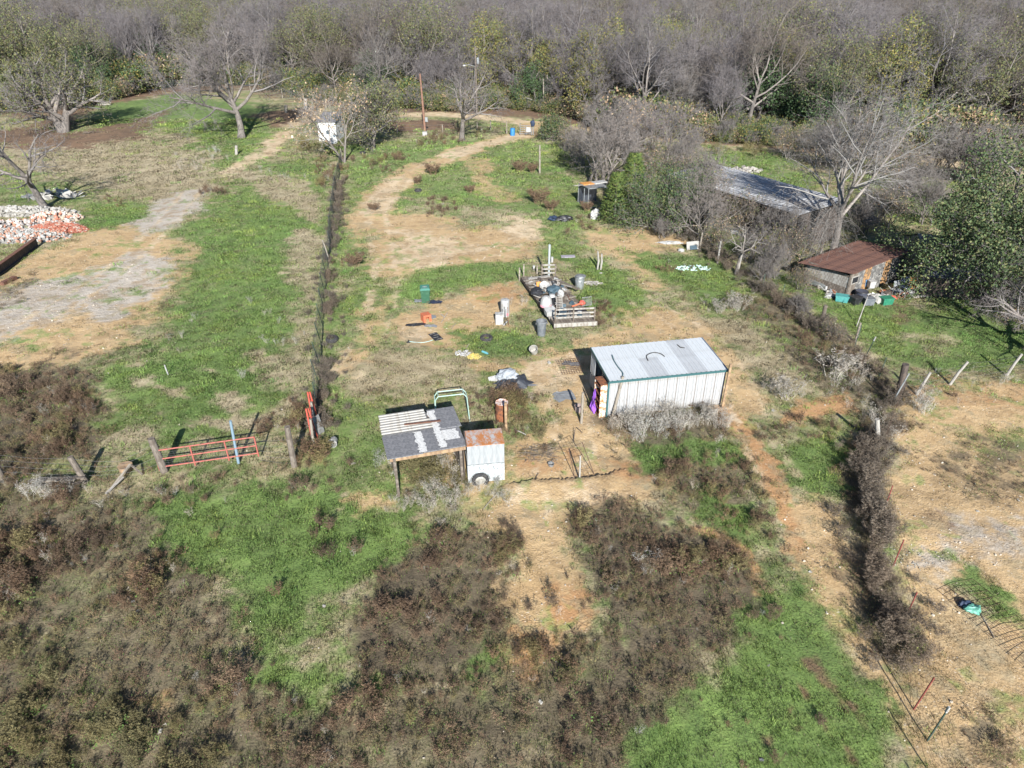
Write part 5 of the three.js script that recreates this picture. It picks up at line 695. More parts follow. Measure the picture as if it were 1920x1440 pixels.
single('black_strip', drape(1.0, 0.42, 0.05, 12, 9, 4), MAT.blackPlastic, 'crumpled black plastic strip left of the orange crate', 'plastic', onGround(779, 609), 0.25); single('black_strip', drape(0.75, 0.4, 0.06, 13, 8, 4), MAT.grey, 'curved grey plastic strip below the orange crate', 'plastic', onGround(806, 610), -0.1); single('grey_disc', M().lathe(V(0, 0.01, 0), [[0.26, 0], [0.26, 0.02], [0.001, 0.025]], 16), MAT.grey, 'flat grey disc behind the orange crate', 'disc', onGround(810, 594));
{ const p = onGround(817, 631), g = thing('solar_panel', 'black panel with pale strips lying on the bare earth', 'panel', p, 0.5); part('sheet', M().box(V(0, 0.02, 0), 0.5, 0.03, 0.95), MAT.blackPlastic, g); for (let k = 0; k < 4; k++) part('strip', M().box(V((k % 2) * 0.12 - 0.05, 0.052, -0.38 + k * 0.25), 0.3, 0.006, 0.025), MAT.whiteDirty, g); }
single('garden_hose', M().tube(new THREE.CatmullRomCurve3([V(0, 0.05, 0), V(0.35, 0.02, 0.02), V(0.7, 0.02, 0.05), V(1.05, 0.02, -0.1), V(1.25, 0.03, -0.25)]).getPoints(16), 0.018, 5), mat([0.36, 0.52, 0.5], 0.5), 'pale hose running from a dark sprinkler to the black panel', 'hose', onGround(768, 642)); single('sprinkler', M().lathe(V(0, 0, 0), [[0.13, 0], [0.12, 0.03], [0.04, 0.05], [0.035, 0.16], [0.001, 0.18]], 10), MAT.blackPlastic, 'dark sprinkler at the end of the pale hose', 'sprinkler', onGround(766, 642));
const stick = (u0, v0, u1, v1, r, m, label, name = 'stick', lift = 0.03) => { const p = onGround(u0, v0), q = onGround(u1, v1).sub(p); q.y += lift; return single(name, M().tube([V(0, r, 0), q.clone().multiplyScalar(0.5).add(V(0, r + 0.015, 0)), q.add(V(0, r, 0))], [r, r, r * 0.8], 6), m, label, 'stick', p); };
stick(839, 585, 827, 605, 0.022, MAT.woodWhite, 'white stick lying on bare earth right of the orange crate'); stick(855, 605, 846, 617, 0.02, MAT.woodPale, 'thin pale stick toward the worn tyre'); stick(826, 589, 833, 594, 0.03, MAT.woodWhite, 'short white stick crossing the longer white one'); stick(874, 652, 880, 645, 0.025, MAT.woodPale, 'weathered stick above the yellow scrap heap');
{ const r = random(9), heap = (u, v, n, sx, sz, m, size, name, label, h = 0.14) => { const g = M(); for (let k = 0; k < n; k++) { const a = r() * 6.28, q = Math.sqrt(r()), e = size * (0.6 + 0.8 * r()); g.box(V(Math.cos(a) * q * sx, h * (1 - q) * r() + 0.005, Math.sin(a) * q * sz), e, e * 0.35, e * (0.5 + r() * 0.6), r() * 6, [(r() - 0.5) * 1.1, 0, (r() - 0.5) * 1.1]); } const o = single(name, g, m, label, 'scraps', onGround(u, v)); if (name === 'stone_scatter') o.userData.kind = 'stuff'; return o; };
  heap(889, 667, 150, 0.36, 0.3, MAT.yellow, 0.07, 'scrap_heap', 'heap of small yellow scraps on the dirt', 0.22); heap(867, 662, 40, 0.4, 0.32, MAT.white, 0.12, 'scrap_heap', 'white crumpled litter left of the yellow scraps', 0.1); heap(1112, 533, 60, 0.6, 0.35, MAT.whiteDirty, 0.14, 'scrap_heap', 'white litter spread right of the galvanised dustbin', 0.08); heap(1300, 502, 70, 1.2, 0.55, mat([0.5, 0.66, 0.62], 0.5), 0.13, 'scrap_heap', 'pale green plastic shreds on the slope below the fence', 0.05); heap(1398, 320, 60, 1.6, 0.8, MAT.woodWhite, 0.4, 'scrap_heap', 'heap of pale boards behind the long grey roof', 0.5); { const m = M(); for (let k = 0; k < 170; k++) { const x = (r() - 0.5) * 1.5, z = (r() - 0.5) * 1.2, a2 = r() * 3.14, l = 0.2 + r() * 0.6; m.spike(V(x, 0.02 + r() * 0.15, z), V(x + Math.cos(a2) * l, 0.03 + r() * 0.3, z + Math.sin(a2) * l * 0.7), 0.006 + r() * 0.008); } single('twig_heap', m, MAT.wood, 'tangle of fallen grey twigs beside the trailer', 'twigs', onGround(1010, 852)); const b = thing('board_heap', 'grey boards heaped under the left fence', 'boards', onGround(100, 914)); for (let k = 0; k < 9; k++) part('board', M().beam(V(-0.9 + r() * 0.4, 0.05 + k * 0.035, -0.25 + r() * 0.5), V(0.7 + r() * 0.7, 0.08 + k * 0.04 + r() * 0.1, -0.25 + r() * 0.5), 0.11, 0.03), k % 2 ? MAT.wood : MAT.woodPale, b); } heap(1705, 1045, 90, 1.2, 0.7, MAT.whiteDirty, 0.05, 'stone_scatter', 'scatter of small pale stones in the dirt pen', 0.02); }
{ const p = onGround(904, 659), g = thing('bottle', 'long teal plastic bottle lying beside the yellow scraps', 'bottle', p, -0.75); part('body', M().tube([V(0, 0.06, 0), V(0.06, 0.065, 0), V(0.38, 0.07, 0), V(0.46, 0.06, 0)], [0.05, 0.065, 0.065, 0.03], 10), mat([0.12, 0.34, 0.38], 0.35), g); part('cap', M().rod(V(0.46, 0.06, 0), V(0.51, 0.06, 0), 0.03, 0.03, 8), MAT.blueTarp, g); }
// water heater, white cabinet, black rods
{ const p = onGround(947, 590), g = thing('water_heater', 'white cylindrical water heater standing in the yard', 'water heater', p); part('tank', M().lathe(V(0, 0, 0), [[0.001, 0], [0.25, 0], [0.26, 0.02], [0.26, 1.0], [0.25, 1.04], [0.18, 1.06], [0.001, 1.07]], 20), MAT.white, g); part('valve', M().rod(V(-0.02, 0.66, 0.25), V(-0.02, 0.66, 0.31), 0.035, 0.03, 8), MAT.dullSteel, g); part('flue', M().rod(V(0, 1.05, 0), V(0, 1.1, 0), 0.05, 0.05, 10), MAT.galv, g); part('plate', M().box(V(0.14, 0.12, 0.235), 0.13, 0.16, 0.02, 0.5), MAT.pink, g, 'pinkish label'); }
{ const p = onGround(936, 605), g = thing('white_box', 'square white metal box in front of the water heater', 'box', p, 0.1); part('body', M().box(V(0, 0, 0), 0.44, 0.66, 0.4), MAT.white, g); part('top_rim', M().tube([V(-0.12, 0.675, -0.05), V(0.0, 0.675, 0.07), V(0.12, 0.675, -0.05), V(0, 0.675, -0.13), V(-0.12, 0.675, -0.05)], 0.018, 5), MAT.dullSteel, g); }
for (const [du, l] of [[0, 'black iron rod leaning beside the white metal box'], [6, 'rust-streaked black rod leaning against the water heater']]) { const p = onGround(948 + du, 609); single('iron_rod', M().tube([V(0, 0, 0), V(-0.06, 0.55, -0.08), V(-0.08 + du * 0.004, 1.05, -0.2)], 0.024, 6), du ? MAT.rustDark : MAT.black, l, 'rod', p); }
stick(944, 610, 952, 603, 0.05, MAT.white, 'white pipe piece on the ground below the iron rods', 'pipe_piece');
// ------- deck with junk
const DECK = 0.4, onDeck = (u, v) => at(u, v, DECK + 0.02);
{
  const bl = at(978, 519, DECK), br = at(1042, 518, DECK), fr = at(1115, 602, DECK), fl = at(1040, 606, DECK), g = thing('wooden_deck', 'weathered grey wooden deck platform covered in junk', 'deck', fl.clone().setY(0)), o = fl.clone().setY(0), N = 34, r = random(61);
  const C = (s, t) => fl.clone().lerp(fr, s).lerp(bl.clone().lerp(br, s), t).sub(o), ms = [MAT.wood, MAT.woodPale, MAT.woodWhite, MAT.wood];
  for (let k = 0; k < N; k++) { if (k === 19 || k === 26) continue; const t0 = k / N, t1 = (k + 0.9) / N, e = (r() - 0.5) * 0.05, a = C(-0.02 + e, t0), b = C(1.02 + e, t0), c = C(1.02 + e, t1), d = C(-0.02 + e, t1), up = V(0, 0.035, 0), dn = V(0, (r() - 0.5) * 0.012 - 0.01, 0); for (const p of [a, b, c, d]) p.add(dn); part('board', M().hexa([a, b, c, d, ...[a, b, c, d].map((p) => p.clone().add(up))]), ms[Math.floor(r() * 4)], g); }
  for (const s of [0.02, 0.98]) part('joist', M().beam(C(s, 0).setY(DECK - 0.14), C(s, 1).setY(DECK - 0.14), 0.05, 0.24), MAT.woodDark, g);
  for (const s of [0.02, 0.5, 0.98]) for (const t of [0.02, 0.5, 0.98]) part('leg', M().beam(C(s, t).setY(-0.1), C(s, t).setY(DECK - 0.03), 0.09, 0.09), MAT.woodDark, g);
  part('skirt_board', M().beam(C(-0.03, -0.015).setY(DECK - 0.1), C(1.05, -0.015).setY(DECK - 0.1), 0.03, 0.24), MAT.woodWhite, g, 'pale front board'); part('skirt_board', M().beam(C(-0.02, 0).setY(DECK - 0.1), C(-0.02, 1).setY(DECK - 0.1), 0.03, 0.2), MAT.woodDark, g);
  const rail = (s0, t0, s1, t1, ys, posts, m) => { for (const y of ys) part('rail', M().beam(C(s0, t0).setY(DECK + y), C(s1, t1).setY(DECK + y), 0.03, 0.09), m, g); for (const f of posts) part('rail_post', M().beam(C(lerp(s0, s1, f), lerp(t0, t1, f)).setY(0), C(lerp(s0, s1, f), lerp(t0, t1, f)).setY(DECK + ys[ys.length - 1] + 0.06), 0.08, 0.08), MAT.wood, g); };
  rail(0.02, 0.01, 1, 0.01, [0.28, 0.52, 0.78], [0, 0.46, 1], MAT.woodWhite);
  rail(0.6, 1.01, 1.0, 1.01, [0.22, 0.48, 0.76], [0, 1], MAT.woodWhite);
  for (const [u, vb, vt] of [[974, 526, 502], [982, 519, 495], [1007, 514, 498]]) { const p = at(u, vb), h = rise(u, vb, vt); part('rail_post', M().beam(p.clone().sub(o).setY(-0.1), p.clone().sub(o).setY(h), 0.09, 0.09), MAT.woodPale, g); }
  const lump = (name, u, v, rx, ry, rz, m, label, cat, seed, bump = 0.3) => single(name, M().blob(V(0, ry * 0.52, 0), rx, ry, rz, seed, bump), m, label, cat, onDeck(u, v), seed);
  lump('black_bag', 1007, 551, 0.42, 0.24, 0.34, MAT.blackPlastic, 'black rubbish bag on the left edge of the deck', 'bag', 2); lump('blue_tarp', 1040, 549, 0.5, 0.3, 0.5, MAT.blueTarp, 'crumpled slate blue tarp heaped on the deck', 'tarp', 4, 0.4); lump('white_bag', 1051, 556, 0.22, 0.26, 0.2, MAT.white, 'small white sack beside the slate blue tarp', 'bag', 5);
  single('bowl', M().lathe(V(0, 0, 0), [[0.17, 0.19], [0.22, 0.18], [0.23, 0.1], [0.15, 0.02], [0.1, 0], [0.09, 0.03], [0.14, 0.06], [0.19, 0.14], [0.17, 0.19]], 16), MAT.blackPlastic, 'round black bowl behind the slate blue tarp', 'bowl', onDeck(1038, 533));
  { const t = thing('round_tub', 'upturned white dome tub with a pink rim on the deck', 'tub', onDeck(1024, 574)); part('dome', M().lathe(V(0, 0, 0), [[0.36, 0.14], [0.355, 0.2], [0.33, 0.4], [0.26, 0.56], [0.14, 0.64], [0.001, 0.66]], 20), MAT.white, t); part('rim', M().lathe(V(0, 0, 0), [[0.34, 0], [0.37, 0.03], [0.365, 0.145], [0.3, 0.15]], 20), MAT.pink, t, 'pink lower rim'); }
  { const t = thing('round_tub', 'smaller upturned white tub behind the pink-rimmed dome', 'tub', onDeck(1035, 562)); part('dome', M().lathe(V(0, 0, 0), [[0.22, 0], [0.21, 0.2], [0.16, 0.34], [0.001, 0.38]], 16), MAT.white, t); }
  single('speaker_box', M().box(V(0, 0, 0), 0.22, 0.4, 0.2, 0.3).lathe(V(0.02, 0.2, 0.12), [[0.08, 0], [0.08, 0.01], [0.001, 0.012]], 10), MAT.blackPlastic, 'small black box beside the dome tub', 'box', onDeck(1038, 571));
  { const t = thing('slatted_rack', 'narrow white slatted rack standing on the deck', 'rack', onDeck(1049, 581), 0.1); for (const x of [-0.17, 0.17]) part('upright', M().beam(V(x, 0, 0), V(x, 0.72, -0.35), 0.03, 0.05), MAT.woodWhite, t); for (let k = 0; k < 8; k++) part('slat', M().beam(V(-0.19, 0.05 + k * 0.088, 0.02 - k * 0.043), V(0.19, 0.05 + k * 0.088, 0.02 - k * 0.043), 0.05, 0.03), MAT.woodWhite, t); }
  { const t = thing('seat_pad', 'amber foam pad propped on the deck', 'pad', onDeck(1010, 539), 0.2); part('foam', M().box(V(0, 0, 0), 0.28, 0.36, 0.14, 0, [-0.3, 0, 0]), MAT.amber, t); }
  { const t = thing('basin', 'round white basin beside the amber pad', 'basin', onDeck(1021, 541), 0); part('bowl', M().lathe(V(0, 0, 0), [[0.2, 0], [0.3, 0.16], [0.32, 0.18], [0.28, 0.15], [0.17, 0.03], [0.001, 0.03]], 18), MAT.white, t); part('rim', M().lathe(V(0, 0, 0), [[0.32, 0.17], [0.335, 0.185], [0.31, 0.195]], 18), MAT.whiteDirty, t); t.rotation.set(0.5, 0, 0); t.position.y += 0.1; }
  { const t = thing('laundry_sink', 'white plastic sink lying over the front edge of the deck', 'sink', onDeck(1031, 590), 0.4); part('basin', M().hexa([V(-0.28, 0, 0.22), V(0.28, 0, 0.22), V(0.25, 0, -0.2), V(-0.25, 0, -0.2), V(-0.34, 0.3, 0.28), V(0.34, 0.34, 0.28), V(0.3, 0.42, -0.24), V(-0.3, 0.42, -0.24)]), MAT.white, t); part('leg', M().rod(V(0.2, 0.05, 0.25), V(0.34, -0.42, 0.42), 0.03, 0.02), MAT.whiteDirty, t); part('leg', M().rod(V(-0.2, 0.05, 0.25), V(-0.1, -0.42, 0.42), 0.03, 0.02), MAT.whiteDirty, t); }
  { const t = thing('solar_panel', 'dark glass panel leaning on the front railing of the deck', 'panel', onDeck(1054, 597), 0.45); part('glass', M().box(V(0, 0.1, 0), 0.42, 0.5, 0.03, 0, [-0.5, 0, -0.45]), mat([0.03, 0.045, 0.06], 0.25), t); part('frame', M().box(V(0, 0.085, -0.02), 0.46, 0.54, 0.025, 0, [-0.5, 0, -0.45]), MAT.galv, t); }
  { const t = thing('leaf_blower', 'red garden tool lying on the deck boards', 'tool', onDeck(1083, 574), 0.3); part('tube', M().tube([V(-0.4, 0.08, 0.1), V(-0.1, 0.1, 0.03), V(0.15, 0.14, 0)], [0.05, 0.055, 0.06], 8), MAT.orange, t); part('motor', M().blob(V(0.3, 0.14, -0.05), 0.2, 0.16, 0.16, 31, 0.25, 2), MAT.redPaint, t); }
  { const t = thing('wire_rack', 'grey wire rack on the right edge of the deck', 'rack', onDeck(1099, 572), 0.3); for (let k = 0; k < 8; k++) part('wire', M().rod(V(-0.28 + k * 0.08, 0, 0.1), V(-0.2 + k * 0.08, 0.45, -0.15), 0.012, 0.01, 5), MAT.dullSteel, t); part('bar', M().rod(V(-0.3, 0.02, 0.1), V(0.32, 0.02, 0.1), 0.015), MAT.dullSteel, t); part('bar', M().rod(V(-0.24, 0.44, -0.15), V(0.4, 0.44, -0.15), 0.015), MAT.dullSteel, t); }
  for (const [u0, v0, u1, v1, w, m, l] of [[1043, 525, 1086, 545, 0.2, MAT.wood, 'long weathered plank slanting off the right side of the deck'], [1052, 534, 1072, 541, 0.1, MAT.woodWhite, 'white board lying beside the black bowl'], [1058, 562, 1080, 558, 0.12, MAT.woodPale, 'pale board lying right of the small white sack'], [990, 524, 1030, 520, 0.3, MAT.woodWhite, 'wide pale board along the back edge of the deck'], [1060, 590, 1108, 588, 0.16, MAT.white, 'white board lying behind the front railing'], [1066, 597, 1106, 594, 0.14, MAT.woodWhite, 'grey-white board behind the front railing, lower of two'], [994, 536, 1004, 528, 0.14, MAT.woodPale, 'short pale board near the back left corner of the deck'], [1070, 568, 1064, 556, 0.05, MAT.rustDark, 'dark curved pipe on the deck boards']]) { const p = onDeck(u0, v0), q = onDeck(u1, v1).sub(p); single('loose_board', M().beam(V(0, 0.05, 0), q.add(V(0, 0.09, 0)), w, 0.03), m, l, 'board', p); }
  { const r = random(67), groups = [['white and pale scraps strewn over the deck boards', [MAT.white, MAT.woodWhite], 46], ['dark scraps strewn over the deck boards', [MAT.woodDark, MAT.blueTarp], 40]]; for (const [l, mm, n] of groups) { const t = thing('deck_scraps', l, 'scraps', onDeck(1045, 560)), o2 = t.position.clone(); mm.forEach((mt) => { const m = M(); for (let k = 0; k < n / 2; k++) { const q = C(0.08 + 0.84 * r(), 0.06 + 0.86 * r()).add(o).sub(o2).setY(0.015); if (r() < 0.5) m.box(q, 0.08 + r() * 0.22, 0.04 + r() * 0.14, 0.08 + r() * 0.2, r() * 6, [(r() - 0.5) * 0.8, 0, (r() - 0.5) * 0.8]); else m.rod(q, q.clone().add(V((r() - 0.5) * 1.0, 0.05 + r() * 0.12, (r() - 0.5) * 0.8)), 0.02 + r() * 0.02, 0.015, 5); } part('scrap_bits', m, mt, t).userData.kind = 'stuff'; }); } }
  { const p = onDeck(1029, 515); single('standpipe', M().tube([V(0, -0.4, 0), V(0, 1.2, 0), V(0, 2.05, 0)], 0.075, 10), mat([0.34, 0.38, 0.385], 0.4), 'tall white plastic pipe standing at the back of the deck', 'pipe', p); }
  { const p = at(1001, 512); single('cup', M().lathe(V(0, 0, 0), [[0.001, 0.32], [0.07, 0.32], [0.07, 0], [0.085, 0], [0.085, 0.34], [0.001, 0.35]], 10).rod(V(0, -0.1, 0), V(0, 0.33, 0), 0.03, 0.03, 6), MAT.white, 'white pipe stub behind the deck', 'pipe', onGround(1001, 506)); single('pipe_stub', M().lathe(V(0, 0, 0), [[0.09, 0], [0.09, 0.4], [0.06, 0.4], [0.06, 0.1]], 10), MAT.white, 'short white pipe stub right of the tall standpipe', 'pipe', onGround(1035, 491)); void p; }
}
for (const [du, h, l] of [[-2, 1.3, 'white-painted forked stake right of the deck, its taller prong'], [4, 1.15, 'white-painted stake leaning on the forked one right of the deck']]) { const p = onGround(1122 + du, 504); single('white_stake', M().tube([V(0, -0.1, 0), V(0.05, h * 0.5, 0), V(du < 0 ? -0.04 : 0.02, h, 0)], [0.06, 0.08, 0.05], 7), MAT.woodWhite, l, 'stake', p); }
single('grey_board', M().box(V(0, 0.02, 0), 1.0, 0.06, 0.42, 0.1), patina([0.24, 0.22, 0.28], [0.32, 0.3, 0.32], 0.9, 0.6, 0.5), 'purplish grey board lying in the grass behind the deck', 'board', onGround(1065, 481));
// ------- wire kennel
{
  const p = onGround(1102, 390), h = rise(1102, 390, 353), q = onGround(1136, 386), g = thing('dog_kennel', 'wire mesh dog kennel with boards on its roof', 'kennel', p, heading(p, q)), W = q.distanceTo(p), D = 1.9;
  for (const [x, z] of [[0, 0], [W, 0], [0, -D], [W, -D], [-0.25, -0.3]]) part('post', M().rod(V(x, -0.1, z), V(x, h, z), 0.035, 0.035, 8), MAT.galv, g);
  for (const y of [0.05, h]) { part('rail', M().beam(V(0, y, 0), V(W, y, 0), 0.05, 0.06), MAT.galv, g); part('rail', M().beam(V(0, y, -D), V(W, y, -D), 0.05, 0.06), MAT.galv, g); part('rail', M().beam(V(0, y, 0), V(0, y, -D), 0.05, 0.06), MAT.galv, g); part('rail', M().beam(V(W, y, 0), V(W, y, -D), 0.05, 0.06), MAT.galv, g); }
  const mesh = M(); for (let k = 1; k < 18; k++) { mesh.rod(V(W * k / 18, 0, 0), V(W * k / 18, h, 0), 0.005, 0.005, 3); mesh.rod(V(0, h * k / 18, 0), V(W, h * k / 18, 0), 0.005, 0.005, 3); mesh.rod(V(0, h * k / 18, 0), V(0, h * k / 18, -D), 0.005, 0.005, 3); mesh.rod(V(0, 0, -D * k / 18), V(0, h, -D * k / 18), 0.005, 0.005, 3); } part('wire_mesh', mesh, MAT.wire, g);
  part('roof_mesh', M().box(V(W / 2, h + 0.035, -D / 2), W + 0.1, 0.03, D), MAT.dullSteel, g, 'flat grey roof sheet'); part('back_sheet', M().box(V(W / 2, 0, -D + 0.06), W, h - 0.05, 0.02), mat([0.045, 0.055, 0.075], 0.8), g, 'dark cloth on the back side');
  single('orange_pad', M().box(V(W * 0.3, h + 0.068, -D * 0.72), W * 0.6, 0.07, 0.75), MAT.amber, 'orange pad on the kennel roof', 'pad', p, heading(p, q)); single('white_board', M().box(V(W * 0.95, h + 0.068, -D * 0.7), W * 0.75, 0.09, 0.7, 0.1), MAT.white, 'white boards stacked on the kennel roof', 'boards', p, heading(p, q)); single('roof_plank', M().beam(V(-0.9, h + 0.1, -D * 0.6), V(0.6, h + 0.09, -D * 0.55), 0.12, 0.04), MAT.woodWhite, 'white plank jutting off the kennel roof', 'plank', p, heading(p, q));
}
single('white_sack', M().blob(V(0, 0.3, 0), 0.5, 0.5, 0.35, 71, 0.35), MAT.white, 'white sack in the grass in front of the kennel', 'sack', onGround(1117, 411)); single('black_bag', M().blob(V(0, 0.16, 0), 0.75, 0.25, 0.4, 72, 0.5), MAT.blackPlastic, 'torn black bag in the grass left of the white sack', 'bag', onGround(1058, 414)); single('black_bag', M().blob(V(0, 0.14, 0), 0.4, 0.2, 0.35, 73, 0.5), MAT.navy, 'smaller dark bag left of the torn black bag', 'bag', onGround(1037, 413));
{ const t = thing('old_appliance', 'white tipped-over appliance by the fence posts', 'appliance', onGround(1301, 467), -0.5); part('cabinet', M().box(V(0, 0, 0), 0.85, 0.6, 0.7, 0, [-0.35, 0, 0.25]), MAT.whiteDirty, t); part('grille', M().box(V(0.08, 0.16, 0.36), 0.5, 0.3, 0.03, 0, [-0.35, 0, 0.25]), MAT.blueTarp, t, 'dark grille'); }
single('white_bag', M().blob(V(0, 0.05, 0), 0.9, 0.14, 0.25, 74, 0.5), MAT.white, 'white sheeting in the grass left of the tipped appliance', 'sheeting', onGround(1257, 455)); single('white_bag', M().blob(V(0, 0.08, 0), 0.22, 0.16, 0.2, 75, 0.3), MAT.white, 'small white bag below the tipped appliance', 'bag', onGround(1277, 470)); single('dark_bag', M().blob(V(0, 0.14, 0), 0.4, 0.3, 0.3, 76, 0.4), MAT.navy, 'dark sack against the fence right of the tipped appliance', 'bag', onGround(1338, 478));
// ------- small white shed by the big tree
{
  const p = onGround(599, 265), g = thing('garden_shed', 'small white boarded shed with a grey roof', 'shed', p, -0.06), W = 2.15, D = 3.2, h = 2.25; const wm = patina([0.72, 0.72, 0.7], [0.5, 0.48, 0.44], 0.8, 0.9, 0.36);
  for (let k = 0; k < 8; k++) { part('wall_board', M().box(V(W / 16 + k * W / 8, 0, 0), W / 8 - 0.012, h, 0.04), wm, g); } for (const x of [0, W]) for (let k = 0; k < 8; k++) part('wall_board', M().box(V(x, 0, -D / 16 - k * D / 8 - 0.02), 0.04, h + 0.05 * k, D / 8 - 0.012), wm, g); part('back_wall', M().box(V(W / 2, 0, -D), W, h + 0.4, 0.04), wm, g);
  part('roof', M().hexa([V(-0.15, h, 0.2), V(W + 0.15, h, 0.2), V(W + 0.15, h + 0.55, -D - 0.2), V(-0.15, h + 0.55, -D - 0.2), V(-0.15, h + 0.06, 0.2), V(W + 0.15, h + 0.06, 0.2), V(W + 0.15, h + 0.61, -D - 0.2), V(-0.15, h + 0.61, -D - 0.2)]), patina([0.2, 0.205, 0.22], [0.13, 0.13, 0.14], 0.95, 0.6, 0.5), g);
  const w = part('window', M().box(V(W * 0.55, 0.85, 0.035), 0.5, 0.45, 0.03), MAT.white, g); part('pane', M().box(V(W * 0.55, 0.9, 0.055), 0.4, 0.35, 0.012), mat([0.05, 0.08, 0.1], 0.15), w); part('vent', M().box(V(W * 0.42, 0.2, 0.03), 0.16, 0.16, 0.03), MAT.grey, g); part('vent', M().box(V(W * 0.65, 0.1, 0.03), 0.3, 0.3, 0.03), MAT.rustDark, g);
}
single('white_bundle', M().blob(V(0, 0.2, 0), 0.5, 0.35, 0.4, 78, 0.35), MAT.white, 'white bundle beside the small white shed', 'bundle', onGround(624, 270));
for (const [u, vb, vt, w, m, l] of [[573, 205, 185, 0.3, MAT.woodWhite, 'tall pale stump at the end of the broken path'], [536, 211, 197, 0.22, MAT.woodPale, 'shorter pale stump left of the tall one on the path'], [443, 290, 273, 0.17, MAT.woodWhite, 'pale cut stump in the grass below the big bare tree'], [548, 258, 254, 0.15, MAT.cream, 'small cream stone beside the broken path']]) post('tree_stump', u, vb, u, vt, w, m, l, 'stump');
{ const p = onGround(183, 196), g = thing('picnic_bench', 'pale wooden bench under the trees at the clearing edge', 'bench', p, 0.15); part('seat', M().box(V(0, 0.62, 0), 1.9, 0.08, 0.5), MAT.woodWhite, g); for (const x of [-0.8, 0.8]) part('leg', M().beam(V(x, 0, 0.2), V(x * 0.95, 0.62, -0.1), 0.1, 0.1), MAT.woodWhite, g); }
bucket(205, 188, 0.35, 0.9, mat([0.3, 0.42, 0.46], 0.6), 'pale blue tub under the trees at the clearing edge', null, 'tub'); { const g = thing('log_pile', 'pile of dark and pale logs beside the wooden bench', 'logs', onGround(194, 197), 0.2), r = random(4); for (let k = 0; k < 7; k++) part('log', M().rod(V(-0.9 + r(), 0.15 + (k > 3 ? 0.25 : 0), -0.4 + (k % 4) * 0.28), V(0.7 + r() * 0.5, 0.15 + (k > 3 ? 0.25 : 0), -0.4 + (k % 4) * 0.28), 0.14, 0.13, 8), k % 3 ? MAT.woodDark : MAT.woodWhite, g); }
{ const g = thing('fallen_branch', 'grey fallen branches on the leaf litter beside the twin-trunked tree', 'branch', onGround(158, 250), 0.1), r = random(6), m = M(); for (let k = 0; k < 14; k++) { const a = r() * 3 - 0.4, l = 0.8 + r() * 1.4; m.spike(V(r() * 2 - 0.6, 0.08, r() - 0.5), V(r() * 2 - 0.6 + Math.cos(a) * l, 0.15 + r() * 0.4, Math.sin(a) * 0.6), 0.04); } part('limbs', m, MAT.wood, g); }
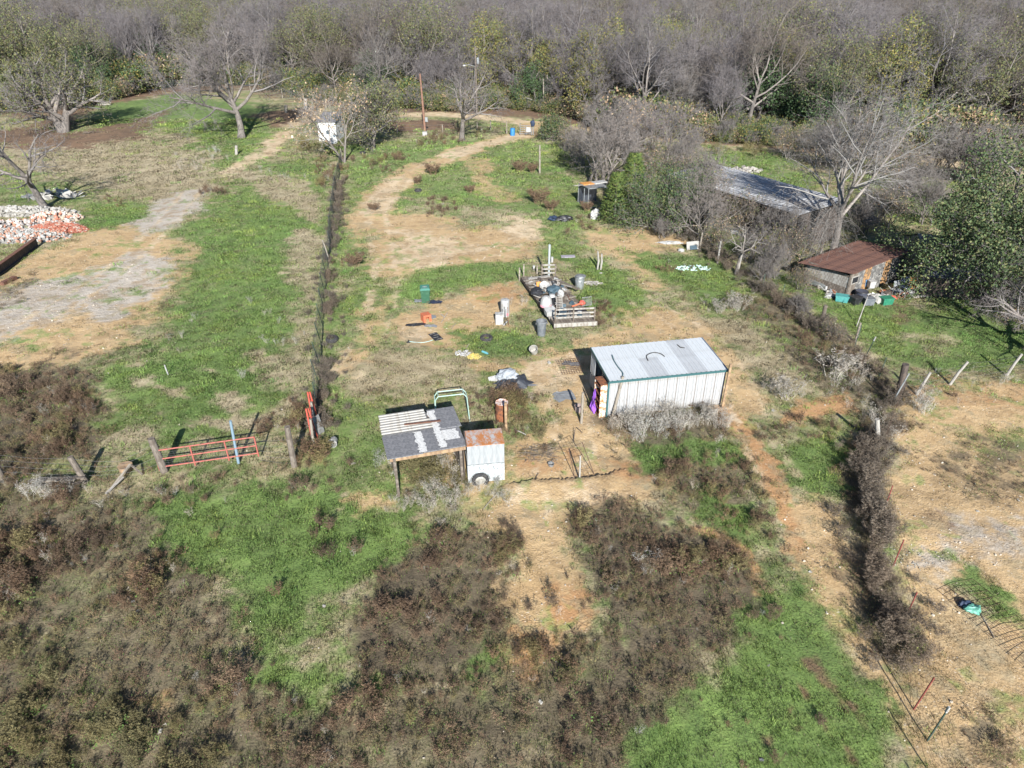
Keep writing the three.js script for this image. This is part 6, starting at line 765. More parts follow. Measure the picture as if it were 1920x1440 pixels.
// ------- rubble, slabs and beam on the left
{
  const chunk = (m, r, x, y, z, s) => { const g = new THREE.IcosahedronGeometry(1, 0), P = g.attributes.position, f = {}; const e = [0.7 + r() * 0.6, 0.5 + r() * 0.4, 0.6 + r() * 0.5], rot = new THREE.Euler(r() * 6, r() * 6, r() * 6); const at3 = (k) => { const key = P.getX(k).toFixed(2) + P.getY(k).toFixed(2) + P.getZ(k).toFixed(2); f[key] ??= 0.75 + r() * 0.5; return V(P.getX(k) * e[0] * f[key], P.getY(k) * e[1] * f[key], P.getZ(k) * e[2] * f[key]).multiplyScalar(s).applyEuler(rot).add(V(x, y, z)); }; for (let k = 0; k < P.count; k += 3) m.tri(at3(k), at3(k + 1), at3(k + 2)); };
  const rubble = (label, cx, cv, sx, sz, h, n, tones, size, brick, seed) => { const o = onGround(cx, cv), r = random(seed), g = thing('rubble_heap', label, 'rubble', o), ms = tones.map((t) => mat(t, 0.9)); const hh = (x, z) => h * Math.max(0, 1 - (x / sx) ** 2 - (z / sz) ** 2) ** 0.7; const bits = ms.map(() => M());
    part('core', (() => { const m = M(), N = 14; const P = (i, j) => { const x = (i / N * 2 - 1) * sx * 0.96, z = (j / N * 2 - 1) * sz * 0.96; return V(x, Math.max(-0.05, hh(x, z) - 0.1), z); }; for (let i = 0; i < N; i++) for (let j = 0; j < N; j++) m.quad(P(i, j), P(i, j + 1), P(i + 1, j + 1), P(i + 1, j)); return m; })(), mat(tones[0].map((x) => x * 0.6), 0.95), g);
    for (let k = 0; k < n; k++) { const a = r() * 6.28, q = Math.sqrt(r()) * 1.04, x = Math.cos(a) * q * sx, z = Math.sin(a) * q * sz, s = size * (0.5 + r() * 0.9), i = Math.floor(r() * ms.length), y = hh(x, z) + s * 0.2; if (brick) bits[i].box(V(x, y - 0.03, z), 0.24, 0.08, 0.12, r() * 6, [(r() - 0.5) * 1.4, 0, (r() - 0.5) * 1.4]); else if (k < 90) { const m = M(); chunk(m, r, x, y, z, s); part('stone', m, ms[i], g); } else chunk(bits[i], r, x, y, z, s * 0.8); }
    bits.forEach((m, i) => { if (m.p.length) { const o2 = part(brick ? 'brick_bits' : 'stone_bits', m, ms[i], g); o2.userData.kind = 'stuff'; } }); return g; };
  rubble('long heap of white broken stone behind the other rubble', 35, 400, 5.2, 0.9, 0.55, 800, [[0.33, 0.315, 0.285], [0.26, 0.245, 0.215], [0.37, 0.355, 0.33]], 0.15, false, 81);
  rubble('heap of white broken stone beside the dark steel beam', 25, 446, 4.3, 1.5, 0.5, 950, [[0.33, 0.32, 0.295], [0.25, 0.24, 0.22], [0.36, 0.35, 0.33], [0.36, 0.2, 0.14]], 0.145, false, 82);
  rubble('mixed heap of pale stone and orange brick behind the red brick', 105, 412, 2.1, 1.2, 0.45, 260, [[0.48, 0.44, 0.38], [0.42, 0.33, 0.25], [0.4, 0.16, 0.1], [0.5, 0.48, 0.44]], 0.14, false, 83);
  rubble('heap of broken red bricks', 108, 434, 2.35, 1.05, 0.55, 800, [[0.3, 0.1, 0.062], [0.34, 0.135, 0.09], [0.25, 0.08, 0.05], [0.36, 0.27, 0.22]], 0.12, true, 84);
  rubble('grey flattened rubble between the white stone heaps', 40, 425, 4.4, 1.0, 0.3, 220, [[0.36, 0.33, 0.31], [0.5, 0.42, 0.36], [0.4, 0.2, 0.13]], 0.18, false, 85);
  stick(114, 420, 137, 405, 0.07, MAT.wood, 'grey timber lying across the mixed rubble', 'timber', 0.5);
  { const g = thing('slab_heap', 'heap of broken grey concrete slabs behind the small leaning tree', 'slabs', onGround(102, 368)), r = random(86); for (let k = 0; k < 46; k++) { const a = r() * 6.28, q = Math.sqrt(r()), x = Math.cos(a) * q * 2.6, z = Math.sin(a) * q * 0.9; part('slab', M().box(V(x, 0.5 * Math.max(0, 1 - q) * (0.6 + r()), z), 0.5 + r() * 0.7, 0.06, 0.35 + r() * 0.5, r() * 6, [(r() - 0.5) * 1.3, 0, (r() - 0.5) * 1.1]), k % 3 ? MAT.whiteDirty : MAT.dullSteel, g); } }
  { const p = onGround(-40, 545), q = onGround(72, 462).sub(p); const g = thing('steel_beam', 'long dark steel beam lying beside the rubble', 'beam', p); const B = (y, w, h, o = 0) => M().beam(V(o, y, 0), q.clone().setY(y).add(V(o, 0, 0)), w, h); part('web', B(0.36, 0.05, 0.5), MAT.woodDark, g); part('flange', B(0.62, 0.3, 0.05), MAT.rustDark, g); part('flange', B(0.06, 0.3, 0.05), MAT.woodDark, g); }
  { const p = onGround(5, 536), q = onGround(30, 524).sub(p).setY(0); single('timber_block', M().beam(V(0, 0.12, 0), q.add(V(0, 0.12, 0)), 0.3, 0.24), MAT.rustDark, 'dark timber block lying beside the steel beam', 'timber', p); }
}
single('white_stake', M().beam(V(0, -0.1, 0), V(-0.06, rise(316, 703, 684), 0), 0.05, 0.05), MAT.white, 'thin white stake standing in the open green field', 'stake', onGround(316, 703));
// ------- utility poles
{ const p = onGround(797, 246), h = rise(797, 246, 138), g = thing('utility_pole', 'reddish brown utility pole with a meter box at its foot', 'pole', p); part('pole', M().tube([V(0, -0.3, 0), V(-0.1, h * 0.5, 0), V(-0.22, h, 0)], [0.17, 0.14, 0.11], 9), patina([0.27, 0.15, 0.1], [0.16, 0.09, 0.065], 0.9, 0.8, 0.5, 0.2), g); part('meter_box', M().box(V(0.28, 1.2, 0.15), 0.35, 0.55, 0.22), MAT.galv, g); part('conduit', M().rod(V(0.2, 0, 0.12), V(0.2, 1.2, 0.12), 0.03), MAT.black, g); single('white_tub', M().box(V(0, 0, 0), 0.55, 0.42, 0.45).box(V(0, 0.42, 0), 0.6, 0.05, 0.5), MAT.white, 'white plastic tub in the grass before the utility pole', 'tub', onGround(797, 254)); }
{ const p = onGround(894, 214), h = 8.9, g = thing('utility_pole', 'tall grey utility pole with a transformer and lamp arm among the trees', 'pole', p); part('pole', M().tube([V(0, -0.3, 0), V(0, h * 0.5, 0), V(0, h, 0)], [0.15, 0.12, 0.09], 9), MAT.wood, g); part('crossarm', M().beam(V(-0.25, h - 0.35, 0), V(0.35, h - 0.35, 0), 0.08, 0.1), MAT.wood, g); part('transformer', M().lathe(V(0.32, h - 2.2, 0.1), [[0.001, 0], [0.2, 0], [0.2, 0.7], [0.12, 0.78], [0.001, 0.8]], 12), MAT.galv, g); const arm = part('lamp_arm', M().tube([V(0, h - 2.6, 0), V(-0.9, h - 2.35, 0.1), V(-1.5, h - 2.4, 0.15)], 0.03, 6), MAT.galv, g); part('lamp_head', M().lathe(V(-1.6, h - 2.5, 0.15), [[0.24, 0], [0.2, 0.1], [0.08, 0.16], [0.001, 0.18]], 12), MAT.white, arm); }
for (const [u, vb, vt, w, l] of [[1019, 212, 148, 0.1, 'tall grey post beyond the farm gate'], [1026, 208, 140, 0.09, 'tall pale post right behind the other one beyond the farm gate'], [1061, 205, 172, 0.12, 'short pale post among the trees right of the farm gate'], [1012, 326, 272, 0.1, 'lone weathered fence post beside the brown bushes by the drive']]) post('tall_post', u, vb, u, vt, w, MAT.woodPale, l);
// ------- farm gate, barrel
{ const p = onGround(975, 254), q = onGround(1000, 255), W = p.distanceTo(q), g = thing('farm_gate', 'grey tubular farm gate across the drive', 'gate', p, heading(p, q)); for (let k = 0; k < 5; k++) part('bar', M().rod(V(0, 0.25 + k * 0.24, 0), V(W, 0.25 + k * 0.24, 0), 0.03), MAT.dullSteel, g); for (const f of [0, 0.45, 0.86, 1]) part('upright', M().rod(V(W * f, 0.1, 0), V(W * f, f > 0.8 || !f ? 1.5 : 1.25, 0), 0.045), MAT.dullSteel, g); part('sign', M().box(V(W * 0.64, 0.45, 0.05), 0.55, 0.6, 0.03), MAT.white, g, 'blank white board');
  { const t = thing('gate_bag', 'dark sack hung on the right gate post', 'sack', q.clone().add(V(-0.1, 0, 0)), 0); part('sack', M().blob(V(0, 1.45, 0), 0.28, 0.5, 0.25, 88, 0.3, 2), MAT.navy, t); part('loop', M().tube([V(0, 1.8, 0), V(0.05, 2.1, 0), V(-0.05, 2.15, 0)], 0.05, 5), MAT.black, t); }
  { const t = thing('plastic_barrel', 'bright blue plastic barrel beside the farm gate', 'barrel', onGround(961, 254)); part('body', M().lathe(V(0, 0, 0), [[0.001, 0], [0.26, 0], [0.3, 0.05], [0.3, 0.25], [0.31, 0.27], [0.3, 0.3], [0.3, 0.62], [0.31, 0.64], [0.3, 0.67], [0.29, 0.86], [0.24, 0.9], [0.001, 0.9]], 18), MAT.blue, t); part('bung', M().rod(V(0.1, 0.9, 0), V(0.1, 0.93, 0), 0.04, 0.04, 8), MAT.white, t); } }
// ------- wrecked white pickup
{ const p = onGround(1155, 264), g = thing('pickup_truck', 'old white pickup rusting behind bare branches', 'pickup', p, 0.25), wm = patina([0.6, 0.62, 0.63], [0.38, 0.37, 0.36], 0.45, 1.2, 0.4), prof = [[-2.5, 0.4], [-2.55, 0.95], [-1.3, 1.05], [-0.75, 1.6], [0.55, 1.62], [0.7, 1.05], [2.55, 1.05], [2.55, 0.4]], sh = new THREE.Shape(prof.map(([x, y]) => new THREE.Vector2(x, y))), geo = new THREE.ExtrudeGeometry(sh, { depth: 1.7, bevelEnabled: true, bevelSize: 0.06, bevelThickness: 0.06, bevelSegments: 2 }); geo.translate(0, 0, -0.85);
  part('body', geo, wm, g); for (const x of [-1.65, 1.65]) for (const z of [-0.8, 0.8]) { const w = part('wheel', tyreGeo(0.36, 0.22), MAT.rubber, g); w.position.set(x, 0.36, z + 0.11); w.rotation.x = Math.PI / 2; w.position.z = z > 0 ? z - 0.05 : z - 0.2; }
  const gl = mat([0.03, 0.04, 0.05], 0.15); for (const z of [-0.925, 0.925]) part('window', M().hexa([V(-0.95, 1.1, z), V(0.5, 1.1, z), V(0.5, 1.1, z - 0.01), V(-0.95, 1.1, z - 0.01), V(-0.65, 1.5, z), V(0.45, 1.5, z), V(0.45, 1.5, z - 0.01), V(-0.65, 1.5, z - 0.01)]), gl, g); part('windscreen', M().quad(V(-1.32, 1.12, -0.7), V(-1.32, 1.12, 0.7), V(-0.88, 1.58, 0.65), V(-0.88, 1.58, -0.65)), gl, g); part('bumper', M().beam(V(-2.65, 0.5, -0.9), V(-2.65, 0.5, 0.9), 0.1, 0.18), MAT.dullSteel, g); for (const z of [-0.65, 0.65]) part('headlight', M().rod(V(-2.6, 0.8, z), V(-2.64, 0.8, z), 0.1, 0.09, 10), MAT.galv, g); }
// ------- long open-sided barn on the right
{
  const a = at(1498, 404, 2.6), b = at(1262, 330, 2.6), g0 = a.clone().setY(0), th = heading(a, b), L = 14, W = 5.2, g = thing('pole_barn', 'long grey metal-roofed pole barn, open on the near side', 'barn', g0, th), roof = patina([0.36, 0.37, 0.385], [0.19, 0.19, 0.195], 0.75, 1.9, 0.5, 0.4);  // roof stains, with shadow mottling painted in as the darker tone
  // local x runs away to the far end; local z points toward the far (ridge) side or the near side
  const far = at(1534, 372, 2.9).sub(g0).applyAxisAngle(UP, -th), sg = Math.sign(far.z);
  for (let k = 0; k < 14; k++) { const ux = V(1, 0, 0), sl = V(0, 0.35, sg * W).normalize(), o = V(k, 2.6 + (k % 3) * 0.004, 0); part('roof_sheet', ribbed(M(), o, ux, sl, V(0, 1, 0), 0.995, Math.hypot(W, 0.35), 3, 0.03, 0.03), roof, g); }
  for (let k = 0; k < 6; k++) for (const z of [0.2, W - 0.2]) part('post', M().rod(V(0.3 + k * 2.65, -0.1, sg * z), V(0.3 + k * 2.65, 2.58 + (z > 1 ? 0.3 : 0), sg * z), 0.09, 0.08, 8), MAT.wood, g);
  for (let k = 0; k < 14; k++) part('back_board', M().box(V(0.5 + k, 0, sg * (W - 0.06)), 0.98, 2.8, 0.05), MAT.woodDark, g); part('end_wall', M().box(V(0.03, 0, sg * W / 2), 0.05, 2.6, W - 0.3), MAT.woodDark, g); part('eave_beam', M().beam(V(0, 2.52, sg * 0.15), V(L, 2.52, sg * 0.15), 0.1, 0.14), MAT.woodDark, g); part('clutter_shade', drape(11, 3.4, 0.8, 9, 30, 10), MAT.woodDark, g).position.set(7, 0, sg * 2.6);  // dark drape for floor junk, interior shade painted into its colour
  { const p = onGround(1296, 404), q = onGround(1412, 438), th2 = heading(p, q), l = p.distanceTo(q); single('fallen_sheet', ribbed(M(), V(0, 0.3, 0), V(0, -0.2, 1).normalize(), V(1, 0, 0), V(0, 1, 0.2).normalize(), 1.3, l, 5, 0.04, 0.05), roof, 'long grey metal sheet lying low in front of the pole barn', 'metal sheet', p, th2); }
}
// ------- rusty-roofed shed with its junk
{
  const c = V(20.75, 0, -40.95), ang = Math.atan2(0.55, 0.835), g = thing('rusty_shed', 'low plank shed with a rusty brown metal roof', 'shed', c, ang), Wd = 5.6, D = 3.1; // local x: along the tar-papered side; local z -: along the plank front
  const roof = patina([0.085, 0.045, 0.038], [0.2, 0.1, 0.07], 0.85, 0.9, 0.5, 0.4), tar = patina([0.09, 0.088, 0.085], [0.3, 0.29, 0.27], 0.95, 0.9, 0.42), tan = patina([0.4, 0.22, 0.09], [0.1, 0.08, 0.06], 0.9, 0.7, 0.5);
  const hAt = (x, z) => 1.72 + x * 0.05 + z * 0.12;
  for (let k = 0; k < 9; k++) { const x0 = -0.35 + k * 0.71, sl = V(0, -0.12, -1).normalize(); part('roof_sheet', ribbed(M(), V(x0, hAt(x0, 0.3) + 0.04 + (k % 2) * 0.012, 0.35), V(1, 0.05, 0).normalize(), sl, V(0, 1, 0), 0.72, 3.95, 3, 0.025), roof, g); }
  for (let k = 0; k < 8; k++) part('side_panel', M().box(V(0.35 + k * 0.7, 0, 0), 0.69, hAt(0.35 + k * 0.7, 0) - 0.03, 0.05), [MAT.wood, tar, tan, tar, tar, tan, tar, tar][k], g, k === 2 || k === 5 ? 'bare tan board panel' : undefined);
  for (let k = 0; k < 9; k++) part('plank', M().box(V(0, 0.02 + k * 0.165, -D / 2), 0.05, 0.155, D - (k % 3) * 0.12), k > 3 && k < 8 ? MAT.woodWhite : MAT.wood, g); part('window_frame', M().box(V(0.45, 0.9, 0.04), 0.7, 0.5, 0.05), MAT.woodWhite, g); part('shade_plate', M().box(V(0.45, 0.97, 0.075), 0.54, 0.36, 0.015), MAT.black, g, 'black plate standing for the shade in the window opening');  // black plate on the wall stands for the shade inside the window
  part('back_wall', M().box(V(Wd / 2, 0, -D), Wd, 1.35, 0.05), MAT.woodDark, g); part('end_wall', M().box(V(Wd, 0, -D / 2), 0.05, 1.6, D), MAT.woodDark, g); for (const [x, z] of [[0, 0], [Wd, 0], [0, -D], [Wd, -D]]) part('corner_post', M().beam(V(x, -0.1, z), V(x, hAt(x, z), z), 0.12, 0.12), MAT.wood, g);
  const tub = (u, v, w, h, d, m, label, turn = 0.3, cat = 'tub') => { const t = thing('storage_tub', label, cat, onGround(u, v), turn); part('body', M().hexa([V(-w * 0.44, 0, d * 0.44), V(w * 0.44, 0, d * 0.44), V(w * 0.44, 0, -d * 0.44), V(-w * 0.44, 0, -d * 0.44), V(-w / 2, h, d / 2), V(w / 2, h, d / 2), V(w / 2, h, -d / 2), V(-w / 2, h, -d / 2)]), m, t); part('rim', M().box(V(0, h - 0.02, 0), w * 1.06, 0.045, d * 1.08), m, t); return t; };
  tub(1577, 566, 0.75, 0.38, 0.5, MAT.teal, 'teal plastic tub in front of the rusty shed', -0.4); tub(1602, 570, 0.6, 0.45, 0.5, MAT.blackPlastic, 'tapered black tub between the teal tub and the dark barrel', 0.4); tub(1627, 571, 0.6, 0.44, 0.45, MAT.greyPlastic, 'dark grey tub below the white box by the rusty shed', 0); tub(1660, 570, 0.72, 0.42, 0.5, MAT.emerald, 'emerald green tub at the end of the junk row', 0.2); tub(1606, 545, 0.42, 0.5, 0.4, MAT.blue, 'blue crate leaning on the shed corner', 0.3, 'crate').position.y += 0.42; tub(1617, 546, 0.45, 0.44, 0.42, mat([0.07, 0.2, 0.38], 0.5), 'lighter blue crate beside the blue one', 0.1, 'crate').position.y += 0.36; tub(1629, 551, 0.38, 0.42, 0.36, MAT.white, 'white box with a small window standing on the dark grey tub', 0.1, 'box').position.y += 0.42;
  { const t = thing('dark_barrel', 'dark plastic barrel among the tubs', 'barrel', onGround(1612, 563)); part('body', M().lathe(V(0, 0, 0), [[0.001, 0], [0.3, 0], [0.33, 0.1], [0.35, 0.5], [0.37, 0.52], [0.36, 0.6], [0.33, 0.58], [0.001, 0.5]], 18), mat([0.05, 0.055, 0.075], 0.5), t); part('rim', M().lathe(V(0, 0, 0), [[0.37, 0.55], [0.385, 0.58], [0.37, 0.61]], 18), MAT.black, t); }
  single('white_bag', M().blob(V(0, 0.16, 0), 0.5, 0.3, 0.4, 91, 0.4), MAT.whiteDirty, 'crumpled white plastic between the grey and green tubs', 'plastic', onGround(1643, 565)); single('white_bag', M().blob(V(0, 0.07, 0), 0.45, 0.14, 0.28, 92, 0.4), MAT.white, 'white sheet on the grass left of the teal tub', 'sheet', onGround(1555, 558), 0.6); { const bk = bucket(1607, 538, 0.2, 0.3, MAT.white, 'white bucket on top of the blue crates'); bk.position.y += 0.98; }
  { const t = thing('metal_trough', 'grey metal trough piled against the plank front', 'trough', onGround(1535, 540), -0.55); part('trough', M().hexa([V(-0.7, 0.2, 0.2), V(0.7, 0.05, 0.2), V(0.7, 0.05, -0.2), V(-0.7, 0.2, -0.2), V(-0.8, 0.45, 0.32), V(0.8, 0.3, 0.32), V(0.8, 0.3, -0.32), V(-0.8, 0.45, -0.32)]), MAT.galv, t); part('stand', M().beam(V(-0.5, 0, 0), V(-0.5, 0.25, 0), 0.3, 0.3), MAT.woodDark, t); }
  stick(1543, 532, 1556, 541, 0.06, MAT.woodWhite, 'white board resting on the metal trough', 'loose_board', 0.3); stick(1560, 556, 1586, 562, 0.05, MAT.woodDark, 'dark plank on the ground along the plank front', 'loose_board', 0.05);
  { const r = random(68), t = thing('junk_scraps', 'jumble of small boards, pipes and scraps along the rusty shed walls', 'scraps', onGround(1605, 562)), o2 = t.position.clone(); [MAT.woodWhite, MAT.woodDark, MAT.dullSteel, MAT.rust, MAT.white].forEach((mt) => { const m = M(); for (let k = 0; k < 22; k++) { const f = r(), u = f < 0.4 ? lerp(1530, 1590, r()) : lerp(1590, 1715, r()), v = (u < 1590 ? lerp(536, 566, (u - 1530) / 60) : lerp(566, 548, (u - 1590) / 125)) + (r() - 0.5) * 9, q = onGround(u, v).sub(o2); if (r() < 0.55) m.box(q, 0.1 + r() * 0.35, 0.06 + r() * 0.3, 0.1 + r() * 0.25, r() * 6, [(r() - 0.5), 0, (r() - 0.5)]); else m.rod(q, q.clone().add(V((r() - 0.5) * 1.5, 0.1 + r() * 0.5, (r() - 0.5) * 0.7)), 0.02 + r() * 0.02, 0.015, 5); } part('scrap_bits', m, mt, t).userData.kind = 'stuff'; }); }
  const chair = (u, v, turn, m, label) => { const t = thing('garden_chair', label, 'chair', onGround(u, v), turn); for (const x of [-0.24, 0.24]) { part('frame_side', M().tube([V(x, 0, 0.28), V(x, 0.62, 0.26), V(x, 0.64, -0.2), V(x, 0, -0.26)], 0.022, 6), MAT.galv, t); part('back_post', M().tube([V(x, 0.4, -0.2), V(x, 0.95, -0.34)], 0.02, 6), MAT.galv, t); } part('seat', M().box(V(0, 0.4, 0.02), 0.46, 0.04, 0.46), m, t); part('backrest', M().box(V(0, 0.6, -0.27), 0.46, 0.36, 0.035, 0, [-0.25, 0, 0]), m, t); return t; };
  chair(1683, 556, 0.4, MAT.grey, 'tubular garden chair with grey seat under the shed side'); chair(1693, 548, -0.3, MAT.navy, 'garden chair with blue-grey backrest next to the tan one'); chair(1708, 549, -0.2, MAT.amber, 'garden chair with a tan wooden back');
  { const p = onGround(1706, 542), m = M(), pts = []; for (let k = 0; k <= 28; k++) pts.push(V(Math.cos(k / 14 * Math.PI) * 0.36, 1.05 + Math.sin(k / 14 * Math.PI) * 0.36, 0)); m.tube(pts, 0.018, 5); const t = thing('wheel_rim', 'thin round metal hoop raised on a stick beside the shed', 'hoop', p); part('hoop', m, MAT.galv, t); part('stick', M().rod(V(0, -0.05, 0), V(0, 0.72, 0), 0.03), MAT.woodDark, t); }
  single('red_scrap', M().blob(V(0, 0.1, 0), 0.25, 0.18, 0.2, 94, 0.5, 2), MAT.redPaint, 'red scrap beside the emerald green tub', 'scrap', onGround(1672, 562)); single('grey_boards', M().box(V(0, 0.02, 0), 0.9, 0.07, 0.3, 0.2).box(V(0.2, 0.1, 0.1), 0.7, 0.06, 0.25, -0.2), MAT.woodWhite, 'grey boards on the ground right of the garden chairs', 'boards', onGround(1722, 556)); { const bg = thing('bicycle_frame', 'rusty bent bicycle frame on the ground by the garden chairs', 'bicycle', onGround(1690, 562), 0.3); part('frame', M().tube([V(-0.4, 0.2, 0), V(-0.1, 0.55, 0), V(0.3, 0.5, 0), V(0.05, 0.2, 0), V(-0.4, 0.2, 0)], 0.022, 6), MAT.rust, bg); part('wheel', M().tube(Array.from({ length: 21 }, (_, k) => V(0.45 + Math.cos(k * 0.314) * 0.3, 0.3 + Math.sin(k * 0.314) * 0.3, 0.02)), 0.016, 5), MAT.dullSteel, bg); part('fork', M().rod(V(0.3, 0.5, 0), V(0.45, 0.3, 0.02), 0.018), MAT.rust, bg); }
}
// ------- dark metal-roofed outbuilding under the oak
{
  const p = at(1722, 552), g = thing('outbuilding', 'dark blue-grey metal-roofed outbuilding in the shade of the oak', 'outbuilding', p, -0.3), roof = patina([0.2, 0.23, 0.27], [0.12, 0.13, 0.15], 0.5, 1.6, 0.5, 0.4, { metalness: 0.3 }), W = 6.6, D = 8, e = 1.25, rg = 2.7;
  for (let k = 0; k < 7; k++) for (const s of [0, 1]) part('roof_sheet', ribbed(M(), V((s ? k + 1 : k) * 0.95 - 0.1, e, s ? -D - 0.2 : 0.2), V(s ? -1 : 1, 0, 0), V(0, rg - e, s ? D / 2 + 0.2 : -D / 2 - 0.2).normalize(), UP, 0.945, Math.hypot(D / 2 + 0.2, rg - e), 3, 0.025), roof, g);
  for (let k = 0; k < 7; k++) part('wall_panel', M().box(V(k * 0.93 + 0.5, -0.1, 0), 0.92, e + 0.05, 0.05), k > 4 ? MAT.galv : MAT.woodDark, g); for (const x of [0.03, W - 0.03]) part('gable_wall', M().hexa([V(x - 0.03, -0.1, 0), V(x + 0.03, -0.1, 0), V(x + 0.03, -0.1, -D), V(x - 0.03, -0.1, -D), V(x - 0.03, e, -0.05), V(x + 0.03, e, -0.05), V(x + 0.03, e, -D + 0.05), V(x - 0.03, e, -D + 0.05)]).tri(V(x, e, 0), V(x, e, -D), V(x, rg - 0.06, -D / 2)), MAT.galv, g); part('back_wall', M().box(V(W / 2, 0, -D), W, e, 0.05), MAT.woodDark, g);
}
// ---------------------------------------------------------------- fences: every post a part, the wire of each span a part
function fence(name, label, posts, o = {}) {                                // posts: [u, v, height, leanX, kind]
  const first = onGround(posts[0][0], posts[0][1]), g = thing(name, label, 'fence', first), tops = [], r = random(posts.length * 7 + 1);
  posts.forEach(([u, v, h, lean = 0, kind = 't'], k) => {
    const p = onGround(u, v).sub(first), t = p.clone().add(V(lean, h, 0)); tops.push([p, t]);
    if (kind === 't' || kind === 'r' || kind === 'w') { const m = M(); m.beam(p.clone().add(V(0, -0.2, 0)), t, 0.045, 0.012); m.beam(p.clone().add(V(0, -0.2, 0.012)), t.clone().add(V(0, 0, 0.012)), 0.012, 0.036); const q = part('post', m, kind === 'r' ? MAT.tpostRed : MAT.tpost, g); if (kind === 'w') part('cap', M().beam(t.clone().lerp(p, 0.14), t.clone().add(V(0, 0.01, 0)), 0.06, 0.05), MAT.white, q, 'white painted tip'); }
    else if (kind === 'x') { }
    else { const w = kind === 'big' ? 0.13 : 0.07; part('post', M().tube([p.clone().add(V(0, -0.2, 0)), p.clone().lerp(t, 0.5).add(V((r() - 0.5) * 0.04, 0, 0)), t], [w, w * 0.95, w * 0.85], 8), kind === 'pale' ? MAT.woodWhite : kind === 'big' ? MAT.wood : MAT.woodPale, g); }
  });
  for (let k = 0; k + 1 < tops.length; k++) {
    const [a, A2] = tops[k], [b, B2] = tops[k + 1], m = M(), L = a.distanceTo(b), n = o.rows ?? 7, hi = o.top ?? 0.92, wr = o.r ?? 0.006;
    for (let j = 0; j < n; j++) { const f = hi * (0.06 + 0.94 * j / (n - 1)), sag = (r() - 0.5) * 0.06 - (o.sag ?? 0.02), P = a.clone().lerp(A2, f), Q = b.clone().lerp(B2, f), mid = P.clone().lerp(Q, 0.5).add(V((r() - 0.5) * 0.05, sag, 0)); m.tube([P, mid, Q], wr, 3, false); }
    if (o.stay) for (let j = 1; j < L / o.stay; j++) { const f = j * o.stay / L; m.tube([a.clone().lerp(b, f), A2.clone().lerp(a, 1 - hi).lerp(B2.clone().lerp(b, 1 - hi), f)], wr * 0.85, 3, false); }
    part('wire', m, o.mat ?? MAT.wire, g);
  }
  return g;
}
fence('wire_fence', 'dark woven wire fence with leaning steel posts dividing field and yard', [[642, 300, 1.2, -0.1, 'wood'], [637, 330, 1.3, -0.12], [632, 352, 1.3, -0.15], [630, 376, 1.3, -0.2], [627, 405, 1.35, -0.2], [624, 435, 1.35, -0.2], [622, 466, 1.4, -0.15], [618, 492, 1.6, -0.3, 'wood'], [614, 520, 1.35, -0.2], [611, 550, 1.35, -0.22], [609, 580, 1.35, -0.22], [607, 612, 1.4, -0.25], [605, 648, 1.4, -0.25], [603, 688, 1.5, -0.3], [601, 722, 1.5, -0.3], [597, 762, 1.4, -0.1], [591, 802, 1.4, 0, 'wood'], [588, 836, 1.4, 0.05, 'wood']], { rows: 8, stay: 0.22, r: 0.0065, mat: mat([0.09, 0.105, 0.105], 0.7) });
fence('wire_fence', 'sagging wire fence running from the left field to the red gate', [[-60, 900, 1.3, -0.1, 'wood'], [5, 898, 1.3, -0.1, 'big'], [163, 906, 1.25, -0.28, 'big'], [232, 898, 0.9, 0, 'x'], [308, 884, 1.5, 0.0, 'x']], { rows: 5, sag: 0.05 });
post('wooden_post', 310, 886, 283, 822, 0.15, MAT.wood, 'thick leaning timber post that carries the red gate'); post('steel_post', 447, 868, 432, 789, 0.06, mat([0.24, 0.34, 0.42], 0.45, { metalness: 0.3 }), 'blue-grey steel pipe standing behind the red gate'); post('wooden_post', 552, 874, 538, 800, 0.13, MAT.wood, 'thick timber post at the latch side of the red gate');
{ const p = onGround(300, 888), q = onGround(487, 864), th = heading(p, q), W = p.distanceTo(q), g = thing('red_gate', 'faded red tubular gate with wire mesh in the left fence', 'gate', p, th); g.rotation.z = 0.02;
  for (const y of [0.28, 0.66, 1.08]) part('bar', M().rod(V(0, y, 0), V(W, y, 0), 0.03, 0.03, 8), MAT.pinkPaint, g); for (const f of [0.01, 0.36, 0.7, 1]) part('upright', M().rod(V(W * f, 0.12, 0.0), V(W * f, 1.1, 0.0), 0.034, 0.034, 8), MAT.pinkPaint, g);
  const m = M(); for (let k = 1; k < 26; k++) m.rod(V(W * k / 26, 0.25, 0.01), V(W * k / 26, 1.06, 0.01), 0.004, 0.004, 3); for (let k = 1; k < 8; k++) m.rod(V(0, 0.25 + k * 0.1, 0.01), V(W, 0.25 + k * 0.1, 0.01), 0.004, 0.004, 3); part('wire_mesh', m, MAT.wire, g); }
fence('wire_fence', 'short strand of wire from the red gate to the fence corner', [[489, 864, 1.1, 0, 'x'], [551, 872, 1.4, 0, 'x'], [588, 838, 1.3, 0, 'x']], { rows: 5 });
for (const [u0, v0, u1, v1, l] of [[589, 800, 577, 731, 'upper red pipe frame piece leaning on the fence corner'], [586, 826, 574, 763, 'lower red pipe frame piece leaning on the fence corner']]) { const p = onGround(u0, v0), h = rise(u0, v0, v1) * 0.98, q = at(u1, v1, h), t = thing('red_gate_scrap', l, 'frame', p); const x = q.x - p.x; part('tube', M().tube([V(0, 0, 0), V(x, h, 0)], 0.04, 7), MAT.redPaint, t); part('tube', M().tube([V(0.16, 0, -0.25), V(x + 0.06, h * 0.97, -0.1)], 0.035, 7), MAT.redPaint, t); for (const f of [0.3, 0.75]) part('rung', M().rod(V(x * f, h * f, 0), V(0.16 + (x - 0.1) * f, h * 0.97 * f, -0.25 + 0.15 * f), 0.025), MAT.redPaint, t); }
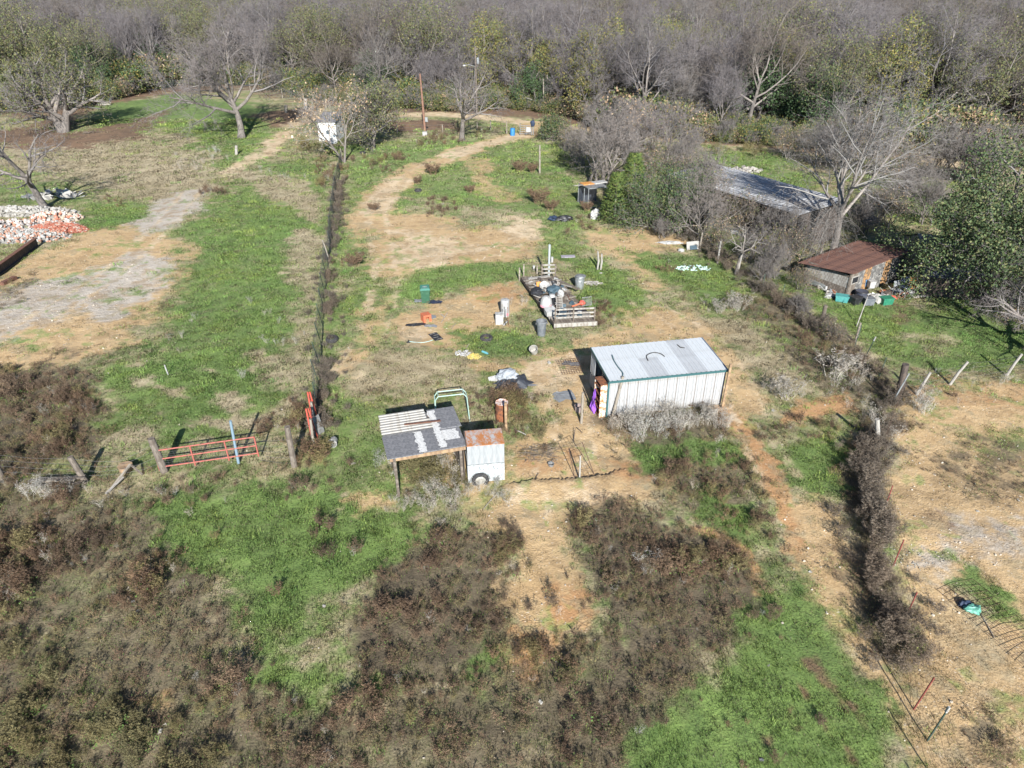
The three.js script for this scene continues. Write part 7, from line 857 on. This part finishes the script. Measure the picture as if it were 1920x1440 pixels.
single('wall_sheet', M().box(V(0, 0, 0), 0.5, 0.9, 0.03, 0.9, [-0.15, 0, 0.1]), MAT.dullSteel, 'dull grey sheet leaning on the fence corner behind the red pieces', 'metal sheet', onGround(600, 812)); single('feed_tub', M().lathe(V(0, 0, 0), [[0.22, 0], [0.26, 0.1], [0.28, 0.3], [0.25, 0.3], [0.001, 0.27]], 14), MAT.woodTan, 'straw-coloured tub in the weeds left of the timber gate post', 'tub', onGround(238, 884));
{ const g = thing('fallen_rail', 'broken grey rails lying below the straw-coloured tub', 'rails', onGround(212, 918), 0.7); part('rail', M().beam(V(0, 0.1, 0), V(0.9, 0.5, -0.5), 0.1, 0.05), MAT.woodPale, g); part('rail', M().beam(V(0.9, 0.5, -0.5), V(1.15, 0.1, -0.1), 0.06, 0.05), MAT.wood, g); part('rail', M().beam(V(-0.3, 0.06, 0.2), V(0.5, 0.25, -0.2), 0.09, 0.04), MAT.woodWhite, g); }
fence('post_fence', 'tumbledown post fence along the right side of the yard', [[1272, 440, 1.4, 0, 'wood'], [1312, 468, 1.4, 0.02, 'wood'], [1345, 492, 1.6, 0.02, 'pale'], [1383, 512, 1.5, 0.1, 'pale'], [1428, 548, 1.3, 0, 't'], [1462, 566, 1.2, 0.1, 't'], [1540, 607, 1.2, 0, 'big'], [1600, 655, 1.5, 0.1, 't'], [1604, 640, 1.2, 0, 'wood'], [1616, 678, 1.5, 0.35, 'w'], [1648, 705, 1.1, 0.1, 't'], [1684, 746, 1.6, 0.15, 'x']], { rows: 6, sag: 0.05, mat: MAT.wireRust });
fence('post_fence', 'sagging wire fence with leaning pale posts behind the dirt pen', [[1684, 746, 1.5, 0.1, 'x'], [1716, 742, 1.25, 0.35, 'pale'], [1778, 722, 1.3, 0.55, 'pale'], [1885, 704, 1.25, 0.4, 'pale'], [1975, 690, 1.3, 0.3, 'pale'], [2060, 676, 1.3, 0.2, 'wood']], { rows: 5, sag: 0.06 });
post('wooden_post', 1685, 748, 1698, 683, 0.17, MAT.woodDark, 'thick dark corner post where the right fences meet'); { const p = onGround(1668, 762), h = 1.75; single('steel_post', M().rod(V(0, -0.1, 0), V(0.42, h, 0), 0.035, 0.035, 7), MAT.galv, 'pale pipe leaning on the dark corner post', 'post', p); }
post('wooden_post', 1647, 838, 1645, 786, 0.1, MAT.woodWhite, 'bleached crooked post in the brown hedge'); stick(1606, 612, 1616, 596, 0.03, MAT.woodWhite, 'pale pole leaning on the right fence above the grass', 'leaning_pole', 1.3);
fence('post_fence', 'low wire fence with rusty steel posts beside the brown hedge', [[1684, 750, 1.5, 0.1, 'x'], [1650, 850, 1.3, 0, 'x'], [1656, 960, 1.2, 0.02, 'r'], [1673, 1064, 1.2, 0.05, 'r'], [1697, 1158, 1.15, 0.06, 'r'], [1712, 1328, 1.35, 0.2, 'r'], [1737, 1388, 1.4, 0.18, 'w'], [1772, 1500, 1.3, 0.1, 'r'], [1810, 1620, 1.3, 0.1, 'r']], { rows: 5, r: 0.004, mat: MAT.wireRust });
fence('chain_fence', 'thin grey wire fence at the edge of the wood', [[258, 172, 1.5, 0, 'wood'], [300, 168, 1.5, 0, 'wood'], [350, 167, 1.5, 0, 'wood'], [410, 168, 1.5, 0, 'wood'], [470, 172, 1.5, 0, 'wood'], [530, 184, 1.5, 0, 'wood'], [570, 190, 1.5, 0, 'wood'], [612, 203, 1.5, 0, 'wood']], { rows: 9, stay: 0.5, r: 0.008, mat: mat([0.2, 0.24, 0.23], 0.6) });
fence('post_fence', 'wire fence along the drive mouth beside the farm gate', [[745, 250, 1.2, 0, 'wood'], [830, 252, 1.2, 0, 'wood'], [895, 247, 1.2, 0, 'wood'], [920, 245, 1.3, 0, 'wood'], [950, 251, 1.6, 0, 'wood']], { rows: 4, r: 0.01 });
// ------- wire panel with a green bag in the dirt pen
{ const a = onGround(1757, 1108), b = onGround(1905, 1240), c = onGround(1985, 1200), th = heading(a, b), L = a.distanceTo(b) + 1.2, W = 1.5, g = thing('wire_mesh_sheet', 'rusty welded wire panel lying on the dirt in the pen', 'wire panel', a, th), m = M(); void c;
  for (let k = 0; k <= 7; k++) part('long_wire', M().tube([V(0, 0.03, -W * k / 7), V(L / 2, 0.09 + 0.05 * Math.sin(k), -W * k / 7), V(L, 0.03, -W * k / 7)], 0.007, 4), MAT.wireRust, g); for (let k = 0; k <= 15; k++) part('cross_wire', M().tube([V(L * k / 15, 0.04, 0.02), V(L * k / 15, 0.1 + 0.04 * Math.sin(k * 1.3), -W / 2), V(L * k / 15, 0.05, -W - 0.02)], 0.007, 4), MAT.wireRust, g); void m;
  single('green_bag', M().blob(V(0, 0.12, 0), 0.23, 0.14, 0.16, 101, 0.5), mat([0.1, 0.3, 0.23], 0.5), 'crumpled green plastic bag on the wire panel', 'bag', onGround(1822, 1146)); single('black_rag', M().blob(V(0, 0.08, 0), 0.2, 0.1, 0.12, 102, 0.5), MAT.navy, 'dark rag beside the green plastic bag', 'rag', onGround(1808, 1136)); stick(1838, 1152, 1864, 1196, 0.022, MAT.woodPale, 'pale stick lying on the wire panel below the green bag'); }
{ const g = thing('wire_mesh_sheet', 'dark bent mesh panel on the dirt left of the shed opening', 'wire panel', onGround(1068, 690), 0.2), m = M(); for (let k = 0; k < 9; k++) { part('wire', M().rod(V(-0.5 + k * 0.13, 0.05, 0.5), V(-0.5 + k * 0.13, 0.35, -0.5), 0.009, 0.009, 4), MAT.wireRust, g); part('wire', M().rod(V(-0.55, 0.05 + k * 0.037, 0.5 - k * 0.125), V(0.6, 0.05 + k * 0.037, 0.5 - k * 0.125), 0.009, 0.009, 4), MAT.wireRust, g); } void m; single('grey_mat', drape(1.3, 0.9, 0.04, 21, 8, 6), MAT.grey, 'grey mat on the dirt in front of the bent mesh panel', 'mat', onGround(1056, 740), 0.3); single('grey_cloth', drape(0.9, 0.5, 0.05, 22, 7, 5), MAT.dullSteel, 'dull grey cloth under the bent mesh panel', 'cloth', onGround(1072, 680), -0.3); bucket(1084, 770, 0.18, 0.34, patina([0.2, 0.17, 0.16], [0.3, 0.22, 0.2], 0.8, 0.4, 0.5), 'rusty brown pail behind the lone grey post', null, 'pail'); }
stick(966, 808, 986, 818, 0.03, MAT.woodWhite, 'white stick lying in the dirt right of the tan split post'); stick(905, 957, 932, 928, 0.02, MAT.woodPale, 'thin pale branch on the dirt in front of the trailer'); stick(1000, 905, 1010, 893, 0.015, MAT.woodDark, 'dark twig standing out of the dirt ledge', 'twig', 0.1); stick(1080, 800, 1092, 812, 0.02, MAT.woodDark, 'dark stick in front of the shed opening'); stick(1075, 826, 1078, 810, 0.02, MAT.woodDark, 'short dark stick on the dirt before the gate panel', 'stick', 0.2);
// ------- litter: single scraps on the ground
{ const shapes = [M().blob(V(0, 0.04, 0), 0.14, 0.09, 0.11, 111, 0.5, 2).geometry(), M().box(V(0, 0.01, 0), 0.24, 0.03, 0.17, 0.3, [0.12, 0, 0.1]).geometry(), M().blob(V(0, 0.05, 0), 0.18, 0.1, 0.1, 113, 0.6, 2).geometry()];
  const list = [[250, 1128, 'scrap of white paper in the dark weeds, upper of three'], [258, 1146, 'scrap of white paper in the dark weeds, lowest of three'], [242, 1122, 'small white scrap in the dark weeds, leftmost of three'], [1519, 1071, 'pale stone beside the orange dirt track'], [1441, 1246, 'white plastic scrap in the near green grass'], [1014, 1317, 'white scrap in the brown weeds of the foreground'], [1429, 1422, 'grey shoe-like scrap in the foreground grass'], [1450, 768, 'pale stone above the orange track by the hedge'], [723, 303, 'white scrap in the grass left of the drive'], [903, 243, 'white scrap by the wire fence at the drive mouth'], [748, 372, 'white scrap beside the drive bend'], [1030, 680, 'white scrap on the dirt left of the shed'], [1127, 512, 'white clod at the foot of the white stakes'], [308, 1358, 'pale stone on bare ground in the foreground weeds'], [300, 1370, 'smaller pale stone on bare ground in the foreground weeds'], [607, 1135, 'pale clod in the foreground grass'], [662, 868, 'small white scrap in the grass right of the white bucket'], [1908, 940, 'grey stone at the edge of the brown patch in the pen'], [1832, 962, 'small grey stone in the dirt pen'], [204, 318, 'white scrap in the straw below the big bare tree']];
  list.forEach(([u, v, l], k) => single(l.includes('stone') || l.includes('clod') ? 'stone' : 'scrap', shapes[k % 3], k === 6 ? MAT.dullSteel : MAT.whiteDirty, l, l.includes('stone') || l.includes('clod') ? 'stone' : 'scrap', onGround(u, v), k).scale.setScalar(v > 900 ? 0.42 : 0.75)); }
{ // pebbles strewn over the bare ground
  const r = random(131), g = new THREE.IcosahedronGeometry(0.03, 0), list = []; for (let k = 0; k < 26000 && list.length < 7000; k++) { const z = -9 - 48 * r() ** 1.4, x = (r() - 0.5) * 2 * (-z * 0.82 + 2); survey(x, z); const b = W8[GRAVEL] * 0.9 + W8[PALE] * 0.5 + W8[DIRT] * 0.3 + W8[ORANGE] * 0.2; if (r() < b * (noise(x * 0.6 + 3, z * 0.6) > 0.5 ? 1 : 0.3)) list.push([x, z]); }
  const im = new THREE.InstancedMesh(g, mat([0.46, 0.41, 0.34], 0.9), list.length), m4 = new THREE.Matrix4(), q = new THREE.Quaternion(), c = new THREE.Color(); list.forEach(([x, z], i) => { const s = 0.5 + r() * r() * 1.6; im.setMatrixAt(i, m4.compose(V(x, relief(x, z) + 0.004, z), q.setFromEuler(new THREE.Euler(r() * 6, r() * 6, 0)), V(s, s * 0.6, s * (0.7 + r() * 0.5)))); const v = 0.6 + r() * 0.5; im.setColorAt(i, c.setRGB(v, v, v)); }); im.name = 'pebbles'; scene.add(im); tag(im, 'small pale pebbles strewn over the bare dirt', 'pebbles', null, 'stuff');
}
renderer.render(scene, camera);
